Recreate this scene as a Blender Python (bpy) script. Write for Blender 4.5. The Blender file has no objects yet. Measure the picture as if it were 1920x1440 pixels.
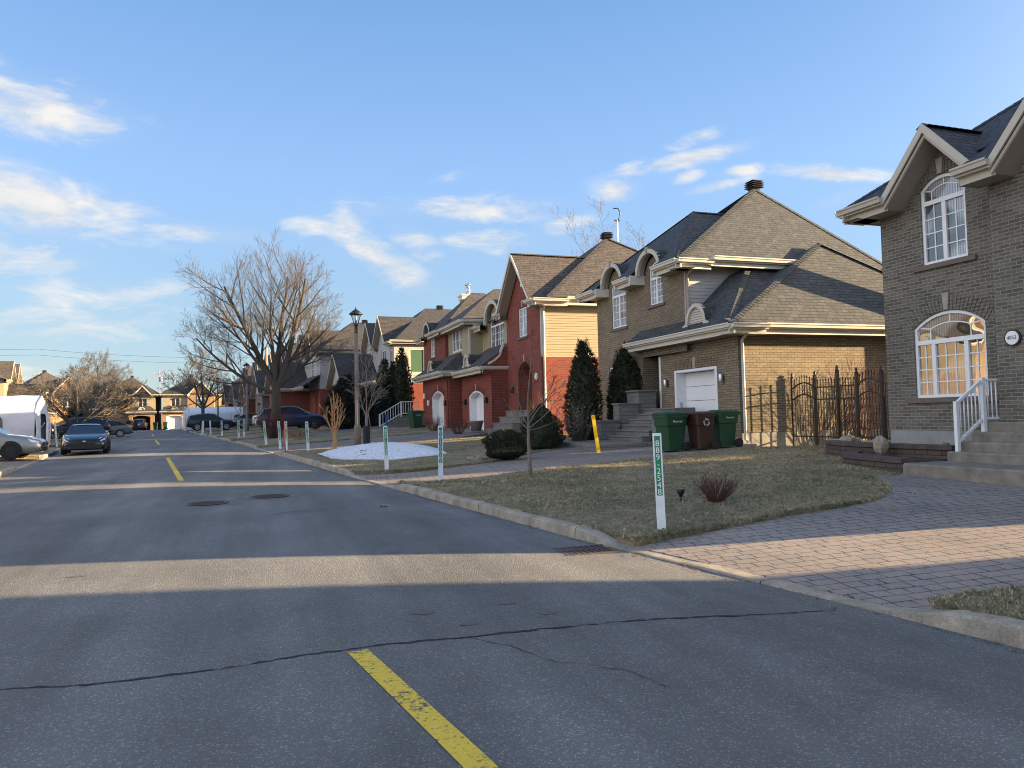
import bpy, bmesh, math, random
from math import sin, cos, pi, radians as R, atan2, sqrt
from mathutils import Vector as V, Matrix
random.seed(7)
SC = bpy.context.scene
COL = SC.collection
# ------------------------------------------------------------------ helpers
def lerp(a, b, t): return a + (b - a) * t
def interp(x, pts):
    if x <= pts[0][0]:
        (a, b), (c, d) = pts[0], pts[1]
    elif x >= pts[-1][0]:
        (a, b), (c, d) = pts[-2], pts[-1]
    else:
        for (a, b), (c, d) in zip(pts, pts[1:]):
            if a <= x <= c: break
    return b + (d - b) * (x - a) / (c - a)

class MB:
    """collects geometry; build() links it as ONE mesh object"""
    def __init__(s): s.v = []; s.f = []; s.sm = []
    def face(s, pts, smooth=False):
        n = len(s.v); s.v += [tuple(p) for p in pts]
        s.f.append(tuple(range(n, n + len(pts)))); s.sm.append(smooth)
    def mesh(s, vs, fs, smooth=False):
        n = len(s.v); s.v += [tuple(p) for p in vs]
        for f in fs: s.f.append(tuple(n + i for i in f)); s.sm.append(smooth)
    def hexa(s, p):            # 8 points: bottom ring 0-3 (ccw from above), top ring 4-7
        s.mesh(p, [(3,2,1,0), (4,5,6,7), (0,1,5,4), (1,2,6,5), (2,3,7,6), (3,0,4,7)])
    def box(s, a, b):
        x0,y0,z0 = [min(a[i],b[i]) for i in range(3)]; x1,y1,z1 = [max(a[i],b[i]) for i in range(3)]
        s.hexa([(x0,y0,z0),(x1,y0,z0),(x1,y1,z0),(x0,y1,z0),(x0,y0,z1),(x1,y0,z1),(x1,y1,z1),(x0,y1,z1)])
    def bevbox(s, a, b, r=.02):
        x0,y0,z0 = [min(a[i],b[i]) for i in range(3)]; x1,y1,z1 = [max(a[i],b[i]) for i in range(3)]
        def ring(z, i): return [(x0+i+r,y0+i,z),(x1-i-r,y0+i,z),(x1-i,y0+i+r,z),(x1-i,y1-i-r,z),(x1-i-r,y1-i,z),(x0+i+r,y1-i,z),(x0+i,y1-i-r,z),(x0+i,y0+i+r,z)]
        s.loft([ring(z0,r*.6), ring(z0+r,0), ring(z1-r,0), ring(z1,r*.6)], caps=True)
    def loft(s, rings, caps=True, smooth=False, closed=True):
        n = len(s.v); k = len(rings[0])
        for r in rings: s.v += [tuple(p) for p in r]
        for i in range(len(rings) - 1):
            for j in range(k if closed else k - 1):
                a = n + i*k + j; b = n + i*k + (j+1) % k
                s.f.append((a, b, b + k, a + k)); s.sm.append(smooth)
        if caps and closed:
            s.f.append(tuple(n + j for j in reversed(range(k)))); s.sm.append(False)
            m = n + (len(rings)-1)*k
            s.f.append(tuple(m + j for j in range(k))); s.sm.append(False)
    def beam(s, p0, p1, w, h, up=(0,0,1), drop=0.0):
        """box along p0-p1, w sideways, h along up, its top edge at drop below the line"""
        p0 = V(p0); p1 = V(p1); d = (p1-p0).normalized(); side = d.cross(V(up)).normalized(); u = side.cross(d).normalized()
        q = []
        for z in (-h/2, h/2):
            for p, sg in ((p0,-1),(p1,-1),(p1,1),(p0,1)):
                q.append(p + side*(sg*w/2) + u*(z - drop))
        # order bottom ccw seen from +u
        q = [q[3],q[2],q[1],q[0],q[7],q[6],q[5],q[4]]
        s.hexa([tuple(x) for x in q][0:8])
    def tube(s, pts, rad, k=8, smooth=True, caps=True):
        pts = [V(p) for p in pts]; rings = []
        if not isinstance(rad, (list, tuple)): rad = [rad]*len(pts)
        ref = None
        for i, p in enumerate(pts):
            d = (pts[min(i+1,len(pts)-1)] - pts[max(i-1,0)]).normalized()
            if ref is None or abs(ref.dot(d)) > .95: ref = V((1,0,0)) if abs(d.x) < .8 else V((0,1,0))
            a = d.cross(ref).normalized(); b = d.cross(a).normalized()
            ref = b.cross(d) if False else ref
            rings.append([p + (a*cos(2*pi*j/k) - b*sin(2*pi*j/k)) * -rad[i] for j in range(k)])
        s.loft(rings, caps=caps, smooth=smooth)
    def lathe(s, c, prof, k=16, smooth=True):
        rings = [[(c[0]+r*cos(2*pi*j/k), c[1]+r*sin(2*pi*j/k), c[2]+z) for j in range(k)] for r, z in prof]
        s.loft(rings, caps=True, smooth=smooth)
    def disc(s, c, r, th, axis, k=20, smooth=True):
        """short cylinder centred at c along axis"""
        c = V(c); ax = V(axis).normalized()
        s.tube([c - ax*th/2, c + ax*th/2], [r, r], k=k, smooth=smooth)
    def ball(s, c, rx, ry, rz, nu=12, nv=8, fn=None):
        rings = []
        for i in range(nv+1):
            t = -pi/2 + pi*i/nv; t = max(-pi/2+.06, min(pi/2-.06, t)); ring = []
            for j in range(nu):
                a = 2*pi*j/nu; q = 1 if fn is None else fn(a, t)
                ring.append((c[0]+rx*q*cos(t)*cos(a), c[1]+ry*q*cos(t)*sin(a), c[2]+rz*q*sin(t)))
            rings.append(ring)
        s.loft(rings, smooth=True)
    def build(s, name, mat, parent=None, uv=True):
        me = bpy.data.meshes.new(name)
        off = V((0,0,0))
        if parent is not None:
            p = parent
            while p is not None: off = off + p.location; p = p.parent
        vs = [V(v) - off for v in s.v]
        me.from_pydata(vs, [], s.f); me.validate(clean_customdata=False)
        if uv and len(s.f) < 60000:
            l = me.uv_layers.new(name='UVMap'); me.update()
            for p in me.polygons:
                n = p.normal
                if abs(n.z) > .985: t = V((1,0,0)); w = V((0,1,0))
                else:
                    t = V((-n.y, n.x, 0)).normalized(); w = n.cross(t)
                    if w.z < 0: w = -w
                for li in p.loop_indices:
                    co = me.vertices[me.loops[li].vertex_index].co + off
                    l.data[li].uv = (co.dot(t), co.dot(w))
        if len(me.polygons) == len(s.sm):
            me.polygons.foreach_set('use_smooth', s.sm)
        if mat is not None: me.materials.append(mat)
        me.update()
        o = bpy.data.objects.new(name, me); COL.objects.link(o)
        if parent is not None: o.parent = parent
        return o

def tag(o, label=None, cat=None, group=None, kind=None):
    if label: o['label'] = label
    if cat: o['category'] = cat
    if group: o['group'] = group
    if kind: o['kind'] = kind
    return o
def thing(name, label, cat, loc=(0,0,0), group=None, rz=0):
    o = bpy.data.objects.new(name, None); COL.objects.link(o); o.empty_display_size = .2
    o.location = loc; o.rotation_euler = (0,0,rz)
    return tag(o, label, cat, group)
def copy_tree(o, loc=None, rz=None, parent=None, label=None, scale=None):
    c = o.copy(); COL.objects.link(c)
    if parent is not None: c.parent = parent
    if loc is not None: c.location = loc
    if rz is not None: c.rotation_euler = (0,0,rz)
    if scale is not None: c.scale = (scale,)*3
    if label: c['label'] = label
    for ch in list(o.children): copy_tree(ch, parent=c)
    return c
def structure(name, mb, mat): return tag(mb.build(name, mat), kind='structure')

# ------------------------------------------------------------------ node materials
class N:
    def __init__(s, tree): s.t = tree; tree.nodes.clear()
    def __call__(s, typ, *ins, out=0, **kw):
        n = s.t.nodes.new('ShaderNode' + typ)
        for k, v in kw.items():
            if k.startswith('i_'):
                key = k[2:]; key = int(key) if key.isdigit() else key.replace('_', ' ')
                s.set(n.inputs[key], v)
            else: setattr(n, k, v)
        for i, v in enumerate(ins):
            if v is not None: s.set(n.inputs[i], v)
        return n.outputs[out]
    def set(s, sock, v):
        if isinstance(v, bpy.types.NodeSocket): s.t.links.new(v, sock)
        else: sock.default_value = v
    def math(s, op, a, b=0.0, c=0.0, clamp=False): return s('Math', a, b, c, operation=op, use_clamp=clamp)
    def mix(s, f, a, b, blend='MIX'):
        n = s.t.nodes.new('ShaderNodeMix'); n.data_type = 'RGBA'; n.blend_type = blend
        s.set(n.inputs[0], f); s.set(n.inputs[6], a); s.set(n.inputs[7], b); return n.outputs[2]
    def ramp(s, f, stops):
        n = s.t.nodes.new('ShaderNodeValToRGB'); s.set(n.inputs[0], f); e = n.color_ramp.elements
        while len(e) < len(stops): e.new(.5)
        for x, (p, c) in zip(e, stops): x.position = p; x.color = c if len(c) == 4 else (*c, 1)
        return n.outputs[0]
    def noise(s, vec, scale, detail=3, rough=.55, out=0): return s('TexNoise', vec, out=out, i_Scale=scale, i_Detail=detail, i_Roughness=rough)
    def maprange(s, v, a, b, c=0.0, d=1.0):
        return s('MapRange', v, a, b, c, d)
    def bsdf(s, col, rough=.6, bump=None, strength=.3, dist=.01, **kw):
        nrm = None
        if bump is not None: nrm = s('Bump', i_Strength=strength, i_Distance=dist, i_Height=bump)
        n = s.t.nodes.new('ShaderNodeBsdfPrincipled')
        s.set(n.inputs['Base Color'], col); s.set(n.inputs['Roughness'], rough)
        if nrm is not None: s.set(n.inputs['Normal'], nrm)
        for k, v in kw.items(): s.set(n.inputs[k.replace('_', ' ')], v)
        o = s.t.nodes.new('ShaderNodeOutputMaterial'); s.t.links.new(n.outputs[0], o.inputs[0])
def c4(c): return (*c, 1) if len(c) == 3 else c
MATS = {}
def mat(name, fn):
    if name in MATS: return MATS[name]
    m = bpy.data.materials.new(name); m.use_nodes = True; fn(N(m.node_tree)); MATS[name] = m; return m
def UVs(n): return n('UVMap', uv_map='UVMap')
def OBJ(n): return n('TexCoord', out=3)
def GEO(n): return n('NewGeometry', out=0)

def plain(name, col, rough=.6, var=.12, scale=6., bump=.0, **kw):
    def f(n):
        nz = n.noise(OBJ(n), scale, 4)
        k = n.maprange(nz, .25, .75, 1-var, 1+var)
        c = n.mix(1.0, c4(col), n('CombineColor', k, k, k), 'MULTIPLY')
        n.bsdf(c, rough, bump=n.noise(OBJ(n), scale*6, 3) if bump else None, strength=bump, dist=.01, **kw)
    return mat(name, f)

def brick(name, c1, c2, mortar, var=.35, bw=.215, rh=.068, ms=.007, strength=.6):
    def f(n):
        uv = UVs(n)
        wob = n.noise(uv, 9., 2, out=1)
        uv2 = n.mix(.012, uv, wob, 'ADD')
        b = n.t.nodes.new('ShaderNodeTexBrick'); n.set(b.inputs['Vector'], uv2)
        n.set(b.inputs['Color1'], c4(c1)); n.set(b.inputs['Color2'], c4(c2)); n.set(b.inputs['Mortar'], c4(mortar))
        b.inputs['Scale'].default_value = 1; b.inputs['Mortar Size'].default_value = ms; b.inputs['Mortar Smooth'].default_value = .25
        b.inputs['Brick Width'].default_value = bw; b.inputs['Row Height'].default_value = rh; b.inputs['Bias'].default_value = -.1
        big = n.maprange(n.noise(uv, .55, 4), .3, .7, 1-var*.45, 1+var*.4)
        fine = n.maprange(n.noise(uv, 34, 4, .7), .3, .7, 1-var*.5, 1+var*.5)
        k = n.math('MULTIPLY', big, fine)
        c = n.mix(1.0, b.outputs[0], n('CombineColor', k, k, k), 'MULTIPLY')
        h = n.math('ADD', n.math('MULTIPLY', b.outputs[1], -1.0), n.math('MULTIPLY', n.noise(uv, 60, 3), .35))
        n.bsdf(c, .88, bump=h, strength=strength, dist=.008)
    return mat(name, f)

def shingle(name, c1, c2, dark):
    def f(n):
        uv = UVs(n)
        wob = n.noise(uv, 5., 1, out=1)
        uv2 = n.mix(.03, uv, wob, 'ADD')
        b = n.t.nodes.new('ShaderNodeTexBrick'); n.set(b.inputs['Vector'], uv2)
        n.set(b.inputs['Color1'], c4(c1)); n.set(b.inputs['Color2'], c4(c2)); n.set(b.inputs['Mortar'], c4(dark))
        b.inputs['Scale'].default_value = 1; b.inputs['Mortar Size'].default_value = .013; b.inputs['Mortar Smooth'].default_value = .3
        b.inputs['Brick Width'].default_value = .34; b.inputs['Row Height'].default_value = .145; b.offset = .37; b.squash = .7; b.squash_frequency = 3
        k1 = n.maprange(n.noise(uv, 3.2, 3, .6), .3, .7, .75, 1.25); k2 = n.maprange(n.noise(uv, 70, 2, .6), .3, .7, .75, 1.25)
        k = n.math('MULTIPLY', k1, k2)
        c = n.mix(1.0, b.outputs[0], n('CombineColor', k, k, k), 'MULTIPLY')
        sep = n('SeparateXYZ', uv, out=1)
        row = n.math('FRACT', n.math('DIVIDE', sep, .145))
        h = n.math('ADD', n.math('MULTIPLY', row, -1.0), n.math('MULTIPLY', b.outputs[1], -.6))
        n.bsdf(c, .9, bump=h, strength=.75, dist=.02)
    return mat(name, f)

M = {}
M['brickA'] = brick('tan_grey_brick', (.150,.135,.108), (.080,.072,.058), (.26,.24,.20), strength=.6)
M['brickB'] = brick('buff_brick', (.245,.197,.132), (.175,.140,.093), (.10,.077,.05), var=.38, bw=.25, rh=.076, ms=.010, strength=.9)
M['brickR'] = brick('red_brick', (.225,.046,.028), (.15,.032,.022), (.20,.11,.085), var=.25, bw=.24, rh=.078)
M['brickY'] = brick('ochre_brick', (.34,.21,.11), (.26,.155,.08), (.30,.24,.17), var=.25)
M['brickG'] = brick('taupe_brick', (.17,.14,.115), (.13,.105,.088), (.18,.155,.13), var=.25)
M['shingleA'] = shingle('slate_grey_shingle', (.036,.041,.050), (.062,.066,.074), (.008,.009,.012))
M['shingleB'] = shingle('weathered_grey_shingle', (.045,.050,.053), (.074,.078,.078), (.012,.012,.013))
M['shingleC'] = shingle('brown_grey_shingle', (.060,.052,.048), (.095,.082,.074), (.014,.012,.012))
M['shingleD'] = shingle('charcoal_shingle', (.038,.036,.036), (.06,.056,.054), (.014,.014,.015))
M['cream'] = plain('cream_trim_paint', (.50,.45,.37), .5, .06)
M['creamL'] = plain('ivory_trim_paint', (.62,.58,.49), .5, .06)
M['taupe'] = plain('taupe_trim_paint', (.36,.32,.27), .55, .06)
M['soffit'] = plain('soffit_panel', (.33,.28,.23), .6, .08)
M['white'] = plain('white_paint', (.78,.79,.80), .4, .04)
M['siding'] = plain('cream_vinyl_siding', (.36,.298,.19), .55, .06, 2.)
M['sidingG'] = plain('grey_vinyl_siding', (.40,.385,.36), .55, .06, 2.)
M['concrete'] = plain('weathered_concrete', (.30,.275,.235), .9, .28, 3., .35)
M['concreteG'] = plain('grey_foundation', (.27,.27,.265), .9, .22, 2.5, .3)
def f_kerb(n):
    p = GEO(n); y = n('SeparateXYZ', p, out=1)
    k = n.maprange(n.noise(p, 3., 5, .7), .3, .7, .55, 1.3); fine = n.maprange(n.noise(p, 60, 4, .75), .3, .7, .7, 1.3)
    j = n.math('LESS_THAN', n.math('FRACT', n.math('DIVIDE', y, 2.9)), .0055)
    c = n.mix(1.0, (.36,.315,.25,1), n('CombineColor', *( [n.math('MULTIPLY', k, fine)]*3 )), 'MULTIPLY')
    n.bsdf(n.mix(j, c, (.03,.028,.025,1)), .92, bump=n.math('ADD', n.noise(p, 70, 4, .7), n.math('MULTIPLY', n.noise(p, 9, 4), 1.5)), strength=.9, dist=.015)
M['kerb'] = mat('kerb_concrete', f_kerb)
M['stone'] = plain('field_stone', (.30,.255,.18), .9, .25, 6., .6)
M['black'] = plain('black_metal', (.016,.013,.012), .45, .1)
M['rubber'] = plain('black_rubber', (.012,.012,.013), .8, .15)
M['darkgap'] = plain('dark_recess', (.01,.01,.011), .9, .05)
M['binG'] = plain('green_plastic', (.008,.058,.024), .45, .08)
M['binB'] = plain('brown_plastic', (.040,.018,.011), .45, .08)
M['yellowP'] = plain('yellow_plastic', (.85,.52,.01), .4, .05)
M['blueP'] = plain('blue_plastic', (.02,.07,.33), .45, .05)
M['orangeP'] = plain('orange_plastic', (.80,.10,.03), .5, .08)
M['signG'] = plain('green_sign_film', (.01,.22,.10), .45, .05)
M['postW'] = plain('white_plastic_post', (.76,.78,.79), .5, .16, 5.)
M['bark'] = plain('grey_brown_bark', (.075,.061,.050), .95, .4, 14., .8)
M['twig'] = plain('twig_bark', (.115,.10,.085), .9, .3, 3.)
M['twigY'] = plain('warm_tan_bark', (.42,.23,.10), .85, .25, 8.)
M['twigR'] = plain('reddish_brown_twigs', (.115,.045,.036), .9, .3, 8.)
M['twigG'] = plain('pale_grey_bark', (.20,.16,.13), .9, .3, 10., .3)
M['lampstone'] = plain('aggregate_concrete_post', (.20,.165,.13), .92, .35, 30., .6)
M['wood'] = plain('weathered_wood_pole', (.33,.225,.13), .9, .2, 8., .3)
M['capstone'] = plain('dark_cap_stone', (.085,.062,.055), .9, .3, 5., .5)
M['paverwall'] = brick('planter_block', (.105,.07,.056), (.062,.048,.043), (.02,.018,.016), bw=.3, rh=.09, ms=.008)
M['stonewall'] = brick('cast_stone_wall', (.20,.19,.175), (.155,.148,.14), (.08,.077,.072), bw=.33, rh=.13, ms=.006)
M['mulch'] = plain('dark_mulch', (.055,.035,.025), .95, .5, 25., 1.0)
M['tarp'] = plain('white_tarpaulin', (.66,.69,.74), .55, .08, 1.5, .2)
M['snowdirt'] = plain('old_snow', (.70,.75,.82), .7, .12, 7., .6)
M['steelgrey'] = plain('galvanised_steel', (.40,.41,.42), .4, .1, Metallic=.8)
M['alum'] = plain('brushed_aluminium', (.55,.56,.58), .3, .06, Metallic=.9)
def leafmat(name, a, b):
    def f(n):
        k = n.noise(OBJ(n), 7., 3)
        n.bsdf(n.ramp(k, [(.3, c4(a)), (.7, c4(b))]), .75)
    return mat(name, f)
M['cedar'] = leafmat('cedar_foliage', (.012,.020,.008), (.048,.056,.020))
M['spruce'] = leafmat('spruce_foliage', (.008,.016,.012), (.034,.046,.028))
M['boxw'] = leafmat('yew_foliage', (.010,.018,.008), (.046,.050,.018))
M['dryleaf'] = leafmat('dry_pale_leaves', (.16,.11,.085), (.34,.27,.22))

def glass(name, base, curtain=None, wavy=.02, ior=1.9, metallic=0.0):
    def f(n):
        uv = UVs(n)
        col = c4(base)
        if curtain:
            sp = n('SeparateXYZ', uv)
            w = n('TexWave', uv, out=1, wave_type='BANDS', bands_direction='X', i_Scale=5.5, i_Distortion=2.5, i_Detail=2.0, i_Detail_Scale=.4)
            patch = n.maprange(n.noise(uv, .9, 1), .42, .5)
            cc = n.ramp(w, [(.0, c4(tuple(x*.45 for x in curtain))), (1, c4(curtain))])
            col = n.mix(patch, c4(base), cc)
        h = n.noise(uv, 1.1, 1)
        n.bsdf(col, .3, bump=None, Coat_Weight=1.0, Coat_IOR=ior, Coat_Roughness=.015, Coat_Normal=n('Bump', i_Strength=1.0, i_Distance=wavy, i_Height=h), Specular_IOR_Level=.2)
    return mat(name, f)
M['glass'] = glass('window_glass', (.035,.04,.045), None, .006)
M['glassC'] = glass('window_glass_with_curtain', (.05,.06,.07), (.42,.44,.46), .006)
M['glassM'] = glass('wavy_window_glass', (.03,.03,.03), (.36,.33,.27), .016, 3.6)
M['glassD'] = glass('dark_car_glass', (.010,.012,.015), None, .0005, 1.35)

# asphalt
def f_asphalt(n):
    p = GEO(n)
    agg = n('TexVoronoi', p, out=0, i_Scale=105.0); agg2 = n('TexVoronoi', p, out=1, i_Scale=105.0)
    sp = n('SeparateColor', agg2)
    speck = n.maprange(sp, .84, .97)
    base = n.ramp(n.noise(p, 160, 2, .7), [(.3, (.102,.106,.105,1)), (.7, (.186,.189,.183,1))])
    base = n.mix(n.math('MULTIPLY', speck, .5), base, (.46,.43,.39,1))
    st = n('Mapping', p, i_Scale=(1.1,.10,1)); track = n.maprange(n.noise(st, 1.0, 4, .6), .35, .68, .74, 1.2)
    patch = n.maprange(n.noise(p, .35, 6, .7), .32, .68, .72, 1.22)
    stain = n.maprange(n.noise(p, 1.7, 3, .5), .66, .76, 1.0, .72)
    k = n.math('MULTIPLY', n.math('MULTIPLY', track, patch), stain)
    c = n.mix(1.0, base, n('CombineColor', k, k, k), 'MULTIPLY')
    h = n.math('ADD', agg, n.math('MULTIPLY', n.noise(p, 220, 2), .6))
    n.bsdf(c, .82, bump=h, strength=.75, dist=.012)
M['asphalt'] = mat('worn_asphalt', f_asphalt)
def f_line(n):
    p = GEO(n)
    wear = n.maprange(n.math('ADD', n.noise(p, 30, 5, .75), n.math('MULTIPLY', n.noise(p, 2.2, 2), .3)), .66, .76)
    k = n.noise(p, 150, 2)
    c = n.mix(n.maprange(k, .3, .7), (.62,.42,.03,1), (.80,.58,.06,1))
    n.bsdf(n.mix(wear, c, (.09,.085,.078,1)), .75, bump=n.noise(p, 160, 2), strength=.6, dist=.006)
M['yline'] = mat('worn_yellow_road_paint', f_line)
M['crack'] = plain('crack_shadow_tar', (.018,.017,.016), .95, .3, 20.)
def f_paver(n, tint=1.0):
    p = GEO(n)
    rot = n('Mapping', p, i_Rotation=(0,0,R(9)))
    b = n.t.nodes.new('ShaderNodeTexBrick'); wob = n.noise(p, 6., 2, out=1)
    n.set(b.inputs['Vector'], n.mix(.03, rot, wob, 'ADD'))
    n.set(b.inputs['Color1'], (.285*tint,.245*tint,.215*tint,1)); n.set(b.inputs['Color2'], (.225*tint,.21*tint,.20*tint,1)); n.set(b.inputs['Mortar'], (.028,.026,.024,1))
    b.inputs['Scale'].default_value = 1; b.inputs['Mortar Size'].default_value = .009; b.inputs['Mortar Smooth'].default_value = .35
    b.inputs['Brick Width'].default_value = .235; b.inputs['Row Height'].default_value = .165; b.squash = .72; b.squash_frequency = 2; b.offset = .42
    cell = n.maprange(n.noise(p, 4.2, 1), .35, .65); fine = n.maprange(n.noise(p, 55, 4, .7), .3, .7, .72, 1.25)
    big = n.maprange(n.noise(p, .6, 4), .3, .7, .82, 1.15)
    c = n.mix(n.math('MULTIPLY', cell, .5), b.outputs[0], (.34*tint,.265*tint,.205*tint,1))
    k = n.math('MULTIPLY', fine, big)
    c = n.mix(1.0, c, n('CombineColor', k, k, k), 'MULTIPLY')
    h = n.math('ADD', n.math('MULTIPLY', b.outputs[1], -1.0), n.math('MULTIPLY', n.noise(p, 90, 3), .3))
    n.bsdf(c, .85, bump=h, strength=.9, dist=.012)
M['paver'] = mat('interlocking_pavers', f_paver)
M['paver2'] = mat('grey_interlocking_pavers', lambda n: f_paver(n, .85))
def f_lawn(n):
    p = GEO(n)
    a = n.noise(p, .8, 6, .75); b = n.noise(p, 28, 4, .75); cl = n.noise(p, 4.0, 4, .75)
    c = n.ramp(n.math('ADD', n.math('MULTIPLY', a, .6), n.math('MULTIPLY', cl, .4)), [(.36, (.090,.098,.045,1)), (.46, (.165,.150,.082,1)), (.55, (.28,.225,.14,1)), (.66, (.42,.335,.22,1))])
    k = n.maprange(b, .25, .75, .45, 1.5)
    n.bsdf(n.mix(1.0, c, n('CombineColor', k, k, k), 'MULTIPLY'), .95, bump=n.math('ADD', b, n.math('MULTIPLY', cl, 1.5)), strength=1.0, dist=.03)
M['lawn'] = mat('dormant_lawn', f_lawn)
def f_blade(n):
    r = n('ObjectInfo', out=5)
    p = GEO(n); a = n.noise(p, .9, 5, .7); w = n('TexWhiteNoise', n('VectorMath', p, (.05,.05,.05), operation='SNAP'), out=0)
    c = n.ramp(n.math('ADD', n.math('MULTIPLY', a, .62), n.math('MULTIPLY', w, .36)), [(.34, (.095,.108,.045,1)), (.46, (.21,.19,.095,1)), (.57, (.37,.30,.185,1)), (.70, (.56,.46,.31,1))])
    n.bsdf(c, .8)
M['blade'] = mat('dry_grass_blades', f_blade)
def f_soil(n):
    p = GEO(n)
    c = n.ramp(n.noise(p, .8, 6, .7), [(.35, (.05,.045,.022,1)), (.65, (.13,.10,.058,1))])
    n.bsdf(c, .95, bump=n.noise(p, 20, 4), strength=.8, dist=.03)
M['soil'] = mat('yard_ground', f_soil)
# ------------------------------------------------------------------ terrain functions (metres; X to the houses on the right, Y up the street)
KRP = [(-30,9.9),(3.4,4.77),(5.05,4.5),(8.4,3.86),(16.3,2.8),(19.6,2.37),(31,1.05),(43.6,-.45),(73,-3.9),(130,-10.6)]
ROADW = 8.35; YEND = 118.0
def zr(y): return .010*y if y < 45 else .45 + .0042*(y-45)
def KR(y): return interp(y, KRP)
def KL(y): return KR(y) - ROADW
def slope(y): return interp(max(0,min(y,60)), [(0,.033),(20,.033),(37,.043),(52,.070),(60,.070)])
def road_z(x, y):
    t = (x - (KR(y)+KL(y))/2) / (ROADW/2)
    return zr(y) + .07*(1 - min(1, t*t))
def dist(x, y):
    if x > KR(y): return x - KR(y)
    if x < KL(y): return KL(y) - x
    return 0
def lawn_z(x, y):
    d = dist(x, y); s = slope(y) if x > KR(y) else .02
    return zr(y) + .13 + s*min(d, 11)
def drive_z(x, y):
    d = dist(x, y); s = slope(y) if x > KR(y) else .02
    return zr(y) + .022 + min(d,8)*(s+.0128) + s*max(0, min(d,11)-8)
def base_z(x, y):
    if y > 400: return zr(400) - .05
    d = dist(x, y); s = slope(y) if x > KR(y) else .02
    return zr(y) - .05 + min(1, d/2)*.03 + s*min(d, 11)
# ------------------------------------------------------------------ camera
cam = bpy.data.cameras.new('camera'); camo = bpy.data.objects.new('camera', cam); COL.objects.link(camo)
cam.sensor_fit = 'HORIZONTAL'; cam.sensor_width = 36; cam.lens = 36*1420/1920; cam.clip_end = 3000; cam.clip_start = .05
CH = 1.62; YAW = R(19.2); PIT = R(2.44); ROL = R(-1.33)
fw = V((sin(YAW)*cos(PIT), cos(YAW)*cos(PIT), sin(PIT))); rt = V((cos(YAW), -sin(YAW), 0)); up = rt.cross(fw)
rt, up = cos(ROL)*rt + sin(ROL)*up, -sin(ROL)*rt + cos(ROL)*up
mw = Matrix((rt, up, -fw)).transposed().to_4x4(); mw.translation = (0,0,CH); camo.matrix_world = mw
SC.camera = camo
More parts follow.
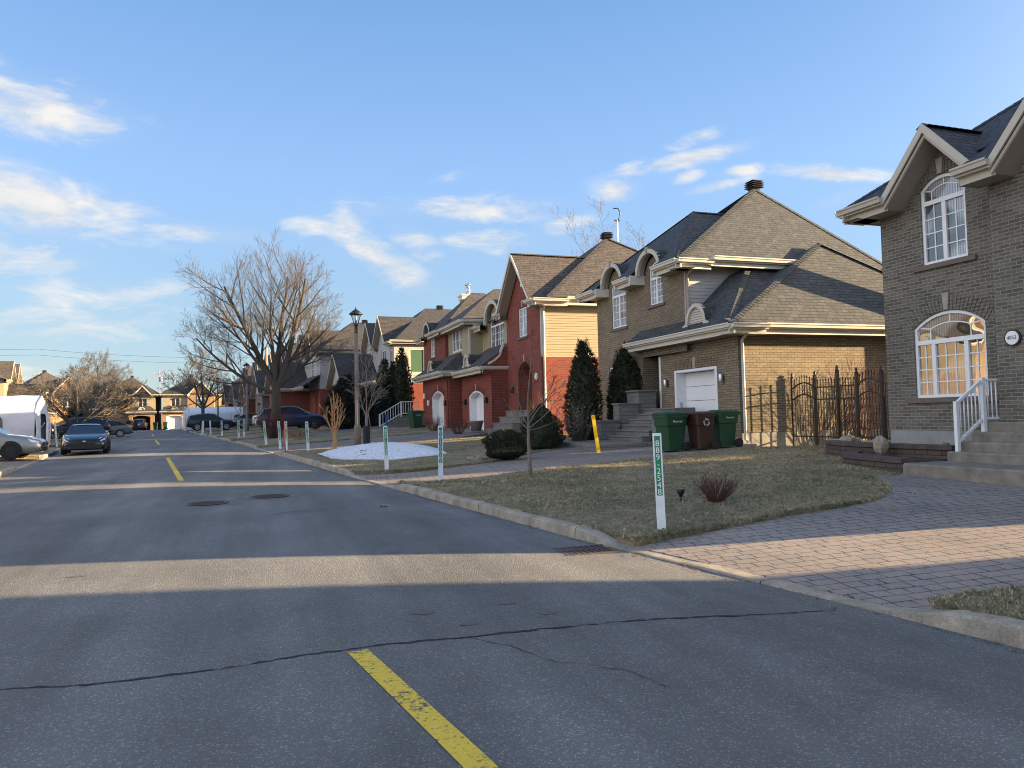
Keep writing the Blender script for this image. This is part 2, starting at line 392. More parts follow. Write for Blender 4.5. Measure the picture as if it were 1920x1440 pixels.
# ------------------------------------------------------------------ sun and sky
SUN_EL = R(12.0); SUN_AZ = V((cos(R(16.3)), -sin(R(16.3)), 0))      # towards the sun
sd = V((SUN_AZ.x*cos(SUN_EL), SUN_AZ.y*cos(SUN_EL), sin(SUN_EL)))
sun = bpy.data.lights.new('sun', 'SUN'); suno = bpy.data.objects.new('sun', sun); COL.objects.link(suno)
sun.energy = 5.0; sun.angle = R(.5); sun.color = (1.0, .72, .40)
suno.rotation_euler = sd.to_track_quat('Z', 'Y').to_euler()
suno.location = (60,-20,30)
w = bpy.data.worlds.new('World'); SC.world = w; w.use_nodes = True
def sky(n):
    t = n.t
    s = t.nodes.new('ShaderNodeTexSky'); s.sky_type = 'NISHITA'; s.sun_disc = False; s.sun_elevation = SUN_EL
    s.sun_rotation = atan2(SUN_AZ.x, SUN_AZ.y); s.air_density = 1.0; s.dust_density = .6; s.ozone_density = 1.6
    d = n('TexCoord', out=0)
    sep = t.nodes.new('ShaderNodeSeparateXYZ'); n.set(sep.inputs[0], d); x, y, z = sep.outputs
    az = n.math('ARCTAN2', x, y); el = n.math('ARCSINE', z)
    # cloud banks: azimuth, elevation, half widths, tilt, weight (degrees)
    banks = [(-14,20,6,1.7,-.04,.9),(-17,23,3.5,1.0,-.5,.65),(-13.5,14.2,6.5,2.1,-.12,1.0),(-14.5,10.7,5,1.2,0,.75),(-9,8.8,8,1.5,0,.5),(-12,6.5,7,1.5,0,.55),(-13,3,9,1.5,0,.45),
             (-2.5,13.2,5,.7,-.04,.75),(4.5,14.2,2.5,.8,.05,.65),(9.5,11.9,4.0,1.3,-.6,1.0),(7.2,14.2,1.6,2.0,0,.8),(8.6,15.3,2.5,.7,.1,.65),(17,15.5,6.5,.9,-.02,.85),(12.2,13.2,2.2,1.2,-.3,.65),(18,13.1,4.5,.9,0,.7),(24,14.2,3,.8,.2,.6),
             (27.5,16.5,2.0,.9,0,.85),(28.6,17.8,1.2,.6,.3,.8),(33,18.2,4.2,.55,.12,1.05),(33.4,19.5,2.0,.5,.2,.7),(32.8,17.0,1.2,.4,.1,.9),(36.7,17.0,1.5,.4,.05,.9),(35,16.2,2.2,.4,.12,.85),(42.5,16.1,3.4,.55,-.22,1.05),(43.3,14.4,2,.5,.2,.6),(5,6.5,4,1.5,0,.35),(15,17.8,2,.5,.2,.4)]
    m = None
    for a, e, wa, we, tl, wt in banks:
        da = n.math('SUBTRACT', az, R(a)); de = n.math('SUBTRACT', n.math('SUBTRACT', el, R(e)), n.math('MULTIPLY', da, tl))
        q = n.math('ADD', n.math('POWER', n.math('ABSOLUTE', n.math('DIVIDE', da, R(wa))), 2.0), n.math('POWER', n.math('ABSOLUTE', n.math('DIVIDE', de, R(we))), 2.0))
        g = n.math('MULTIPLY', n.math('EXPONENT', n.math('MULTIPLY', q, -1.0)), wt)
        m = g if m is None else n.math('MAXIMUM', m, g)
    cv = n('CombineXYZ', n.math('MULTIPLY', az, 8.5), n.math('MULTIPLY', el, 24.0), 0.0)
    n1 = n('TexNoise', cv, i_Scale=1.0, i_Detail=9, i_Roughness=.62, i_Distortion=.5)
    cv2 = n('CombineXYZ', n.math('MULTIPLY', az, 26.0), n.math('MULTIPLY', el, 70.0), 3.0)
    n2 = n('TexNoise', cv2, i_Scale=1.0, i_Detail=5, i_Roughness=.6)
    nn = n.math('ADD', n.math('MULTIPLY', n1, .72), n.math('MULTIPLY', n2, .28))
    dens = n.maprange(n.math('ADD', n.math('MULTIPLY', nn, 2.6), n.math('MULTIPLY', m, .80)), 1.48, 2.12)
    dens = n.math('MULTIPLY', dens, n.maprange(el, 0.0, .05))
    dens = n.math('MULTIPLY', dens, n.maprange(m, .06, .30))
    haze = n.math('MULTIPLY', n.maprange(m, .1, .9), .22)
    dens = n.math('MAXIMUM', n.math('MULTIPLY', dens, .97), haze)
    lit = n.maprange(n1, .40, .72)
    ccol = n.mix(lit, (*CLOUD_LO, 1), (*CLOUD_HI, 1))
    grad = n.mix(1.0, n.ramp(n.maprange(el, 0.0, pi/2), SKY_RAMP), (3,3,3,1), 'MULTIPLY')
    tint = n.mix(.82, s.outputs[0], grad)
    sdot = n('VectorMath', d, tuple(sd), out=1, operation='DOT_PRODUCT')
    glow = n.math('POWER', n.math('MAXIMUM', sdot, 0.0), 9.0)
    tint = n.mix(1.0, tint, n.mix(1.0, n('CombineColor', glow, glow, glow), SUN_GLOW, 'MULTIPLY'), 'ADD')
    # added out-of-view fill lobe opposite the sun, brightens the shaded house fronts
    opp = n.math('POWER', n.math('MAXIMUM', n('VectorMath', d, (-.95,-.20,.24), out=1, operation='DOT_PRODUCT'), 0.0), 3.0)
    tint = n.mix(1.0, tint, n.mix(1.0, n('CombineColor', opp, opp, opp), OPP_FILL, 'MULTIPLY'), 'ADD')
    col = n.mix(dens, tint, ccol)
    bg = t.nodes.new('ShaderNodeBackground'); n.set(bg.inputs[0], col); bg.inputs[1].default_value = SKY_S
    o = t.nodes.new('ShaderNodeOutputWorld'); t.links.new(bg.outputs[0], o.inputs[0])
SKY_S = .09; CLOUD_LO = (1.85,1.92,2.02); CLOUD_HI = (2.55,2.45,2.32); SUN_GLOW = (14.0,11.0,8.0,1); OPP_FILL = (3.6,3.1,2.6,1)
SKY_RAMP = [(0.0,(.34,.43,.47,1)),(.07,(.28,.43,.60,1)),(.19,(.26,.45,.79,1)),(.36,(.13,.30,.62,1)),(1.0,(.07,.20,.46,1))]
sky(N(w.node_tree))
SC.view_settings.view_transform = 'Standard'; SC.view_settings.look = 'None'; SC.view_settings.exposure = 2.15; SC.view_settings.gamma = 1
SC.cycles.use_denoising = True; SC.cycles.use_adaptive_sampling = False; SC.cycles.pixel_filter_type = 'BLACKMAN_HARRIS'; SC.cycles.filter_width = 1.0; SC.cycles.max_bounces = 5; SC.cycles.diffuse_bounces = 3; SC.cycles.glossy_bounces = 3; SC.cycles.transparent_max_bounces = 8
SC.cycles.sample_clamp_indirect = 6
try: SC.cycles.denoiser = 'OPENIMAGEDENOISE'
except Exception: pass
# ------------------------------------------------------------------ ground, road, kerbs
xs = [-900,-400,-200,-120,-80,-55,-40,-30,-24,-20,-17,-14,-12,-10.5,-9,-8,-7,-6,-5,-4,-3,-2,-1,0,1,2,3,4,5,6,7,8,9,10,11,12,13,14,15,16,18,20,24,30,40,60,90,140,240,500,900]
ys = [-300,-120,-60,-30]+[i*2.0-20 for i in range(0,45)]+[75+i*6 for i in range(0,15)]+[180,220,300,400,700,1400]
def grid(xs, ys, fz):
    mb = MB(); nx = len(xs)
    mb.mesh([(x,y,fz(x,y)) for y in ys for x in xs], [(j*nx+i, j*nx+i+1, (j+1)*nx+i+1, (j+1)*nx+i) for j in range(len(ys)-1) for i in range(nx-1)], True)
    return mb
structure('ground', grid(xs, ys, base_z), M['soil'])
mb = MB(); yy = [-30+i for i in range(int(YEND)+31)]; NC = 12
for y in yy: mb.v += [(lerp(KL(y), KR(y), i/NC), y, road_z(lerp(KL(y), KR(y), i/NC), y)) for i in range(NC+1)]
for j in range(len(yy)-1):
    for i in range(NC): mb.f.append((j*(NC+1)+i, j*(NC+1)+i+1, (j+1)*(NC+1)+i+1, (j+1)*(NC+1)+i)); mb.sm.append(True)
structure('road', mb, M['asphalt'])
mb = MB(); z0 = zr(YEND)+.004
for x0, x1 in ((-22,-18),(-18,0),(0,30),(30,90)):
    mb.face([(x0,YEND-1,z0),(x1,YEND-1,z0),(x1,YEND+9,z0+.03),(x0,YEND+9,z0+.03)])
structure('cross_street', mb, M['asphalt'])
R_OPEN = [(4.62,7.9),(16.1,19.5),(32.2,37.6),(46.5,50),(57,60),(67,70),(78,81),(90,93),(101,104)]
L_OPEN = [(3,6),(28.2,34.8),(44.5,48.5),(58,61),(72,75),(88,91),(101,104)]
def kerb_h(y, op):
    h = .135
    for a, b in op:
        if a < y < b: return .022
        t = min(abs(y-a), abs(y-b))
        if t < .55: h = min(h, lerp(.022, .135, t/.55))
    return h
def kerb(side, op):
    mb = MB(); rings = []
    y = -25.0
    while y < YEND-2:
        x = KR(y) if side > 0 else KL(y); h = kerb_h(y, op); z = zr(y); wv = .006*sin(y*2.3) + .004*sin(y*7.1)
        pr = [(-.012,-.08),(0,h*.82+wv),(.025,h+wv),(.15,h+.004+wv),(.155,-.08)]
        rings.append([(x+side*a, y, z+b) for a, b in pr]); y += .3 if y < 45 else .8
    mb.loft(rings, caps=True, smooth=False)
    structure('kerb', mb, M['kerb'])
kerb(1, R_OPEN); kerb(-1, L_OPEN)
# flat sheets over the yard ground
def sheet(name, pts, fz, m, skirt=.12, step=.8, lift=0.0):
    """polygon outline draped over a height function; long edges are cut up, the inside is triangulated"""
    out = []
    for (x0,y0), (x1,y1) in zip(pts, pts[1:]+pts[:1]):
        k = max(1, int(sqrt((x1-x0)**2+(y1-y0)**2)/step))
        out += [(lerp(x0,x1,i/k), lerp(y0,y1,i/k)) for i in range(k)]
    bm = bmesh.new(); vs = [bm.verts.new((x,y,0)) for x, y in out]; bm.faces.new(vs)
    if bm.faces[:][0].calc_area() and bm.faces[:][0].normal.z < 0: pass
    bm.normal_update()
    for a, b in ((0,1),(1,0)):
        lo = min(p[1-a] if False else p[0 if a == 0 else 1] for p in out); hi = max(p[0 if a == 0 else 1] for p in out)
        v = math.floor(lo)+1.0
        while v < hi:
            co = (v,0,0) if a == 0 else (0,v,0); no = (1,0,0) if a == 0 else (0,1,0)
            bmesh.ops.bisect_plane(bm, geom=bm.verts[:]+bm.edges[:]+bm.faces[:], plane_co=co, plane_no=no, dist=1e-5)
            v += 1.0 if (hi-lo) < 30 else 3.0
    bmesh.ops.triangulate(bm, faces=bm.faces[:])
    for v in bm.verts: v.co.z = fz(v.co.x, v.co.y) + lift
    bm.normal_update()
    if sum(f.normal.z for f in bm.faces) < 0: bmesh.ops.reverse_faces(bm, faces=bm.faces[:])
    be = [e for e in bm.edges if e.is_boundary]
    ex = bmesh.ops.extrude_edge_only(bm, edges=be)
    for v in [g for g in ex['geom'] if isinstance(g, bmesh.types.BMVert)]: v.co.z -= skirt
    me = bpy.data.meshes.new(name); bm.to_mesh(me); bm.free(); me.materials.append(m)
    o = bpy.data.objects.new(name, me); COL.objects.link(o)
    return tag(o, kind='structure')
KE = .155
def kp(y, off=KE): return (KR(y)+off, y)
def kl(y, off=KE): return (KL(y)-off, y)
def krange(a, b, step=1.0, f=None):
    f = f or kp; k = max(1, int(abs(b-a)/step)); return [f(lerp(a,b,i/k)) for i in range(k+1)]
def wavy_lawn(x, y): return lawn_z(x, y) + .02*sin(x*1.7+y*.6)*sin(y*1.3) - .012
lawnA = krange(7.75, 16.0) + [(3.45,15.55),(6.03,16.0),(9.8,16.8),(12.3,17.1),(13.4,17.0),(15,15.8),(15,13.2),(13.2,12.3),(11.5,12.2),(11.2,10.5),(10.6,10.3)] + [(9.96,10.40),(9.75,9.75),(9.3,9.15),(8.75,8.72),(8.2,8.46),(7.5,8.33),(6.7,8.27),(5.6,8.05),(4.64,7.85)]
sheet('lawn', lawnA, wavy_lawn, M['lawn'])
lawnS = krange(-20, 4.35) + [(5.2,4.40),(6.0,4.25),(7.2,3.5),(8.5,2.0),(9,-1),(9,-20)]
sheet('lawn', lawnS, wavy_lawn, M['lawn'])
lawnC = krange(19.6, 31.9) + [(3.2,31.0),(8,31.6),(10.5,31.9),(11.9,30.4),(12.6,28.2),(13.2,27.6),(12.2,25),(9.7,22.4),(8.2,21.4),(6.2,19.6),(4.2,18.9),(3.3,19.0)]
sheet('lawn', lawnC, wavy_lawn, M['lawn'])
sheet('driveway', krange(4.2, 8.2) + [(5.6,8.3),(7,8.6),(9,9.0),(9.8,9.9),(10.3,10.5),(10.9,10.5),(13,10.5),(13,-2),(9.5,-1),(8.3,1.8),(7.0,3.3),(5.9,4.15)], drive_z, M['paver'])
sheet('driveway', krange(15.6, 19.8) + [(4.2,19.1),(6.2,19.8),(8,21.6),(9.6,22.6),(13.6,24.5),(13.7,18.2),(12.4,16.9),(9.8,16.6),(6.0,15.8),(3.4,15.4)], drive_z, M['paver2'])
sheet('driveway', krange(31.8, 38.0) + [(8,37.6),(11.3,41.5),(11.4,34.6),(8,31.5),(3.2,31.2)], drive_z, M['paver2'])
lawnD = krange(37.6, 46.5) + [(8.0,46.0),(10,45.6),(11.2,41.6),(8.0,37.8),(3,37.9)]
sheet('lawn', lawnD, wavy_lawn, M['lawn'])
sheet('driveway', krange(46.3, 50.2) + [(8.5,50),(8.5,46)], drive_z, M['asphalt'])
a = 50.0
for b, c in ((57,60),(67,70),(78,81),(90,93),(101,104)):
    sheet('lawn', krange(a, b) + [(KR(b)+8,b),(KR(a)+8,a)], wavy_lawn, M['lawn'], step=2)
    sheet('driveway', krange(b-.15, c+.15) + [(KR(c)+8,c+.15),(KR(b)+8,b-.15)], drive_z, M['asphalt'], step=2); a = c
sheet('lawn', krange(104, 116) + [(KR(116)+8,116),(KR(104)+8,104)], wavy_lawn, M['lawn'], step=2)
a = -20
for b, c in L_OPEN:
    sheet('lawn', krange(a, b, f=kl) + [(KL(b)-9,b),(KL(a)-9,a)], wavy_lawn, M['lawn'], step=2)
    sheet('driveway', krange(b-.15, c+.15, f=kl) + [(KL(c)-9,c+.15),(KL(b)-9,b-.15)], drive_z, M['paver2'] if c < 40 else M['asphalt'], step=2); a = c
sheet('lawn', krange(104, 116, f=kl) + [(KL(116)-9,116),(KL(104)-9,104)], wavy_lawn, M['lawn'], step=2)
# road paint, crack, covers, grate
def strip(name, pts, wd, m, lift=.004, jag=0.0):
    mb = MB(); rings = []
    for i, (x, y) in enumerate(pts):
        a = V(pts[max(0,i-1)]); b = V(pts[min(len(pts)-1,i+1)]); d = (b-a).normalized(); nx, ny = -d.y, d.x
        ww = wd/2 * (1 + (random.uniform(-jag, jag) if jag else 0))
        rings.append([(x+nx*ww, y+ny*ww, road_z(x+nx*ww,y+ny*ww)+lift), (x-nx*ww, y-ny*ww, road_z(x-nx*ww,y-ny*ww)+lift)])
    mb.loft(rings, caps=False, closed=False)
    for i in range(len(mb.f)): mb.f[i] = tuple(reversed(mb.f[i]))
    return structure(name, mb, m)
def yl(y): return interp(y, [(2,1.10),(3.38,.915),(5.05,.655),(19.7,-1.53),(31,-2.88),(60,-6.4),(110,-12.2)])
for a, b in ((-3.0,5.05),(19.65,31.0),(45.5,57),(70,82)):
    k = int((b-a)*4); strip('road_marking', [(yl(lerp(a,b,i/k)), lerp(a,b,i/k)) for i in range(k+1)], .135, M['yline'])
cr = [(-3.5,5.7),(-2.2,5.35),(-1.5,5.22),(-.9,5.05),(-.25,5.02),(.3,5.09),(.8,5.12),(1.4,5.08),(2.0,5.07),(2.6,5.04),(3.1,4.98),(3.7,4.86),(4.35,4.80)]
pts = []
for (x0,y0),(x1,y1) in zip(cr, cr[1:]):
    for i in range(9): pts.append((lerp(x0,x1,i/9)+random.uniform(-.01,.01), lerp(y0,y1,i/9)+random.uniform(-.014,.014)))
strip('road_crack', pts, .020, M['crack'], .0035, .9)
for cr, wd in (([(-3.2,7.9),(-2.6,7.5),(-2.35,7.0),(-2.1,6.5),(-1.95,6.1)],.006),([(1.4,5.08),(1.6,4.8),(1.75,4.4),(2.1,4.1),(2.2,3.7)],.006),([(-1.5,5.22),(-1.7,4.9),(-2.1,4.7),(-2.5,4.3)],.005),([(.2,12.2),(.6,12.6),(1.3,12.7),(1.9,13.1),(2.9,13.2)],.012),([(-4.5,17.5),(-3,17.2),(-1.6,17.35),(-.2,17.0),(1,17.1)],.014)):
    pts = []
    for (x0,y0),(x1,y1) in zip(cr, cr[1:]):
        for i in range(8): pts.append((lerp(x0,x1,i/8)+random.uniform(-.012,.012), lerp(y0,y1,i/8)+random.uniform(-.015,.015)))
    strip('road_crack', pts, wd, M['crack'], .0035, .9)
def patchm(name, x, y, rx, ry, m, lift=.0045, irr=.18):
    mb = MB(); k = 22
    mb.face([(x+rx*cos(2*pi*i/k)*(1+random.uniform(-irr,irr)), y+ry*sin(2*pi*i/k)*(1+random.uniform(-irr,irr)), 0) for i in range(k)])
    mb.v = [(a,b,road_z(a,b)+lift) for a,b,_ in mb.v]; return structure(name, mb, m)
M['patch'] = plain('tar_patch', (.105,.103,.10), .85, .2, 30., .4)
for x, y, rx, ry in ((1.26,5.81,.09,.05),(1.95,5.85,.08,.035),(2.16,5.46,.08,.04),(1.5,5.38,.07,.035),(-1.6,8.5,.1,.05)): patchm('tar_spot', x, y, rx, ry, M['patch'], .003)
M['patch2'] = plain('patched_asphalt', (.125,.124,.119), .85, .22, 18., .5)
for x, y, s in ((.35,15.1,'dark iron manhole cover in the road, nearer the kerb'),(-.7,14.4,'dark iron manhole cover near the middle of the road')):
    patchm('asphalt_patch', x, y, .56, .50, M['patch2'], .003, .10)
    t = thing('manhole_cover', s, 'manhole', (x, y, road_z(x,y)+.004), 'manhole covers in the road')
    mb = MB(); mb.lathe((x,y,road_z(x,y)+.004), [(.36,0),(.36,.008),(.33,.008),(.33,.004)], 28); mb.build('cover_frame', M['black'], t)
    mb = MB(); mb.lathe((x,y,road_z(x,y)+.006), [(.325,0),(.32,.004)], 28)
    for i in range(-4,5):
        hw = sqrt(.28**2-(i*.06)**2); mb.box((x-hw,y+i*.06-.012,road_z(x,y)+.009),(x+hw,y+i*.06+.012,road_z(x,y)+.014))
    mb.build('lid', plain('rusty_iron', (.07,.045,.04), .7, .3, 15.), t)
gx, gy = 3.55, 7.85; gz = zr(gy)+.012
t = thing('storm_drain', 'rusty slotted storm drain grate beside the kerb end', 'drain grate', (gx,gy,gz))
mb = MB(); mb.box((gx-.31,gy-.22,gz-.05),(gx+.31,gy+.22,gz-.004)); mb.build('drain_pit', M['darkgap'], t)
mb = MB()
for i in range(9): mb.box((gx-.30+i*.069,gy-.21,gz-.004),(gx-.30+i*.069+.036,gy+.21,gz+.012))
mb.box((gx-.33,gy-.24,gz-.004),(gx+.33,gy-.21,gz+.014)); mb.box((gx-.33,gy+.21,gz-.004),(gx+.33,gy+.24,gz+.014)); mb.box((gx-.33,gy-.015,gz+.0122),(gx+.33,gy+.015,gz+.0145))
mb.build('grate', plain('rusty_iron', (.07,.045,.04), .7, .3, 15.), t)
# grass: dry blades on the lawns near the camera
def inside(x, y, poly):
    c = False; j = len(poly)-1
    for i in range(len(poly)):
        (xi,yi),(xj,yj) = poly[i], poly[j]
        if (yi > y) != (yj > y) and x < (xj-xi)*(y-yi)/(yj-yi)+xi: c = not c
        j = i
    return c
mb = MB(); vs = []; fs = []
def blades(poly, n, h0, h1, fz):
    x0 = min(p[0] for p in poly); x1 = max(p[0] for p in poly); y0 = max(2.5, min(p[1] for p in poly)); y1 = max(p[1] for p in poly)
    k = 0
    while k < n:
        x = random.uniform(x0,x1); y = random.uniform(y0,y1)
        if not inside(x,y,poly): n -= .25; continue
        k += 1; z = fz(x,y)-.005; a = random.uniform(0,2*pi); h = random.uniform(h0,h1); wd = .004+.003*random.random(); ln = random.uniform(.3,1.4)*h; b = random.uniform(0,2*pi)
        i = len(vs); vs.extend([(x-wd*cos(a),y-wd*sin(a),z),(x+wd*cos(a),y+wd*sin(a),z),(x+ln*cos(b),y+ln*sin(b),z+h)]); fs.append((i,i+1,i+2))
blades(lawnA, 90000, .018, .05, wavy_lawn); blades(lawnS, 9000, .02, .06, wavy_lawn); blades(lawnC, 24000, .025, .06, wavy_lawn)
def fringe(poly, per_m, fz):
    for (x0,y0),(x1,y1) in zip(poly, poly[1:]+poly[:1]):
        L = sqrt((x1-x0)**2+(y1-y0)**2)
        if max(y0,y1) > 24 or min(y0,y1) < 2 or min(x0,x1) > 13: continue
        for i in range(int(L*per_m)):
            f = random.random(); x = lerp(x0,x1,f)+random.gauss(0,.022); y = lerp(y0,y1,f)+random.gauss(0,.022); a = random.uniform(0,2*pi); b = random.uniform(0,2*pi); h = random.uniform(.02,.065); ln = random.uniform(.4,1.5)*h; wd = .004+.003*random.random(); z = fz(x,y)-.05*random.random(); j = len(vs)
            vs.extend([(x-wd*cos(a),y-wd*sin(a),z),(x+wd*cos(a),y+wd*sin(a),z),(x+ln*cos(b),y+ln*sin(b),z+h)]); fs.append((j,j+1,j+2))
fringe(lawnA, 420, wavy_lawn); fringe(lawnS, 420, wavy_lawn); fringe(lawnC, 260, wavy_lawn)
mb.mesh(vs, fs); tag(mb.build('grass', M['blade'], uv=False), kind='stuff')
# dead leaves on the lawn and grit along the gutters
mb = MB(); rng = random.Random(77)
def scatter_leaf(x, y, z):
    a = rng.uniform(0,2*pi); r = rng.uniform(.012,.032); c = V((x,y,z+.012)); u = V((cos(a),sin(a),rng.uniform(-.3,.5)))*r; v = V((-sin(a),cos(a),rng.uniform(-.3,.5)))*r*.6
    mb.face([c-u, c-v*.9, c+u*.9, c+v])
k = 0
while k < 420:
    x = rng.uniform(3.7,12.5); y = rng.uniform(7.9,17)
    if inside(x,y,lawnA): scatter_leaf(x,y,wavy_lawn(x,y)+.01); k += 1
for i in range(170): y = rng.uniform(3,24); scatter_leaf(KR(y)-abs(rng.gauss(0,.10))-.02, y, road_z(KR(y)-.05,y))
for i in range(120): y = rng.uniform(8,10.2); x = rng.uniform(4.6,10.8); scatter_leaf(x, y, drive_z(x,y)+.006)
tag(mb.build('dead_leaves', plain('scattered_dead_leaves', (.13,.075,.042), .9, .5, 30.), uv=False), kind='stuff')
mb = MB()
for i in range(2600):
    y = rng.uniform(2.5,26) if i % 4 else rng.uniform(-1,8); d = abs(rng.gauss(0,.16))+.015; x = KR(y)-d; r = rng.uniform(.002,.007); z = road_z(x,y)+.002; a = rng.uniform(0,2*pi)
    p = [(x+r*cos(a+q),y+r*sin(a+q),z) for q in (0,2.1,4.2)]; n_ = len(mb.v); mb.v += p+[(x,y,z+r*1.3)]; mb.f += [(n_,n_+1,n_+3),(n_+1,n_+2,n_+3),(n_+2,n_,n_+3)]; mb.sm += [False]*3
tag(mb.build('road_grit', plain('winter_grit', (.26,.24,.21), .9, .3, 40.), uv=False), kind='stuff')
# ------------------------------------------------------------------ building kit
class Op:
    """opening in a wall: u0,u1 across, v0 sill, v1 head (or arch spring), rise of the arch"""
    def __init__(s, u0, u1, v0, v1, rise=0.0): s.u0, s.u1, s.v0, s.v1, s.rise = u0, u1, v0, v1, rise
    def top(s, u):
        if not s.rise: return s.v1
        h = (s.u1-s.u0)/2; t = (u-(s.u0+s.u1)/2)/h; t = max(-1,min(1,t))
        r = (h*h + s.rise*s.rise)/(2*s.rise); return s.v1 + s.rise - r + sqrt(max(0, r*r - (t*h)**2))
    def us(s, k=12): return [lerp(s.u0,s.u1,i/k) for i in range(k+1)] if s.rise else [s.u0,s.u1]
def wall(mb, P, nin, top, bot, ops=(), depth=.10, lap=0.0, extra=()):
    """P(u,v,d) -> point; top: list of (u,v); bot: number; nin unused; depth of the reveals"""
    us = set(round(p[0],5) for p in top) | set(extra)
    u_min, u_max = top[0][0], top[-1][0]
    for o in ops: us |= set(round(x,5) for x in o.us())
    us = sorted(x for x in us if u_min-1e-6 <= x <= u_max+1e-6)
    T = lambda u: interp(u, top)
    def seg(a, b, lo_a, lo_b, hi_a, hi_b):
        if hi_a-lo_a < 1e-4 and hi_b-lo_b < 1e-4: return
        if not lap:
            mb.face([P(a,lo_a,0),P(b,lo_b,0),P(b,hi_b,0),P(a,hi_a,0)]); return
        def clip(pl, z, keep):
            o = []
            for p, q in zip(pl, pl[1:]+pl[:1]):
                ip, iq = (p[1]-z)*keep >= -1e-9, (q[1]-z)*keep >= -1e-9
                if ip: o.append(p)
                if ip != iq: f = (z-p[1])/(q[1]-p[1]); o.append((lerp(p[0],q[0],f), z))
            return o
        tz = [(a,lo_a),(b,lo_b),(b,hi_b),(a,hi_a)]
        v = math.floor(min(lo_a,lo_b)/lap)*lap
        while v < max(hi_a,hi_b)-1e-6:
            pl = clip(tz, v, 1)
            if len(pl) > 2: pl = clip(pl, v+lap, -1)
            if len(pl) > 2:
                f = lambda q: -.016*(1-(q-v)/lap)
                mb.face([P(u,w_,f(w_)) for u,w_ in pl])
                e = [u for u,w_ in pl if abs(w_-v) < 1e-6]
                if len(e) > 1 and max(e)-min(e) > 1e-4: mb.face([P(min(e),v,0),P(max(e),v,0),P(max(e),v,-.016),P(min(e),v,-.016)])
            v += lap
    for a, b in zip(us, us[1:]):
        if b-a < 1e-5: continue
        m = (a+b)/2; la = lb = bot
        for o in sorted([o for o in ops if o.u0 <= m <= o.u1], key=lambda o: o.v0):
            seg(a,b,la,lb,o.v0,o.v0); la, lb = o.top(a), o.top(b)
        seg(a,b,la,lb,T(a),T(b))
    for o in ops:
        q = [(o.u0,o.v0),(o.u1,o.v0)] + [(u,o.top(u)) for u in reversed(o.us())]
        for (a,b),(c,d) in zip(q, q[1:]+q[:1]): mb.face([P(a,b,0),P(a,b,depth),P(c,d,depth),P(c,d,0)])
def PX(x0):                       # wall facing -X: u = Y
    return lambda u,v,d: (x0+d, u, v)
def PYm(y0):                      # wall facing -Y: u = X
    return lambda u,v,d: (u, y0+d, v)
def PXp(x0): return lambda u,v,d: (x0-d, u, v)      # facing +X
def PYp(y0): return lambda u,v,d: (u, y0-d, v)      # facing +Y
def bars(mb, P, a, b, w, d0, d1):
    """flat bar in the wall plane from a to b (u,v), width w, between depths d0,d1"""
    (u0,v0),(u1,v1) = a,b; L = sqrt((u1-u0)**2+(v1-v0)**2) or 1; nu, nv = -(v1-v0)/L*w/2, (u1-u0)/L*w/2
    q = [(u0+nu,v0+nv),(u1+nu,v1+nv),(u1-nu,v1-nv),(u0-nu,v0-nv)]
    mb.hexa([P(u,v,d1) for u,v in q] + [P(u,v,d0) for u,v in q])
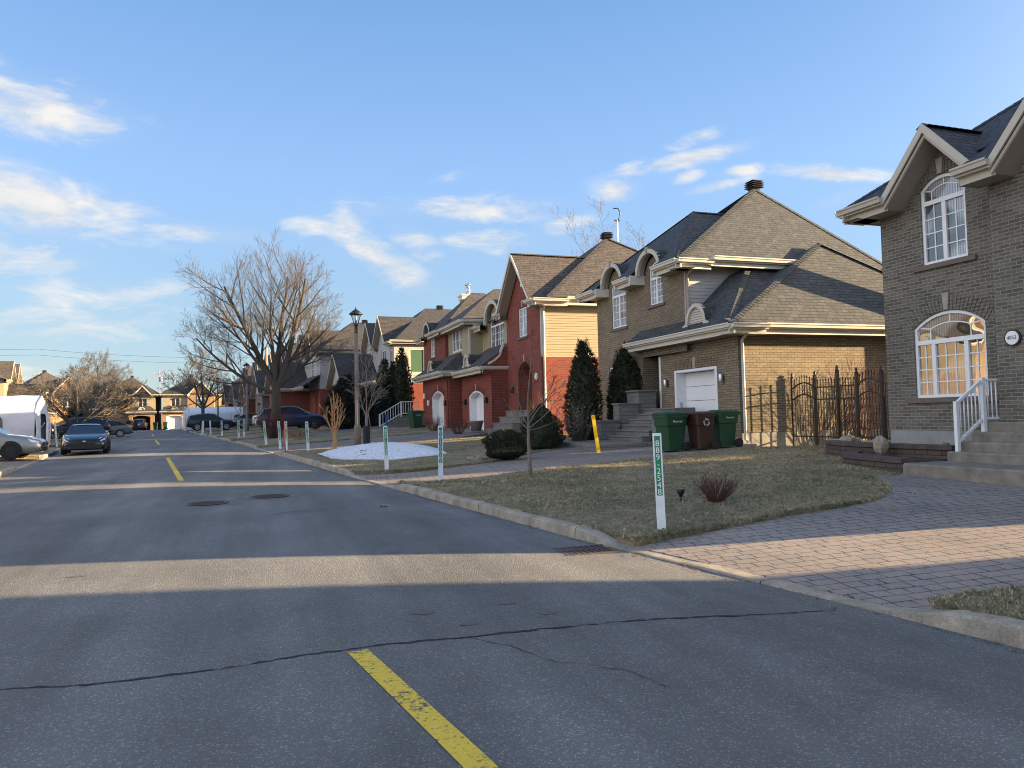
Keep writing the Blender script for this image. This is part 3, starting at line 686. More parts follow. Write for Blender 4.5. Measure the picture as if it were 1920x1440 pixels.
def window(parent, P, o, cols=(), rows=0, transom=None, fr=.06, d=.085, m=None, g=None, mun=.022, sill=None, fan=False, sashes=None, name='window', mullw=.09):
    """frame with muntins (one mesh) and the pane as its sub-part"""
    m = m or M['white']; g = g or M['glass']; mb = MB()
    h = fr/2
    us = o.us(12)
    bars(mb,P,(o.u0+h,o.v0),(o.u0+h,o.top(o.u0)),fr,d-.05,d); bars(mb,P,(o.u1-h,o.v0),(o.u1-h,o.top(o.u1)),fr,d-.05,d)
    bars(mb,P,(o.u0+fr,o.v0+h),(o.u1-fr,o.v0+h),fr,d-.053,d)
    tp = [(u,o.top(u)-h*1.05) for u in us]
    for a,b in zip(tp,tp[1:]): bars(mb,P,a,b,fr,d-.056,d)
    head = transom if transom else o.v1-h
    if transom:
        bars(mb,P,(o.u0+fr,transom),(o.u1-fr,transom),mullw,d-.06,d)
        if fan:
            cu = (o.u0+o.u1)/2; hw = (o.u1-o.u0)/2
            arc = [(cu+hw*.56*t, transom + (o.top(cu)-transom)*(.62 - .16*t*t)) for t in [-1+i/5 for i in range(11)]]
            for a,b in zip(arc,arc[1:]): bars(mb,P,a,b,mun,d-.02,d)
            bars(mb,P,(cu,arc[5][1]),(cu,o.top(cu)-fr),mun,d-.021,d)
            for sg,e in ((-1,arc[0]),(1,arc[-1])):
                bars(mb,P,e,(e[0],transom),mun,d-.022,d)
                uu = cu+sg*hw*.93; bars(mb,P,e,(uu,min(o.top(uu)-.02,e[1]+.16)),mun,d-.022,d)
    lim = [o.u0+fr] + list(cols) + [o.u1-fr]
    for c in cols: bars(mb,P,(c,o.v0+fr),(c,head),mullw,d-.054,d)
    if rows:
        for k,(a,b) in enumerate(zip(lim,lim[1:])):
            a += mullw/2 if k else 0; b -= mullw/2 if k < len(lim)-2 else 0
            for i in range(1,rows): v = lerp(o.v0+fr,head-.04,i/rows); bars(mb,P,(a,v),(b,v),mun,d-.024,d)
            nv = (sashes[k] if sashes else 2)
            for i in range(1,nv): u = lerp(a,b,i/nv); bars(mb,P,(u,o.v0+fr),(u,head),mun,d-.026,d)
    f = mb.build(name, m, parent)
    pb = MB(); q = [(o.u0,o.v0),(o.u1,o.v0)] + [(u,o.top(u)) for u in reversed(us)]
    pb.face([P(u,v,d-.012) for u,v in q]); pb.build('pane', g, f)
    if sill is not None:
        sb = MB(); sb.hexa([P(u,v,dd) for v in (o.v0-.10,o.v0-.003) for u,dd in ((o.u0-sill,-.06),(o.u1+sill,-.06),(o.u1+sill,.02),(o.u0-sill,.02))])
        sb.build('sill', M['sillstone'], f)
    return f
M['sillstone'] = plain('brown_sill_stone', (.15,.115,.095), .85, .15, 8.)
M['keystone'] = plain('pale_keystone', (.34,.30,.25), .85, .12, 8.)
def soldier(parent, m, P, o, h, over=.0, d=-.012, n=22, key=None):
    """arch course of bricks standing over an opening"""
    mb = MB()
    for i in range(n):
        a = lerp(o.u0-over,o.u1+over,i/n+.006); b = lerp(o.u0-over,o.u1+over,(i+1)/n-.006)
        cu = (o.u0+o.u1)/2
        if key and abs((a+b)/2-cu) < key: continue
        ta, tb = o.top(max(o.u0,min(o.u1,a))), o.top(max(o.u0,min(o.u1,b)))
        sp = .22 if o.rise else 0
        q = [(a,ta+.01),(b,tb+.01),(b+(b-cu)*sp,tb+h),(a+(a-cu)*sp,ta+h)]
        mb.hexa([P(u,v,.03) for u,v in q]+[P(u,v,d) for u,v in q])
    mb.build('arch_course', m, parent)
def keystone(parent, P, u, v, w=.13, h=.34, d=-.035):
    mb = MB(); q = [(u-w*.38,v),(u+w*.38,v),(u+w*.6,v+h),(u-w*.6,v+h)]
    mb.hexa([P(a,b,.03) for a,b in q]+[P(a,b,d) for a,b in q]); mb.build('keystone', M['keystone'], parent)
def eave(mb, soff, p0, p1, inward, ov=.5, gut=True, fh=.30):
    """gutter + fascia + soffit along an eave; p0,p1 roof edge points; inward = horizontal unit vector"""
    p0 = V(p0); p1 = V(p1); n = V(inward); d = (p1-p0).normalized(); z = V((0,0,1))
    if gut:      # gutter: moulded trough
        pr = [(-.015,-.13),(-.085,-.125),(-.10,-.06),(-.125,-.035),(-.125,-.005),(-.11,.0),(-.10,-.03),(-.015,-.03)]
        a = [p0 + n*x + z*y for x,y in pr]; b = [p1 + n*x + z*y for x,y in pr]; mb.loft([a,b])
    q = lambda x,y,p: p + n*x + z*y
    mb.hexa([q(.10,-fh,p0),q(.10,-fh,p1),q(.14,-fh,p1),q(.14,-fh,p0),q(.10,-.165,p0),q(.10,-.165,p1),q(.14,-.165,p1),q(.14,-.165,p0)])
    mb.hexa([q(-.012,-.165,p0),q(-.012,-.165,p1),q(.14,-.165,p1),q(.14,-.165,p0),q(-.012,-.02,p0),q(-.012,-.02,p1),q(.14,-.02,p1),q(.14,-.02,p0)])
    soff.face([q(.10,-fh+.012,p0),q(.10,-fh+.012,p1),q(ov+.03,-fh+.012,p1),q(ov+.03,-fh+.012,p0)])
def rake(mb, soff, p0, p1, nrm, ov=.5, h=.19, h2=.10):
    """barge boards along a gable edge p0 (low) - p1 (apex); nrm = outward horizontal"""
    p0 = V(p0); p1 = V(p1); n = V(nrm); z = V((0,0,1))
    def slab(dn, dz0, dz1, th):
        q = []
        for dz in (dz1, dz0):
            for p, t in ((p0,0),(p1,0),(p1,-th),(p0,-th)): q.append(p + n*(dn+t) + z*dz)
        mb.hexa(q)
    slab(.0, .0, -h, .035); slab(-.06, -h+.004, -h-h2, .03)
    soff.face([p0-n*.05+z*(-h-h2+.012), p1-n*.05+z*(-h-h2+.012), p1-n*(ov+.03)+z*(-h-h2+.012), p0-n*(ov+.03)+z*(-h-h2+.012)])
def roof(mb, *polys, th=.03):
    for p in polys:
        p = [V(q) for q in p]; nr = (p[1]-p[0]).cross(p[2]-p[0]).normalized()
        if nr.z < 0: p = p[::-1]; nr = -nr
        mb.face(p); b = [q - nr*th for q in p]; mb.face(b[::-1])
        for i in range(len(p)): mb.face([p[i], b[i], b[(i+1)%len(p)], p[(i+1)%len(p)]])
def hip(x0,x1,y0,y1,z,ax0,ax1,ay,az):
    """hip roof with its ridge along X from ax0 to ax1 at ay, az"""
    A,B = (ax0,ay,az),(ax1,ay,az); c = [(x0,y0,z),(x1,y0,z),(x1,y1,z),(x0,y1,z)]
    r = [[c[3],c[0],A],[c[1],c[2],B]]
    if abs(ax1-ax0) < 1e-4: r += [[c[0],c[1],A],[c[2],c[3],A]]
    else: r += [[c[0],c[1],B,A],[c[2],c[3],A,B]]
    return r
def hipcap(mb, a, b, w=.15):
    """ridge / hip cap shingles, overlapping"""
    a = V(a); b = V(b); L = (b-a).length; d = (b-a)/L; k = max(1,int(L/.16)); s = V((-d.y,d.x,0)).normalized()
    for i in range(k):
        p = a + d*(L*i/k); q = a + d*(L*(i+1)/k+.02); u = V((0,0,1)); dn = V((0,0,-.085))
        mb.face([p+u*.028,q+u*.018,q+s*w+dn+u*.018,p+s*w+dn+u*.028]); mb.face([q+u*.018,p+u*.028,p-s*w+dn+u*.028,q-s*w+dn+u*.018])
        mb.face([p+u*.028,p+s*w+dn+u*.028,p+s*w+dn,p,p-s*w+dn,p-s*w+dn+u*.028])
def roofvent(parent, c, s=1.0):
    mb = MB(); x,y,z = c; s *= .78
    mb.box((x-.17*s,y-.17*s,z-.3),(x+.17*s,y+.17*s,z+.05*s))
    for i,(r,h) in enumerate(((.30,.06),(.30,.15),(.30,.24),(.27,.33))):
        r *= s; zz = z+h*s; mb.loft([[(x-r,y-r,zz),(x+r,y-r,zz),(x+r,y+r,zz),(x-r,y+r,zz)],[(x-r*.93,y-r*.93,zz+.035*s),(x+r*.93,y-r*.93,zz+.035*s),(x+r*.93,y+r*.93,zz+.035*s),(x-r*.93,y+r*.93,zz+.035*s)]])
    mb.box((x-.2*s,y-.2*s,z),(x+.2*s,y+.2*s,z+.36*s))
    return mb.build('roof_vent', M['black'], parent)
def downspout(parent, x, y, z0, z1, nx=-1, ny=0, m=None, kick=True):
    mb = MB(); w = .035
    def pt(o, z): return (x+nx*o, y+ny*o, z)
    pts = [pt(.40,z1),pt(.40,z1-.12),pt(.05,z1-.38),pt(.05,z0+.14)] + ([pt(.22,z0+.05)] if kick else [])
    mb.tube(pts, .045, k=6, smooth=False); return mb.build('downspout', m or M['creamL'], parent)
def text_mesh(name, body, size, m, parent, M4, ext=.003, align='CENTER', sx=1.0):
    c = bpy.data.curves.new(name, 'FONT'); c.body = body; c.size = size; c.extrude = ext; c.align_x = align; c.align_y = 'CENTER'; c.resolution_u = 3
    o = bpy.data.objects.new(name, c); COL.objects.link(o); bpy.context.view_layer.update()
    me = bpy.data.meshes.new_from_object(o.evaluated_get(bpy.context.evaluated_depsgraph_get())); bpy.data.objects.remove(o); bpy.data.curves.remove(c)
    me.name = name; off = V((0,0,0)); p = parent
    while p is not None: off = off + p.location; p = p.parent
    me.transform(Matrix.Translation(-off) @ M4 @ Matrix.Diagonal((sx,1,1,1))); me.materials.clear(); me.materials.append(m)
    r = bpy.data.objects.new(name, me); COL.objects.link(r); r.parent = parent; return r
def facing(p, right, upv=(0,0,1)):
    """matrix placing text at p reading along right"""
    r = V(right).normalized(); u = V(upv).normalized(); n = r.cross(u); m = Matrix((r,u,n)).transposed().to_4x4(); m.translation = V(p); return m
FL = (0,-1,0)     # reading direction on walls facing -X (seen from the street)

# ------------------------------------------------------------------ house A: brick house at the right edge (front at X 13.1)
def house_a():
    z0 = .45; zf = 1.14; XB = 24.0; YN = 5.0
    H = thing('brick_house', 'grey-tan brick house at the right edge with tall arched windows and round number plaque', 'house', (13.1, 8.8, z0))
    wb = MB(); fb = MB(); sf = MB(); rf = MB(); tr = MB(); ar = MB()
    P = PX(13.1)
    lo = Op(10.47,12.10,1.80,3.22,.30); hi = Op(10.76,11.79,4.50,6.02,.24)
    wall(wb, P, 0, [(9.0,6.0),(10.13,6.0),(11.14,6.95),(12.16,6.0),(12.84,6.0)], zf, [lo,hi], depth=.11)
    P2 = PX(12.78)
    wall(wb, P2, 0, [(YN,6.25),(7.12,8.4),(9.5,5.9),(10.02,5.9)], zf, [], depth=.1)
    wb.face([(12.78,10.02,zf),(13.1,10.02,zf),(13.1,10.02,6.0),(12.78,10.02,6.0)])
    wall(wb, PYp(12.84), 0, [(13.1,6.0),(16.6,6.0)], zf); wall(wb, PXp(16.6), 0, [(10.3,6.0),(12.84,6.0)], zf); wall(wb, PYp(10.3), 0, [(16.6,6.0),(XB,6.0)], zf); wall(wb, PYm(YN), 0, [(12.78,6.0),(XB,6.0)], zf); wall(wb, PXp(XB), 0, [(YN,6.0),(10.3,6.0)], zf)
    wb.build('wall', M['brickA'], H)
    fb.box((13.112,10.03,z0-.2),(16.58,12.825,zf-.002)); fb.box((12.80,YN+.02,z0-.2),(XB-.02,10.0,zf-.004)); fb.build('foundation', M['concreteG'], H)
    soldier(H, M['brickA'], P, lo, .30, over=.06, n=24); soldier(H, M['brickA'], P, hi, .26, over=.04, n=17)
    # raised brick surrounds beside the windows
    for a,b,v0,v1 in ((10.24,10.47,1.8,3.3),(12.10,12.33,1.8,3.3),(10.56,10.76,4.5,6.05),(11.79,11.99,4.5,6.05)):
        pass
    keystone(H, P, (lo.u0+lo.u1)/2, lo.top(11.28)+.015); keystone(H, P, (hi.u0+hi.u1)/2, hi.top(11.27)+.015, h=.30)
    window(H, P, lo, cols=(10.92,11.66), rows=4, transom=2.93, fan=True, g=M['glassM'], sill=.24, sashes=(2,3,2))
    window(H, P, hi, cols=(11.275,), rows=4, transom=5.76, fan=True, g=M['glassC'], sill=.20, sashes=(2,2), fr=.065)
    # roof: main hip, left gable, right gable
    zE = 6.02
    k = 3.4/4.6; zi = zE + .62*k
    def lipA(y1, y0, far=False): roof(rf, [(12.5,y1,zE),(12.5,y0,zE),(13.12,y0,zi),(13.12,y1-(.62*.97 if far else 0),zi)])
    roof(rf, [(13.12,13.34-.62*.97,zi),(13.12,YN-.5+.6,zi),(17.1,8.77,zE+3.4)], [(12.5,YN-.5,zE),(XB+.5,YN-.5,zE),(19.6,8.77,zE+3.4),(17.1,8.77,zE+3.4)], [(XB+.5,YN-.5,zE),(XB+.5,10.6,zE),(19.6,8.77,zE+3.4)], [(XB+.5,10.6,zE),(17.0,10.8,zE+1.2),(17.1,8.77,zE+3.4),(19.6,8.77,zE+3.4)], [(17.0,13.34,zE),(12.5,13.34,zE),(17.1,8.77,zE+3.4)], [(17.0,13.34,zE),(17.0,10.8,zE+1.2),(17.1,8.77,zE+3.4)])
    lipA(13.34, 12.19, True); roof(rf, [(12.2,10.2,zE-.09),(12.2,9.4,zE-.09),(13.12,9.4,zi),(13.12,10.2,zi)])
    def gable(yc, hw, xf, ridge, xe, zE=zE, hn=None, zn=None):
        roof(rf, [(xf,yc+hw,zE),(xe,yc+hw,zE),(xe,yc,ridge),(xf,yc,ridge)], [(xf,yc-(hn or hw),zn or zE),(xe,yc-(hn or hw),zn or zE),(xe,yc,ridge),(xf,yc,ridge)])
    gable(11.14, 1.06, 12.52, 7.16, 14.6); gable(7.1, 2.42, 12.2, 8.62, 16.4, 5.92, 2.46, 6.06)
    hipcap(rf, (12.5,13.34,zE), (17.1,8.77,zE+3.4)); hipcap(rf, (12.52,11.14,7.16),(14.2,11.14,7.16)); hipcap(rf, (12.2,7.1,8.62),(16.0,7.1,8.62))
    rf.build('roof', M['shingleA'], H)
    eave(tr, sf, (12.5,13.36,zE), (12.5,12.17,zE), (1,0,0), .6); eave(tr, sf, (12.18,10.2,zE-.1), (12.18,9.5,zE-.1), (1,0,0), .6)
    eave(tr, sf, (12.45,13.36,zE), (17.0,13.36,zE), (0,-1,0), .5); eave(tr, sf, (12.2,YN-.5,zE), (XB+.5,YN-.5,zE), (0,1,0), .5)
    rake(tr, sf, (12.5,12.20,zE), (12.5,11.14,7.18), (-1,0,0), .6); rake(tr, sf, (12.5,10.08,zE), (12.5,11.14,7.18), (-1,0,0), .6)
    rake(tr, sf, (12.18,9.53,zE-.1), (12.18,7.1,8.64), (-1,0,0), .6); rake(tr, sf, (12.18,4.62,6.06), (12.18,7.1,8.64), (-1,0,0), .6)
    # return boxes closing the gutter ends
    tr.box((12.28,10.18,zE-.4),(12.8,10.21,zE-.13))
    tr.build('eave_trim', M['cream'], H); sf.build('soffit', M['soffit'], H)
    roofvent(H, (18.4,8.77,zE+3.4))
    # round number plaque
    pl = MB(); pl.disc((12.755,9.68,2.80), .15, .03, (1,0,0), 28); pq = pl.build('number_plaque', M['black'], H)
    p2 = MB(); p2.disc((12.735,9.68,2.80), .122, .02, (1,0,0), 28); p2.build('plaque_face', M['white'], pq)
    text_mesh('house_number', '4852', .09, M['black'], pq, facing((12.7235,9.68,2.80), FL), .001)
house_a()
# ------------------------------------------------------------------ house B: buff brick house with the garage, number 4848
def arch_pts(c, r, k=14, a0=0, a1=pi, sq=1.0): return [(c[0]+r*cos(lerp(a0,a1,i/k)), c[1]+r*sq*sin(lerp(a0,a1,i/k))) for i in range(k+1)]
def eyebrow(H, P, cu, v0, r, sq=.95, band=.15, deep=2.0, d0=-.34, louver=True, wallm=None, key=True, flare=True):
    """arched dormer: moulded arch board in front, little barrel roof behind, louvred or brick face"""
    tr = MB(); o = arch_pts((cu,v0), r, 16, sq=sq); i = arch_pts((cu,v0), r-band, 16, sq=(r*sq-band)/(r-band))
    for a in range(16):
        q = [i[a],o[a],o[a+1],i[a+1]]
        tr.hexa([P(u,v,d0+.12) for u,v in q]+[P(u,v,d0) for u,v in q])
    if flare:
        for sg in (-1,1):
            u = cu+sg*r; q = [(u-sg*band,v0),(u,v0+.05),(u+sg*.17,v0-.02),(u+sg*.17,v0-.10),(u-sg*band,v0-.10)]
            if sg < 0: q = q[::-1]
            n = len(q); tr.loft([[P(a,b,d0+.12) for a,b in q],[P(a,b,d0-.003) for a,b in q]])
    t = tr.build('arch_trim', M['cream'], H)
    if key: keystone(t, lambda u,v,d: P(u,v,d+d0), cu, v0+r*sq-band-.03, w=.11, h=band+.10, d=-.03)
    rf = MB(); o2 = arch_pts((cu,v0-.05), r+.02, 16, sq=sq*1.04)
    rf.loft([[P(u,v,d0+.02) for u,v in o2],[P(u,v,d0+deep) for u,v in o2]], caps=False, closed=False, smooth=True)
    rf.build('dormer_roof', M['shingleD'], H)
    lb = MB(); i3 = arch_pts((cu,v0-.05), r-.03, 16, sq=sq*1.02)
    lb.loft([[P(u,v,d0+.10) for u,v in i3],[P(u,v,.01) for u,v in i3]], caps=False, closed=False, smooth=True); lb.build('dormer_lining', M['cream'], t)
    fb = MB(); i2 = arch_pts((cu,v0), r-band+.02, 16, sq=(r*sq-band)/(r-band))
    if louver:
        hh = (r*sq-band); v = v0-.08; d = d0+.06
        while v < v0+hh:
            t_ = max(0,v-v0)/hh; hw = (r-band)*sqrt(max(0,1-t_*t_)); 
            t2 = max(0,v+.075-v0)/hh; hw2 = (r-band)*sqrt(max(0,1-min(1,t2*t2)))
            fb.face([P(cu-hw,v,d),P(cu+hw,v,d),P(cu+hw2,v+.075,d+.03),P(cu-hw2,v+.075,d+.03)]); fb.face([P(cu-hw2,v+.075,d+.03),P(cu+hw2,v+.075,d+.03),P(cu+hw2,v+.075,d),P(cu-hw2,v+.075,d)]); v += .075
        fb.build('louvre', M['cream'], H)
    return t
def wall_lamp(H, c, n=(-1,0,0), m=None, r=.07, h=.26):
    x,y,z = c; m = m or M['alum']; mb = MB(); mb.lathe((x+n[0]*.10,y+n[1]*.10,z-h/2), [(r*.9,0),(r,.02),(r,h-.02),(r*.9,h)], 12)
    b = MB(); b.box((x-.02+n[0]*.02,y-.05,z-.07),(x+.02+n[0]*.06,y+.05,z+.07))
    w = b.build('wall_lamp', M['black'], H); mb.build('lamp_shade', m, w); return w
def house_b():
    z0 = .60
    H = thing('brick_house', 'buff brick house with white garage door and big grey hip roofs behind the bins', 'house', (13.5, 22.5, z0))
    wb = MB(); sb = MB(); fb = MB(); sf = MB(); rf = MB(); tr = MB(); ar = MB()
    YG = 18.65; XG = 13.5; XL = 13.3; YA = 23.95; YF = 27.55; YU = 21.04; XB = 23.5
    PG = PX(XG); PL = PX(XL)
    door = Op(19.73,22.15,z0-.05,3.0)
    wall(wb, PG, 0, [(YG,4.0),(23.2,4.0)], z0-.1, [door], depth=.38)
    w1 = Op(25.08,26.24,4.88,6.42,.36); w2 = Op(22.42,23.30,5.36,6.54,.30); w3 = Op(24.62,26.62,2.10,3.42)
    for yc,r in ((25.66,.86),(22.86,.80)): pass
    def topc(yc, r, zt): return [(yc-r,zt)] + [(yc+r*cos(pi*(1-i/12)), zt+.0+r*.9*sin(pi*i/12)) for i in range(1,12)] + [(yc+r,zt)]
    prof = [(YU,6.42)] + topc(22.86,.72,6.42) + topc(25.66,.80,6.42) + [(YF,6.42)]
    wall(wb, PL, 0, prof, 3.6, [Op(w1.u0,w1.u1,w1.v0,w1.v1,w1.rise),w2], depth=.11)
    wall(wb, PL, 0, [(YA,3.6),(YF,3.6)], z0-.1, [w3], depth=.11)
    # alcove by the door, with its lamp
    wb.face([(XL,YA,1.2),(XL,YA,3.6),(14.6,YA,3.6),(14.6,YA,1.2)]); wb.face([(14.6,23.2,.5),(14.6,YA,.5),(14.6,YA,3.7),(14.6,23.2,3.7)]); wb.face([(XG,23.2,.5),(14.6,23.2,.5),(14.6,23.2,4.0),(XG,23.2,4.0)])
    # side wall (sunlit) with a high small window, far side, back
    side = Op(18.9,19.7,2.3,3.0)
    wall(wb, PYm(YG), 0, [(XG,4.0),(XB,4.0)], .98, [], depth=.1)
    wall(wb, PYp(YF), 0, [(XL,6.42),(14.7,6.42)], .6); wall(wb, PXp(19.5), 0, [(YU,6.42),(25.0,6.42)], .6); wb.face([(14.7,YF,.6),(19.5,25.0,.6),(19.5,25.0,6.42),(14.7,YF,6.42)]); wall(wb, PXp(XB), 0, [(YG,4.0),(YU+2,4.0)], .6); wall(wb, PYp(YU+2), 0, [(19.5,4.0),(XB,4.0)], .6)
    wb.build('wall', M['brickB'], H)
    wall(sb, PYm(YU), 0, [(XL+.07,6.42),(19.5,6.42)], 3.9, [], lap=.115); sb.build('siding', M['sidingG'], H)
    cb = MB(); cb.box((XL-.004,YU-.022,4.2),(XL+.075,YU+.05,6.42)); cb.build('corner_trim', M['taupe'], H)
    fb.box((XG+.012,YG+.012,z0-.3),(XB-.01,23.1,.985)); fb.build('foundation', M['concrete'], H)
    soldier(H, M['brickB'], PG, door, .34, over=.0, n=30); soldier(H, M['brickB'], PL, w3, .26, over=.03, n=20)
    keystone(H, PG, 20.94, 3.02, w=.17, h=.36); keystone(H, PL, 25.62, 3.44, w=.13, h=.32)
    window(H, PL, w1, cols=(25.66,), rows=4, transom=6.10, sashes=(2,2), g=M['glassC'], sill=.10); window(H, PL, w2, cols=(22.86,), rows=4, transom=6.28, sashes=(2,2), g=M['glassC'], sill=.14, fr=.05)
    window(H, PL, w3, cols=(25.62,), rows=4, transom=3.02, sashes=(3,3), g=M['glassC'], sill=.08)
    # garage door: white sectional door deep in its frame
    g = MB(); zz = z0+.0
    for k in range(5):
        a = lerp(z0,2.93,k/5); b = lerp(z0,2.93,(k+1)/5)-.012; g.bevbox((XG+.34,19.83,a),(XG+.38,22.05,b),.008)
    gd = g.build('garage_door', M['white'], H)
    f = MB(); f.box((XG-.02,22.05,z0-.05),(XG+.36,22.16,2.93)); f.box((XG-.02,19.72,z0-.05),(XG+.36,19.83,2.93)); f.box((XG-.024,19.72,2.93),(XG+.36,22.16,3.01)); f.build('door_frame', M['white'], gd)
    kp_ = MB(); kp_.box((XG+.12,22.028,1.75),(XG+.19,22.052,1.95)); kp_.build('keypad', M['steelgrey'], gd)
    wall_lamp(H, (XG,22.62,2.62)); wall_lamp(H, (XG,19.40,2.62)); wall_lamp(H, (14.0,YA,2.95), (0,-1,0))
    dr = MB(); dr.box((XG-.006,23.05,1.55),(XG+.02,23.17,3.55)); dr.build('door_jamb', M['white'], H)
    nm = text_mesh('house_number', '4848', .20, M['black'], H, facing((XL-.02,24.30,3.18), FL), .012)
    # roofs
    zU = 6.46; zL = 4.12
    up_c = (18.6,24.3,10.25)
    kf = (up_c[2]-zU)/(up_c[0]-12.72); XI = 13.34
    ring = hip(12.72,21.4,20.5,28.1,zU, up_c[0],up_c[0],up_c[1],up_c[2])
    roof(rf, ring[2], [(21.4,20.5,zU),(21.4,25.0,zU),up_c], [(21.4,25.0,zU),(15.0,28.1,zU),up_c], [(15.0,28.1,zU),(13.4,28.1,zU),up_c])
    ks = (9.1-zU)/(15.75-12.7); zi = zU-.004+ks*(XI-12.7); e = (XI-12.7)/(15.75-12.7)
    yn_, yf_ = lerp(20.48,24.2,e), lerp(28.12,24.2,e)
    A, B = (15.75,24.2,9.1), (17.8,24.2,9.1)
    roof(rf, [(XI,yf_,zi),(XI,yn_,zi),A], [(12.7,20.48,zU-.004),(18.2,20.48,zU-.004),B,A], [(14.6,28.12,zU-.004),(12.7,28.12,zU-.004),A,B])
    for a_,b_ in ((28.12,26.5),(24.8,23.7),(22.02,20.48)):
        roof(rf, [(12.7,a_,zU-.004),(12.7,b_,zU-.004),(XI,max(b_,yn_),zi),(XI,min(a_,yf_),zi)])
    lo_c = (18.6,20.95,7.35)
    roof(rf, [(12.85,18.12,zL),(24.0,18.12,zL),lo_c], [(12.85,18.12,zL),lo_c,(12.85,21.3,zL)], [(24.0,18.12,zL),(24.0,21.3,zL),lo_c])
    gx = (15.55,20.86,6.34)
    roof(rf, [(12.83,18.14,zL-.004),(12.83,24.32,zL-.004),(13.3,24.0,zL+.46),(15.0,21.04,6.1),gx], [(12.83,18.14,zL-.004),gx,(17.3,20.86,6.34),(17.3,18.14,zL-.004)])
    # small lower return of the side eave in front of the garage corner
    roof(rf, [(12.83,17.98,zL-.02),(14.05,17.98,zL-.02),(14.05,18.3,zL+.16),(12.83,18.3,zL+.16)])
    for a,b in (((12.72,20.5,zU),up_c),((12.70,20.48,zU),(15.75,24.2,9.1)),((15.75,24.2,9.1),(17.5,24.2,9.1)),((21.4,20.5,zU),up_c),((12.85,18.12,zL),lo_c),((12.83,18.14,zL),gx),((24,18.12,zL),lo_c),(gx,(17.0,20.86,6.34)),((12.7,28.12,zU),(15.75,24.2,9.1))): hipcap(rf, a, b)
    rf.build('roof', M['shingleB'], H)
    # eaves: upper front in three pieces, upper side, garage front, side
    for a,b in ((28.12,26.50),(24.80,23.72),(22.02,20.46)): eave(tr, sf, (12.70,a,zU), (12.70,b,zU), (1,0,0), .6)
    for a,b in ((26.52,26.44),(24.88,24.80),(23.74,23.64),(22.08,22.0)): tr.box((12.72,a,zU-.30),(13.35,b,zU+.02))
    eave(tr, sf, (12.70,20.48,zU), (14.0,20.48,zU), (0,1,0), .55); eave(tr, sf, (13.95,20.40,zU+.10), (17.9,20.40,zU+.10), (0,1,0), .6)
    eave(tr, sf, (12.7,28.12,zU), (15,28.12,zU), (0,-1,0), .55)
    eave(tr, sf, (12.83,24.34,zL), (12.83,18.0,zL), (1,0,0), .66); eave(tr, sf, (12.83,17.98,zL-.01), (14.08,17.98,zL-.01), (0,1,0), .66); eave(tr, sf, (14.06,18.12,zL+.02), (24.0,18.12,zL+.02), (0,1,0), .55)
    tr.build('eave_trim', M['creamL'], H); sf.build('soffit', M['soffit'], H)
    eyebrow(H, PL, 25.66, zU-.02, .92, sq=.95, louver=False, deep=2.2, flare=False); eyebrow(H, PL, 22.86, zU-.02, .86, sq=.95, louver=False, deep=2.2, flare=False)
    eyebrow(H, PX(13.08), 20.12, 4.34, .55, sq=1.15, band=.12, d0=-.05, deep=1.6, key=False)
    ch = MB(); ch.box((20.65,17.92,.6),(21.4,18.64,7.6)); ch.build('chimney', M['brickB'], H)  # unseen stack added to cast the shadow stripe on the garage roof
    roofvent(H, (18.6,24.3,10.18), 1.15)
    downspout(H, 13.62, YG, z0+.05, zL-.05, 0, -1); downspout(H, 13.36, YU, 4.5, zU-.1, 0, -1, M['taupe'], kick=False)
house_b()
# ------------------------------------------------------------------ house C: red brick twin house with two arched garage doors
def arched_garage(H, P, o, m=None, zb=None, wide=2):
    g = MB(); d = .36; us = o.us(12)
    q = [(o.u0,o.v0),(o.u1,o.v0)] + [(u,o.top(u)) for u in reversed(us)]
    g.face([P(u,v,d) for u,v in q])
    n = 4
    for i in range(n):
        a = lerp(o.v0,o.v1-.05,i/n)+.02; b = lerp(o.v0,o.v1-.05,(i+1)/n)-.02
        for k in range(3):
            u0 = lerp(o.u0+.12,o.u1-.12,k/3)+.03; u1 = lerp(o.u0+.12,o.u1-.12,(k+1)/3)-.03
            bars(g, P, (u0,(a+b)/2), (u1,(a+b)/2), b-a-.06, d-.022, d-.002)
    gd = g.build('garage_door', m or M['white'], H)
    f = MB(); bars(f,P,(o.u0+.04,o.v0),(o.u0+.04,o.top(o.u0)),.08,-.01,d-.001); bars(f,P,(o.u1-.04,o.v0),(o.u1-.04,o.top(o.u1)),.08,-.01,d-.001)
    tp = [(u,o.top(u)-.04) for u in us]
    for a,b in zip(tp,tp[1:]): bars(f,P,a,b,.08,-.013,d-.001)
    f.build('door_frame', m or M['white'], gd); return gd
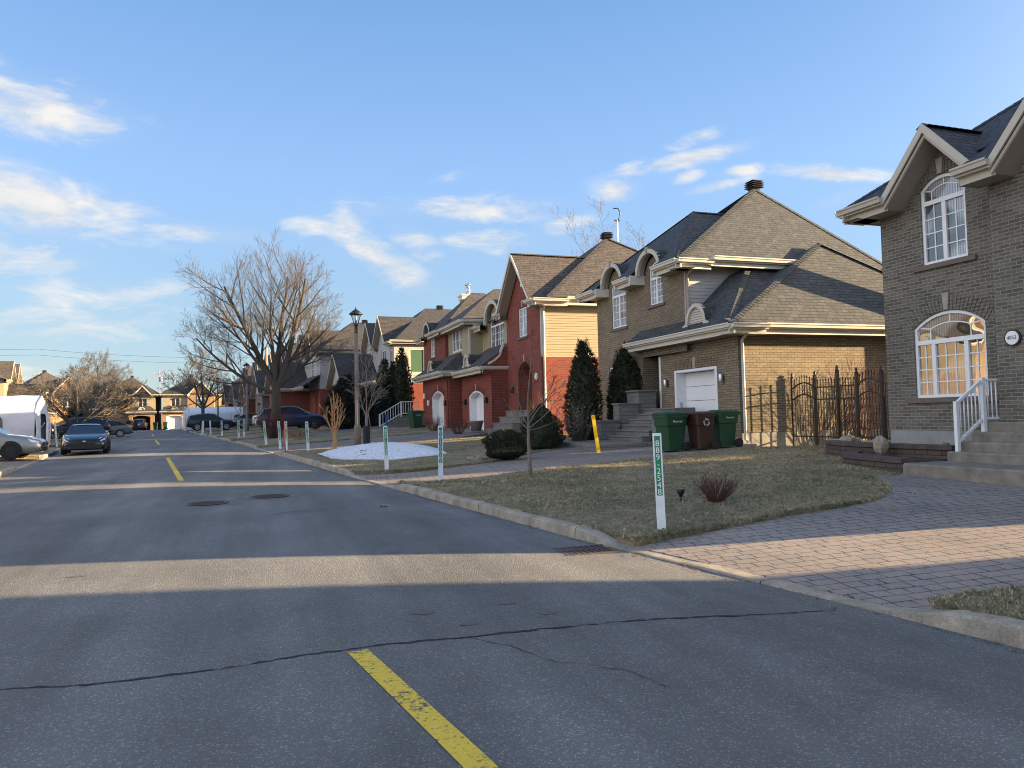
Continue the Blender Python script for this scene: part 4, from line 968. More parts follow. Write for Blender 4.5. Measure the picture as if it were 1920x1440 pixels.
def house_c():
    z0 = .75
    H = thing('brick_house', 'red brick twin house with cream siding, steep front gable and two arched white garage doors', 'house', (12.0, 38.0, z0))
    wb, sb, sf, rf, tr, ar, fb = MB(), MB(), MB(), MB(), MB(), MB(), MB()
    XT, XG2, XS, XU, XK, XG1 = 12.0, 11.15, 12.4, 11.6, 11.4, 10.5
    Y0, Y1, Y2, Y3, Y4 = 30.5, 35.05, 40.35, 45.0, 50.9
    zE = 6.6; zE2 = 6.95
    PT = PX(XT); PG2 = PX(XG2); PS = PX(XS); PU = PX(XU); PK = PX(XK); PG1 = PX(XG1)
    ent = Op(31.75,33.55,1.85,3.55,.55); wt = Op(32.2,33.3,5.28,6.62); lv = Op(32.62,32.92,7.62,8.2)
    wall(wb, PT, 0, [(Y0,zE),(30.55,zE),(32.75,8.85),(34.95,zE),(Y1,zE)], z0, [ent,wt], depth=.12)
    # entrance recess and door
    rc = MB(); q = [(ent.u0,ent.v0),(ent.u1,ent.v0)] + [(u,ent.top(u)) for u in reversed(ent.us())]
    rc.loft([[PT(u,v,.11) for u,v in q],[PT(u,v,1.1) for u,v in q]], caps=False); rc.face([PT(u,v,1.1) for u,v in q]); rc.build('entrance_recess', M['brickR'], H)
    d = MB(); d.bevbox((XT+1.02,32.15,1.86),(XT+1.07,33.15,3.85),.01)
    for v in (2.1,3.0): d.bevbox((XT+1.0,32.28,v),(XT+1.03,33.02,v+.75),.02)
    dd = d.build('door', M['white'], H); k = MB(); k.ball((XT+.98,32.25,2.85),.035,.035,.035); k.build('handle', M['alum'], dd)
    # sunlit side: brick below, siding above
    wall(wb, PYm(Y0), 0, [(XT,4.15),(23,4.15)], z0); wall(sb, PYm(Y0), 0, [(XT+.02,zE),(23,zE)], 4.15, lap=.115)
    wall(wb, PXp(23), 0, [(Y0,zE),(Y2,zE)], z0); wall(wb, PYp(Y4), 0, [(XK,zE2),(16.8,zE2)], z0); wall(wb, PXp(16.8), 0, [(Y2,zE2),(Y4,zE2)], z0); wall(wb, PYp(Y2), 0, [(16.8,zE),(23,zE)], z0)
    wb.face([(XT,Y1,z0),(XS+.6,Y1,z0),(XS+.6,Y1,zE),(XT,Y1,zE)][::-1])
    # first garage and the siding above it
    g2 = Op(36.42,38.98,.86,2.70,.28)
    wall(wb, PG2, 0, [(Y1,3.75),(Y2+.1,3.75)], z0-.2, [g2], depth=.36); wall(wb, PYm(Y1+.02), 0, [(XG2,3.75),(XT+.02,3.75)], z0-.2)
    ws = Op(36.66,38.98,5.22,6.62,.42)
    arch = [(37.82+1.14*cos(pi*(1-i/14)), zE+1.05*sin(pi*i/14)) for i in range(1,14)]
    wall(sb, PS, 0, [(Y1,zE),(36.68,zE)] + arch + [(38.96,zE),(Y2,zE)], 4.5, [ws], depth=.1, lap=.115)
    # second unit: lit flank, siding bay, brick bay
    wall(sb, PYm(Y2), 0, [(XU,zE2),(14.5,zE2)], 4.0, lap=.115)
    wu = Op(41.85,44.15,5.48,6.80)
    wall(sb, PU, 0, [(Y2,zE2),(Y3,zE2)], 4.0, [wu], depth=.1, lap=.115)
    wk = Op(47.75,48.95,5.58,7.0)
    arch = [(48.9+1.0*cos(pi*(1-i/14)), zE2+.95*sin(pi*i/14)) for i in range(1,14)]
    wall(wb, PK, 0, [(Y3,zE2),(47.88,zE2)] + arch + [(49.92,zE2),(Y4,zE2)], z0, [wk], depth=.1)
    wb.face([(XK,Y3,z0),(XU+.4,Y3,z0),(XU+.4,Y3,zE2),(XK,Y3,zE2)])
    g1 = Op(42.0,44.85,.86,2.85,.34)
    wall(wb, PG1, 0, [(Y2+.42,3.95),(47.4,3.95)], z0-.2, [g1], depth=.36); wall(wb, PYm(Y2+.42), 0, [(XG1,3.95),(XU+.3,3.95)], z0-.2); wall(wb, PYp(47.4), 0, [(XG1,3.95),(XU,3.95)], z0-.2)
    wb.build('wall', M['brickR'], H); sb.build('siding', M['siding'], H)
    for a_,b_ in (((XU-.03,Y2-.03,4.9),(XU+.07,Y2+.05,zE2)),((XS-.02,Y2-.09,5.0),(XS+.05,Y2-.01,zE)),((XT-.01,Y0-.035,4.16),(XT+.09,Y0+.03,zE))): cb = MB(); cb.box(a_,b_); cb.build('corner_trim', M['creamL'], H)
    soldier(H, M['brickR'], PG2, g2, .26, over=.14, n=30); soldier(H, M['brickR'], PG1, g1, .26, over=.14, n=32); soldier(H, M['brickR'], PT, ent, .24, over=.0, n=22); soldier(H, M['brickR'], PT, wt, .22, over=.06, n=14)
    for P_, u, v in ((PG2,37.7,g2.top(37.7)+.02),(PG1,43.4,g1.top(43.4)+.02),(PT,32.65,ent.top(32.65)+.02),(PT,32.75,6.66)): keystone(H, P_, u, v, h=.32)
    arched_garage(H, PG2, g2); arched_garage(H, PG1, g1)
    window(H, PT, wt, cols=(32.75,), rows=4, sashes=(2,2), g=M['glassC'], sill=.16); window(H, PS, ws, cols=(37.4,38.24), rows=3, transom=6.45, sashes=(2,2,2), g=M['glass'], fr=.09)
    window(H, PU, wu, cols=(42.6,43.4), rows=2, sashes=(1,1,1), g=M['glassC'], fr=.09); window(H, PK, wk, cols=(48.35,), rows=4, sashes=(1,1), g=M['glassC'], sill=.14)
    lo = MB(); lo.box((XT-.02,lv.u0,lv.v0),(XT+.02,lv.u1,lv.v1)); lo.build('gable_vent', M['white'], H)
    # roofs
    xo = 11.45
    roof(rf, [(xo,30.35,zE+.05),(15.6,30.35,zE+.05),(15.6,32.75,9.14),(xo,32.75,9.14)], [(xo,35.15,zE+.05),(15.6,35.15,zE+.05),(15.6,32.75,9.14),(xo,32.75,9.14)])
    ap = (17.0,33.9,10.45); hb = zE+.12
    roof(rf, [(12.1,30.0,hb),(23.5,30.0,hb),ap], [(23.5,30.0,hb),(23.5,40.8,hb),ap], [(23.5,40.8,hb),(12.35,40.8,hb+.02),ap], [(12.1,30.0,hb),ap,(12.35,40.8,hb+.02)])
    for a,b in ((35.1,36.35),(39.3,40.8)): roof(rf, [(11.75,a,zE-.1),(11.75,b,zE-.1),(12.5,b,zE+.4),(12.5,a,zE+.4)])
    roof(rf, *hip(11.0,18.5,39.85,46.4,zE2+.04, 14.0,15.5,43.1,9.3)); roof(rf, *hip(11.0,17.2,44.4,51.4,zE2+.03, 14.0,14.9,47.9,9.85))
    # garage roofs
    roof(rf, [(10.6,Y1-.0,4.08),(10.6,41.0,4.08),(12.4,39.3,5.35),(12.4,Y1,5.35)], [(10.6,41.0,4.08),(12.4,41.0,4.08),(12.4,39.3,5.35)])
    roof(rf, [(9.95,40.4,4.2),(9.95,48.0,4.2),(11.65,46.2,5.45),(11.65,42.2,5.45)], [(9.95,40.4,4.2),(11.65,42.2,5.45),(11.65,40.4,4.2)], [(9.95,48.0,4.2),(11.65,48.0,4.2),(11.65,46.2,5.45)])
    hipcap(rf, (12.1,30.0,hb), ap); hipcap(rf, (xo,32.75,9.14),(15.6,32.75,9.14)); hipcap(rf, (23.5,30,hb), ap)
    rf.build('roof', M['shingleC'], H)
    rake(tr, sf, (xo-.02,30.4,zE+.06), (xo-.02,32.75,9.17), (-1,0,0), .5); rake(tr, sf, (xo-.02,35.15,zE+.0), (xo-.02,32.75,9.17), (-1,0,0), .5)
    eave(tr, sf, (xo,30.9,zE+.06), (xo,29.95,zE+.06), (1,0,0), .5); eave(tr, sf, (xo,29.95,zE+.05), (13.1,29.95,zE+.05), (0,1,0), .5); eave(tr, sf, (13.05,30.0,zE+.16), (23.5,30.0,zE+.16), (0,1,0), .5, fh=.36)
    eave(tr, sf, (xo,35.4,zE+.06), (xo,34.8,zE+.06), (1,0,0), .5)
    eave(tr, sf, (11.75,40.9,zE), (11.75,39.2,zE), (1,0,0), .6); eave(tr, sf, (11.0,45.0,zE2+.05), (11.0,39.8,zE2+.05), (1,0,0), .6); eave(tr, sf, (11.0,39.83,zE2+.05), (14.0,39.83,zE2+.05), (0,1,0), .5)
    eave(tr, sf, (10.85,47.9,zE2+.05), (10.85,44.9,zE2+.05), (1,0,0), .55); eave(tr, sf, (10.85,51.4,zE2+.05), (10.85,49.95,zE2+.05), (1,0,0), .55)
    eave(tr, sf, (10.58,41.0,4.08), (10.58,Y1-.05,4.08), (1,0,0), .6); eave(tr, sf, (10.58,Y1-.02,4.08), (12.0,Y1-.02,4.08), (0,1,0), .1)
    eave(tr, sf, (9.93,48.05,4.2), (9.93,40.35,4.2), (1,0,0), .6); eave(tr, sf, (9.93,40.38,4.2), (11.6,40.38,4.2), (0,1,0), .4)
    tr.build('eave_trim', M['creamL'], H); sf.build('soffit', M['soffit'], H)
    eyebrow(H, PS, 37.82, zE-.02, 1.32, sq=.9, louver=False, deep=2.6, key=False, flare=False, band=.2); eyebrow(H, PK, 48.9, zE2-.02, 1.05, sq=.95, louver=False, deep=2.4, key=False, flare=False)
    eyebrow(H, PX(10.9), 38.55, 4.35, .52, sq=1.15, band=.14, d0=-.05, deep=1.5, key=False); eyebrow(H, PX(10.25), 44.2, 4.45, .52, sq=1.15, band=.14, d0=-.05, deep=1.5, key=False)
    gs = MB(); gs.face([(10.62,Y1+.012,3.7),(12.4,Y1+.012,3.7),(12.4,Y1+.012,5.33),(10.62,Y1+.012,4.06)]); gs.build('garage_gable', M['brickR'], H)
    # S-shaped flashing where the garage roof meets the tall wall
    fl = MB(); pts = [(XT-.03,Y1+.03,5.25),(11.82,Y1+.03,5.2),(11.7,Y1+.03,4.9),(11.6,Y1+.03,4.6),(11.3,Y1+.03,4.35),(11.0,Y1+.03,4.2)]
    for a,b in zip(pts,pts[1:]): fl.beam(a,b,.10,.12,up=(0,1,0))
    fl.build('flashing', M['creamL'], H)
    roofvent(H, (ap[0],ap[1],ap[2]-.08), 1.1)
    ch = MB(); ch.box((14.0,50.1,7.8),(15.0,50.89,10.0)); c_ = ch.build('chimney', M['siding'], H)
    cc = MB(); cc.box((13.88,49.98,10.0),(15.12,51.02,10.12)); cc.box((13.93,50.03,9.75),(15.07,50.97,9.998)); cc.build('chimney_cap', M['creamL'], c_)
    fq = MB(); fq.lathe((14.5,50.5,10.12), [(.16,0),(.16,.55),(.13,.56),(.13,.66),(.22,.67),(.22,.74),(.1,.80)], 14); fq.build('flue', M['alum'], c_)
    downspout(H, 12.12, Y0, z0+.1, zE, 0, -1, kick=False); downspout(H, XG1, 41.0, z0+.1, 4.0, -1, 0, M['brickR'], kick=False)
    for c in ((XG2,35.75,2.45),(XG2,39.6,2.45),(XT,34.2,2.9),(XG1,41.4,2.45)): wall_lamp(H, c, m=M['black'], r=.08, h=.30)
    for c in ((XG1,45.5,2.55),(XG1,46.6,3.0)): wall_lamp(H, c, m=M['white'], r=.09, h=.32)
    rd = MB(); rd.disc((XT-.03,31.1,3.35),.16,.05,(1,0,0),20); rd.build('number_plaque', M['white'], H)
    # front steps of the first unit
    st = MB()
    for i in range(4): st.box((10.5+.34*i,31.2,z0-.3),(10.5+.34*(i+1) if i < 3 else XT-.002,34.0,z0+.27*(i+1)))
    for i in range(4): st.box((10.46+.34*i,31.16,z0+.27*(i+1)+.002),(10.52+.34*(i+1) if i < 3 else XT-.002,34.04,z0+.27*(i+1)+.05))
    st.build('front_steps', M['stonewall'], H)
house_c()
# ------------------------------------------------------------------ gabled twin houses further up the right side (one model, copied)
def house_g(name, label, bm, sm, loc, rz, group, rm='shingleD'):
    H = thing(name, label, 'house', (0,0,0), group)
    wb, sb, sf, rf, tr = MB(), MB(), MB(), MB(), MB()
    W = 10.4; D = 10.0; e = 6.15; zb = 3.05
    P0 = PX(0); ga = 3.0; gb = 7.1; hw = 1.75; ap = 8.25
    w1 = Op(2.35,3.65,4.0,5.7); w2 = Op(6.45,7.75,4.0,5.7); w0 = Op(.45,1.05,3.9,5.5)
    wall(sb, P0, 0, [(0,e),(ga-hw,e),(ga,ap-.25),(ga+hw,e),(gb-hw,e),(gb,ap-.25),(gb+hw,e),(W,e)], zb, [w1,w2,w0], depth=.08, lap=.2)
    door = Op(1.0,2.0,.5,2.6)
    wall(wb, P0, 0, [(0,zb),(W,zb)], -.6, [door], depth=.3)
    sw = Op(1.1,2.3,3.75,5.6)
    wall(sb, PYm(0), 0, [(0,e),(D,e)], zb, [sw], depth=.08, lap=.2); wall(wb, PYm(0), 0, [(0,zb),(D,zb)], -.6)
    wall(sb, PYp(W), 0, [(0,e),(D,e)], zb); wall(wb, PYp(W), 0, [(0,zb),(D,zb)], -.6); wall(wb, PXp(D), 0, [(0,e),(W,e)], -.6)
    # garage wing towards the street
    gx = -2.6; g0, g1 = 4.6, 9.9; ge = 3.35; gr = 5.75; gm = (g0+g1)/2
    go = Op(5.6,8.9,-.05,2.3,.25)
    wall(wb, PX(gx), 0, [(g0,ge),(g1,ge)], -.6, [go], depth=.25); wall(sb, PX(gx), 0, [(g0,ge),(gm,gr-.3),(g1,ge)], ge-.01, lap=.2)
    wall(wb, PYm(g0), 0, [(gx,ge),(0,ge)], -.6); wall(wb, PYp(g1), 0, [(gx,ge),(0,ge)], -.6)
    wb.build('wall', bm, H); sb.build('siding', sm, H)
    arched_garage(H, PX(gx), go, M['taupe'])
    dm = MB(); dm.box((.24,1.0,.5),(.28,2.0,2.6)); dm.build('door', M['white'], H)
    for P,o in ((P0,w1),(P0,w2)): window(H, P, o, cols=((o.u0+o.u1)/2,), rows=2, sashes=(1,1), fr=.09, g=M['glass'], mun=.03)
    window(H, P0, w0, fr=.08, rows=2, sashes=(1,), g=M['glass'], mun=.03); window(H, PYm(0), sw, fr=.12, m=M['creamL'], g=M['glassGreen'])
    o = .45
    roof(rf, *hip(-.0,D+o,-o,W+o,e+.04, 4.0,6.5,W/2,e+3.15))
    roof(rf, [(-o,-o,e-.15),(-o,ga-hw-.1,e-.15),(.02,ga-hw-.1,e+.06),(.02,-o,e+.06)], [(-o,ga+hw+.1,e-.15),(-o,gb-hw-.1,e-.15),(.02,gb-hw-.1,e+.06),(.02,ga+hw+.1,e+.06)], [(-o,gb+hw+.1,e-.15),(-o,W+o,e-.15),(.02,W+o,e+.06),(.02,gb+hw+.1,e+.06)])
    for c in (ga,gb): roof(rf, [(-o,c-hw-.12,e-.05),(3.2,c-hw-.12,e-.05),(3.2,c,ap),(-o,c,ap)], [(-o,c+hw+.12,e-.05),(3.2,c+hw+.12,e-.05),(3.2,c,ap),(-o,c,ap)])
    roof(rf, [(gx-o,g0-.45,ge-.1),(0.1,g0-.45,ge-.1),(0.1,gm,gr),(gx-o,gm,gr)], [(gx-o,g1+.45,ge-.1),(0.1,g1+.45,ge-.1),(0.1,gm,gr),(gx-o,gm,gr)])
    # lean-to roof over the entrance beside the garage
    roof(rf, [(-1.5,-.2,ge-.1),(-1.5,g0,ge-.1),(.05,g0,ge+.9),(.05,-.2,ge+.9)])
    rf.build('roof', M[rm], H)
    for c in (ga,gb):
        rake(tr, sf, (-o-.02,c-hw-.15,e-.06), (-o-.02,c,ap+.03), (-1,0,0), .45, h=.17, h2=.08); rake(tr, sf, (-o-.02,c+hw+.15,e-.06), (-o-.02,c,ap+.03), (-1,0,0), .45, h=.17, h2=.08)
    rake(tr, sf, (gx-o-.02,g0-.5,ge-.12), (gx-o-.02,gm,gr+.03), (-1,0,0), .45, h=.17, h2=.08); rake(tr, sf, (gx-o-.02,g1+.5,ge-.12), (gx-o-.02,gm,gr+.03), (-1,0,0), .45, h=.17, h2=.08)
    for a,b in ((ga-hw,-.5),(gb-hw,ga+hw),(W+.5,gb+hw)): eave(tr, sf, (-o-.01,a,e-.1), (-o-.01,b,e-.1), (1,0,0), .45, gut=True, fh=.26)
    eave(tr, sf, (-o,-o,e-.02), (D+o,-o,e-.02), (0,1,0), .45, fh=.26); eave(tr, sf, (gx-o,g0-.46,ge-.08), (0,g0-.46,ge-.08), (0,1,0), .45, fh=.26); eave(tr, sf, (-1.52,g0,ge-.1), (-1.52,-.2,ge-.1), (1,0,0), .4, fh=.24)
    tr.build('eave_trim', M['cream'], H); sf.build('soffit', M['soffit'], H)
    roofvent(H, (5.2,W/2,e+3.1), 1.1)
    H.location = loc; H.rotation_euler = (0,0,rz)
    return H
M['glassGreen'] = glass('green_tinted_glass', (.08,.16,.11), None, .004)
GR = 'gabled houses up the right side of the street'
def rowpos(y, off=10.25): return (KR(y) + off + .0, y, lawn_z(KR(y)+9, y) - .05)
RZ = R(6.7)
hd = house_g('gabled_house', 'grey siding house over red brick, nearest of the gabled row beyond the red twin house', M['brickR'], M['sidingG'], (9.85,53.8,1.12), R(4.5), GR)
for y, lab, m in ((64.0,'grey siding house with twin gables, directly beyond the nearest gabled house','r'),(75.4,'taupe brick house with dark garage roof, behind the big bare street tree','t'),(86.6,'gabled house up the street, just right of the wooden utility pole','r'),(98.0,'gabled house near the far end of the right row, beside the lamp posts','t'),(109.2,'last gabled house of the right row before the cross street','r')):
    if m == 't' and 'ht' not in globals():
        ht = house_g('gabled_house', lab, M['brickG'], M['sidingG'], (KR(y)+8.6,y,1.22), RZ, GR); continue
    src = hd if m == 'r' else ht
    copy_tree(src, loc=(KR(y)+(8.4 if y < 70 else 8.6), y, 1.2 if y < 80 else 1.25), rz=RZ, label=lab)
# the neighbour behind the camera whose shadow crosses the road
copy_tree(ht, loc=(13.4,-10.0,.25), rz=0, label='brick house behind the viewpoint, next to the numbered house')
# ------------------------------------------------------------------ houses across the end of the street and on the left
def house_t(name, label, loc, rz, group, mirror=False, bm=None, sm=None, dark_door=False, rm='shingleD', big_gable=False):
    """two-storey house: garage side with siding above and a low hip roof with a small arch, brick side with a gable"""
    bm = bm or M['brickY']; sm = sm or M['siding']
    H = thing(name, label, 'house', (0,0,0), group)
    W = 7.6; D = 9.0; e = 5.5; wb, sb, sf, rf, tr = MB(), MB(), MB(), MB(), MB()
    Y = (lambda a, b: (W-b, W-a)) if mirror else (lambda a, b: (a, b))
    gx = -1.3; a0, a1 = Y(4.0,W)                    # garage half
    b0, b1 = Y(0,4.0)                               # brick half
    P0 = PX(0); PG = PX(gx); PB = PX(-.3)
    c = (a0+a1)/2; wu = Op(c-.65,c+.65,3.6,5.0)
    bc = (b0+b1)/2; wb1 = Op(bc-.7,bc+.7,3.5,4.9)
    gab = big_gable
    top = [(a0,e),(a1,e)] if not gab else [(a0,e),(c-1.2,e),(c,e+1.2),(c+1.2,e),(a1,e)]
    wall(sb, P0, 0, top, 2.6, [wu], depth=.08, lap=.2)
    wall(wb, PB, 0, [(b0,e),(bc-1.75,e),(bc,e+1.9),(bc+1.75,e),(b1,e)], -.5, [wb1], depth=.08)
    ye = b1 if not mirror else b0
    wb.face([(-.3,ye,-.5),(0,ye,-.5),(0,ye,e),(-.3,ye,e)])
    go = Op(c-1.25,c+1.25,-.03,2.0,.25)
    wall(wb, PG, 0, [(a0,2.75),(a1,2.75)], -.5, [go], depth=.3); wall(wb, PYm(a0), 0, [(gx,2.75),(0,2.75)], -.5); wall(wb, PYp(a1), 0, [(gx,2.75),(0,2.75)], -.5)
    wall(wb, PYm(0), 0, [(-.3 if not mirror else 0,e),(D,e)], -.5); wall(wb, PYp(W), 0, [(-.3 if mirror else 0,e),(D,e)], -.5); wall(wb, PXp(D), 0, [(0,e),(W,e)], -.5)
    wb.build('wall', bm, H); sb.build('siding', sm, H)
    if dark_door:
        g = MB(); bx = [(u,v) for u,v in ((go.u0,go.v0),(go.u1,go.v0))] + [(u,go.top(u)) for u in reversed(go.us())]
        g.loft([[PG(u,v,.3) for u,v in bx],[PG(u,v,5.0) for u,v in bx]], caps=False); g.face([PG(u,v,5.0) for u,v in bx]); g.build('open_garage', M['taupe'], H)
    else: arched_garage(H, PG, go)
    window(H, P0, wu, cols=(c,), rows=2, fr=.12, m=M['creamL'], g=M['glass'], mun=.03, sashes=(1,1)); window(H, PB, wb1, cols=(bc,), rows=2, fr=.1, g=M['glass'], mun=.03, sashes=(1,1))
    o = .45
    roof(rf, *hip(-o,D+o,-o,W+o,e+.05, 3.4,5.2,W/2,e+3.0))
    roof(rf, [(-.3-o,bc-1.95,e-.05),(3,bc-1.95,e-.05),(3,bc,e+2.15),(-.3-o,bc,e+2.15)], [(-.3-o,bc+1.95,e-.05),(3,bc+1.95,e-.05),(3,bc,e+2.15),(-.3-o,bc,e+2.15)])
    if gab: roof(rf, [(-o,c-1.35,e),(2.6,c-1.35,e),(2.6,c,e+1.45),(-o,c,e+1.45)], [(-o,c+1.35,e),(2.6,c+1.35,e),(2.6,c,e+1.45),(-o,c,e+1.45)])
    roof(rf, [(gx-.4,a0-.35,2.85),(gx-.4,a1+.35,2.85),(0.02,a1-.75,3.75),(0.02,a0+.75,3.75)], [(gx-.4,a0-.35,2.85),(0.02,a0+.75,3.75),(0.02,a0-.35,2.85)], [(gx-.4,a1+.35,2.85),(0.02,a1-.75,3.75),(0.02,a1+.35,2.85)])
    rf.build('roof', M[rm], H)
    eave(tr, sf, (-o,a1+.4,e+.04), (-o,a0-.3,e+.04), (1,0,0), .45, fh=.28) if not gab else None
    for s_ in (-1,1):
        rake(tr, sf, (-.3-o-.02,bc+s_*1.98,e-.08), (-.3-o-.02,bc,e+2.18), (-1,0,0), .45, h=.18, h2=.1)
        if gab: rake(tr, sf, (-o-.02,c+s_*1.38,e), (-o-.02,c,e+1.48), (-1,0,0), .45, h=.18, h2=.1); eave(tr, sf, (-o,c+s_*1.9+.5,e+.04), (-o,c+s_*1.9-.5,e+.04), (1,0,0), .45, fh=.28)
    eave(tr, sf, (gx-.42,a1+.37,2.86), (gx-.42,a0-.37,2.86), (1,0,0), .4, fh=.28)
    eave(tr, sf, (-o,-o,e+.05), (D,-o,e+.05), (0,1,0), .45, fh=.26); eave(tr, sf, (-o,W+o,e+.05), (D,W+o,e+.05), (0,-1,0), .45, fh=.26)
    tr.build('eave_trim', M['creamL'], H); sf.build('soffit', M['soffit'], H)
    eyebrow(H, PX(gx+.15), c, 3.08, .5, sq=1.0, band=.12, d0=-.05, deep=1.2, key=False)
    roofvent(H, (4.2,W/2,e+2.95), 1.1)
    H.location = loc; H.rotation_euler = (0,0,rz); return H
GE = 'houses facing the end of the street'
zt = zr(130)
t2 = house_t('brick_house', 'ochre brick house at the street end with a white garage door and dark hip roof', (-5.2,131,zt), R(90), GE)
t1 = house_t('brick_house', 'ochre house at the street end with an open dark garage holding a car', (-13.9,131,zt), R(90), GE, mirror=True, dark_door=True, big_gable=True)
t3 = copy_tree(t2, loc=(2.6,134,zt), rz=R(90), label='far brick house behind the white shelter at the right of the street end')
t4 = copy_tree(t1, loc=(-23.0,132,zt), rz=R(90), label='far brown-roofed house behind the bare tree on the left')
t5 = house_t('brick_house', 'big brown-roofed house with a lit ochre gable above the white car shelter', (-21.6,118.5,zr(118)), R(115), 'houses on the left side of the street', rm='shingleC')
t6 = copy_tree(t5, loc=(-34.0,126,zr(120)), rz=R(95), label='brown-roofed house half hidden behind the left bare tree')
l1 = house_g('siding_house', 'sunlit cream siding house cut off by the left edge of the photo', M['brickY'], M['siding'], (-25.4,103.0,zr(95)), R(186), 'houses on the left side of the street', 'shingleC')
# two more of the left row stand beside the viewpoint: they show in the arched window's reflection
copy_tree(l1, loc=(-19.5,52.0,.75), rz=R(187), label='sunlit siding house mirrored in the arched window, further one'); copy_tree(t5, loc=(-18.0,36.0,.6), rz=R(187), label='sunlit brick house mirrored in the arched window, nearer one')
# ------------------------------------------------------------------ winter car shelters
def shelter(name, label, loc, rz, L, W, hw, ht, win=True, open_end=True):
    t = thing(name, label, 'car shelter', (0,0,0), 'white winter car shelters')
    mb = MB(); n = 9
    def rg(x, k=0):
        j = lambda: random.uniform(-.025,.025)
        return [(x,0,0),(x,-.04+j(),hw*.5),(x,.0+j(),hw),(x,W*.16,hw+(ht-hw)*.55+j()),(x,W*.5,ht+j()),(x,W*.84,hw+(ht-hw)*.55+j()),(x,W+j(),hw),(x,W+.03,hw*.5),(x,W,0)]
    xs_ = [L*i/14 for i in range(15)]
    mb.loft([rg(x) for x in xs_], caps=False, closed=False, smooth=True)
    mb.face([(0,0,0),(0,0,hw),(0,W*.16,hw+(ht-hw)*.55),(0,W/2,ht),(0,W*.84,hw+(ht-hw)*.55),(0,W,hw),(0,W,0)])
    mb.build('canopy', M['tarp'], t)
    ed = MB()
    fr = [(L,W*.0,0),(L,0,hw),(L,W*.16,hw+(ht-hw)*.55),(L,W/2,ht),(L,W*.84,hw+(ht-hw)*.55),(L,W,hw),(L,W,0)]
    # drawn-back door flaps and a header with a zip window on the open end
    ed.face([(L+.01,0,hw),(L+.01,W,hw),(L+.01,W*.84,hw+(ht-hw)*.55),(L+.01,W/2,ht),(L+.01,W*.16,hw+(ht-hw)*.55)])
    for y0,y1,s_ in ((0,W*.34,1),(W*.72,W,-1)):
        r = []
        for i in range(9):
            y = lerp(y0,y1,i/8); r.append((L+.02+.10*sin(i*2.1), y, 0))
        top_ = [(p[0]*1.0, lerp(p[1], y0 if s_ > 0 else y1, .1), hw+.02) for p in r]
        mid_ = [(p[0]+.06, lerp(p[1], y0 if s_ > 0 else y1, .35), hw*.5) for p in r]
        ed.loft([r,mid_,top_], caps=False, closed=False, smooth=True)
    ed.build('door_flap', M['tarp'], t)
    pf = MB(); pf.tube(fr, .03, k=6); pf.tube([(L-.3,-.06,.1),(L+.35,W*.2,hw*.72)], .025, k=6); pf.build('pole_frame', M['steelgrey'], t)
    if win:
        for x in (L*.12,L*.42,L*.72):
            w_ = MB(); pts = [(x-.38,-.075,.78),(x+.38,-.075,.78)] + [(x+.38*cos(pi*i/10),-.075,1.35+.38*sin(pi*i/10)) for i in range(11)]
            w_.loft([pts,[(a,b+.03,c) for a,b,c in pts]]); w_.build('window', plain('clear_vinyl_window', (.10,.115,.135), .15, .35, 3.), t)
    t.location = loc; t.rotation_euler = (0,0,rz); return t
shelter('car_shelter', 'white peaked car shelter with arched windows behind the silver sedan', (-17.0,45.5,.60), R(2), 6.4, 3.4, 1.75, 2.75)
shelter('car_shelter', 'long white car shelter far up the right side, behind the black cars', (-7.2,98.5,zr(98)+.25), R(8), 8.2, 3.6, 1.9, 2.7)
# ------------------------------------------------------------------ vegetation
def twig(mb, pts, radii, k):
    """light tapered tube without caps"""
    n = len(mb.v); a = None
    for i, p in enumerate(pts):
        d = pts[min(i+1,len(pts)-1)] - pts[max(i-1,0)]
        if a is None: a = d.orthogonal().normalized()
        else:
            a = a - d*(a.dot(d)/d.dot(d)); a.normalize()
        b = d.cross(a).normalized()
        for j in range(k):
            c, s = cos(2*pi*j/k)*radii[i], sin(2*pi*j/k)*radii[i]; mb.v.append((p.x+a.x*c+b.x*s, p.y+a.y*c+b.y*s, p.z+a.z*c+b.z*s))
    for i in range(len(pts)-1):
        for j in range(k):
            q = n+i*k+j; r = n+i*k+(j+1)%k; mb.f.append((q,r,r+k,q+k)); mb.sm.append(True)
def grow(rng, mbs, p, d, L, r, lvl, spec):
    seg = spec['seg'][lvl]; pts = [p]; rad = [r]; e = spec['taper'][lvl]
    for i in range(seg):
        d = (d + V((rng.gauss(0,1),rng.gauss(0,1),rng.gauss(0,1)))*spec['wob'][lvl] + V((0,0,spec['up'][lvl]))).normalized()
        p = p + d*(L/seg); pts.append(p); rad.append(max(spec['rmin'], r*(1-(1-e)*(i+1)/seg)))
    twig(mbs[0 if lvl < spec['split'] else 1], pts, rad, 7 if lvl == 0 else 5 if lvl == 1 else 4 if lvl == 2 else 3)
    if lvl+1 >= len(spec['n']): return
    n = spec['n'][lvl]
    for i in range(n):
        t = lerp(spec['from'][lvl], 1.0, (i+rng.random()*.8)/n) if n > 1 else 1
        f = t*seg; k = min(seg-1,int(f)); q = pts[k].lerp(pts[k+1], f-k); dd = (pts[k+1]-pts[k]).normalized()
        ax = dd.orthogonal().normalized(); ax = Matrix.Rotation(2.4*i + rng.random()*1.2, 3, dd) @ ax
        ang = R(rng.uniform(*spec['ang'][lvl])); nd = (Matrix.Rotation(ang, 3, ax) @ dd)
        grow(rng, mbs, q, nd, L*rng.uniform(*spec['len'][lvl])*(1.12-.45*t), max(spec['rmin'], lerp(r, r*e, t)*spec['rr'][lvl]), lvl+1, spec)
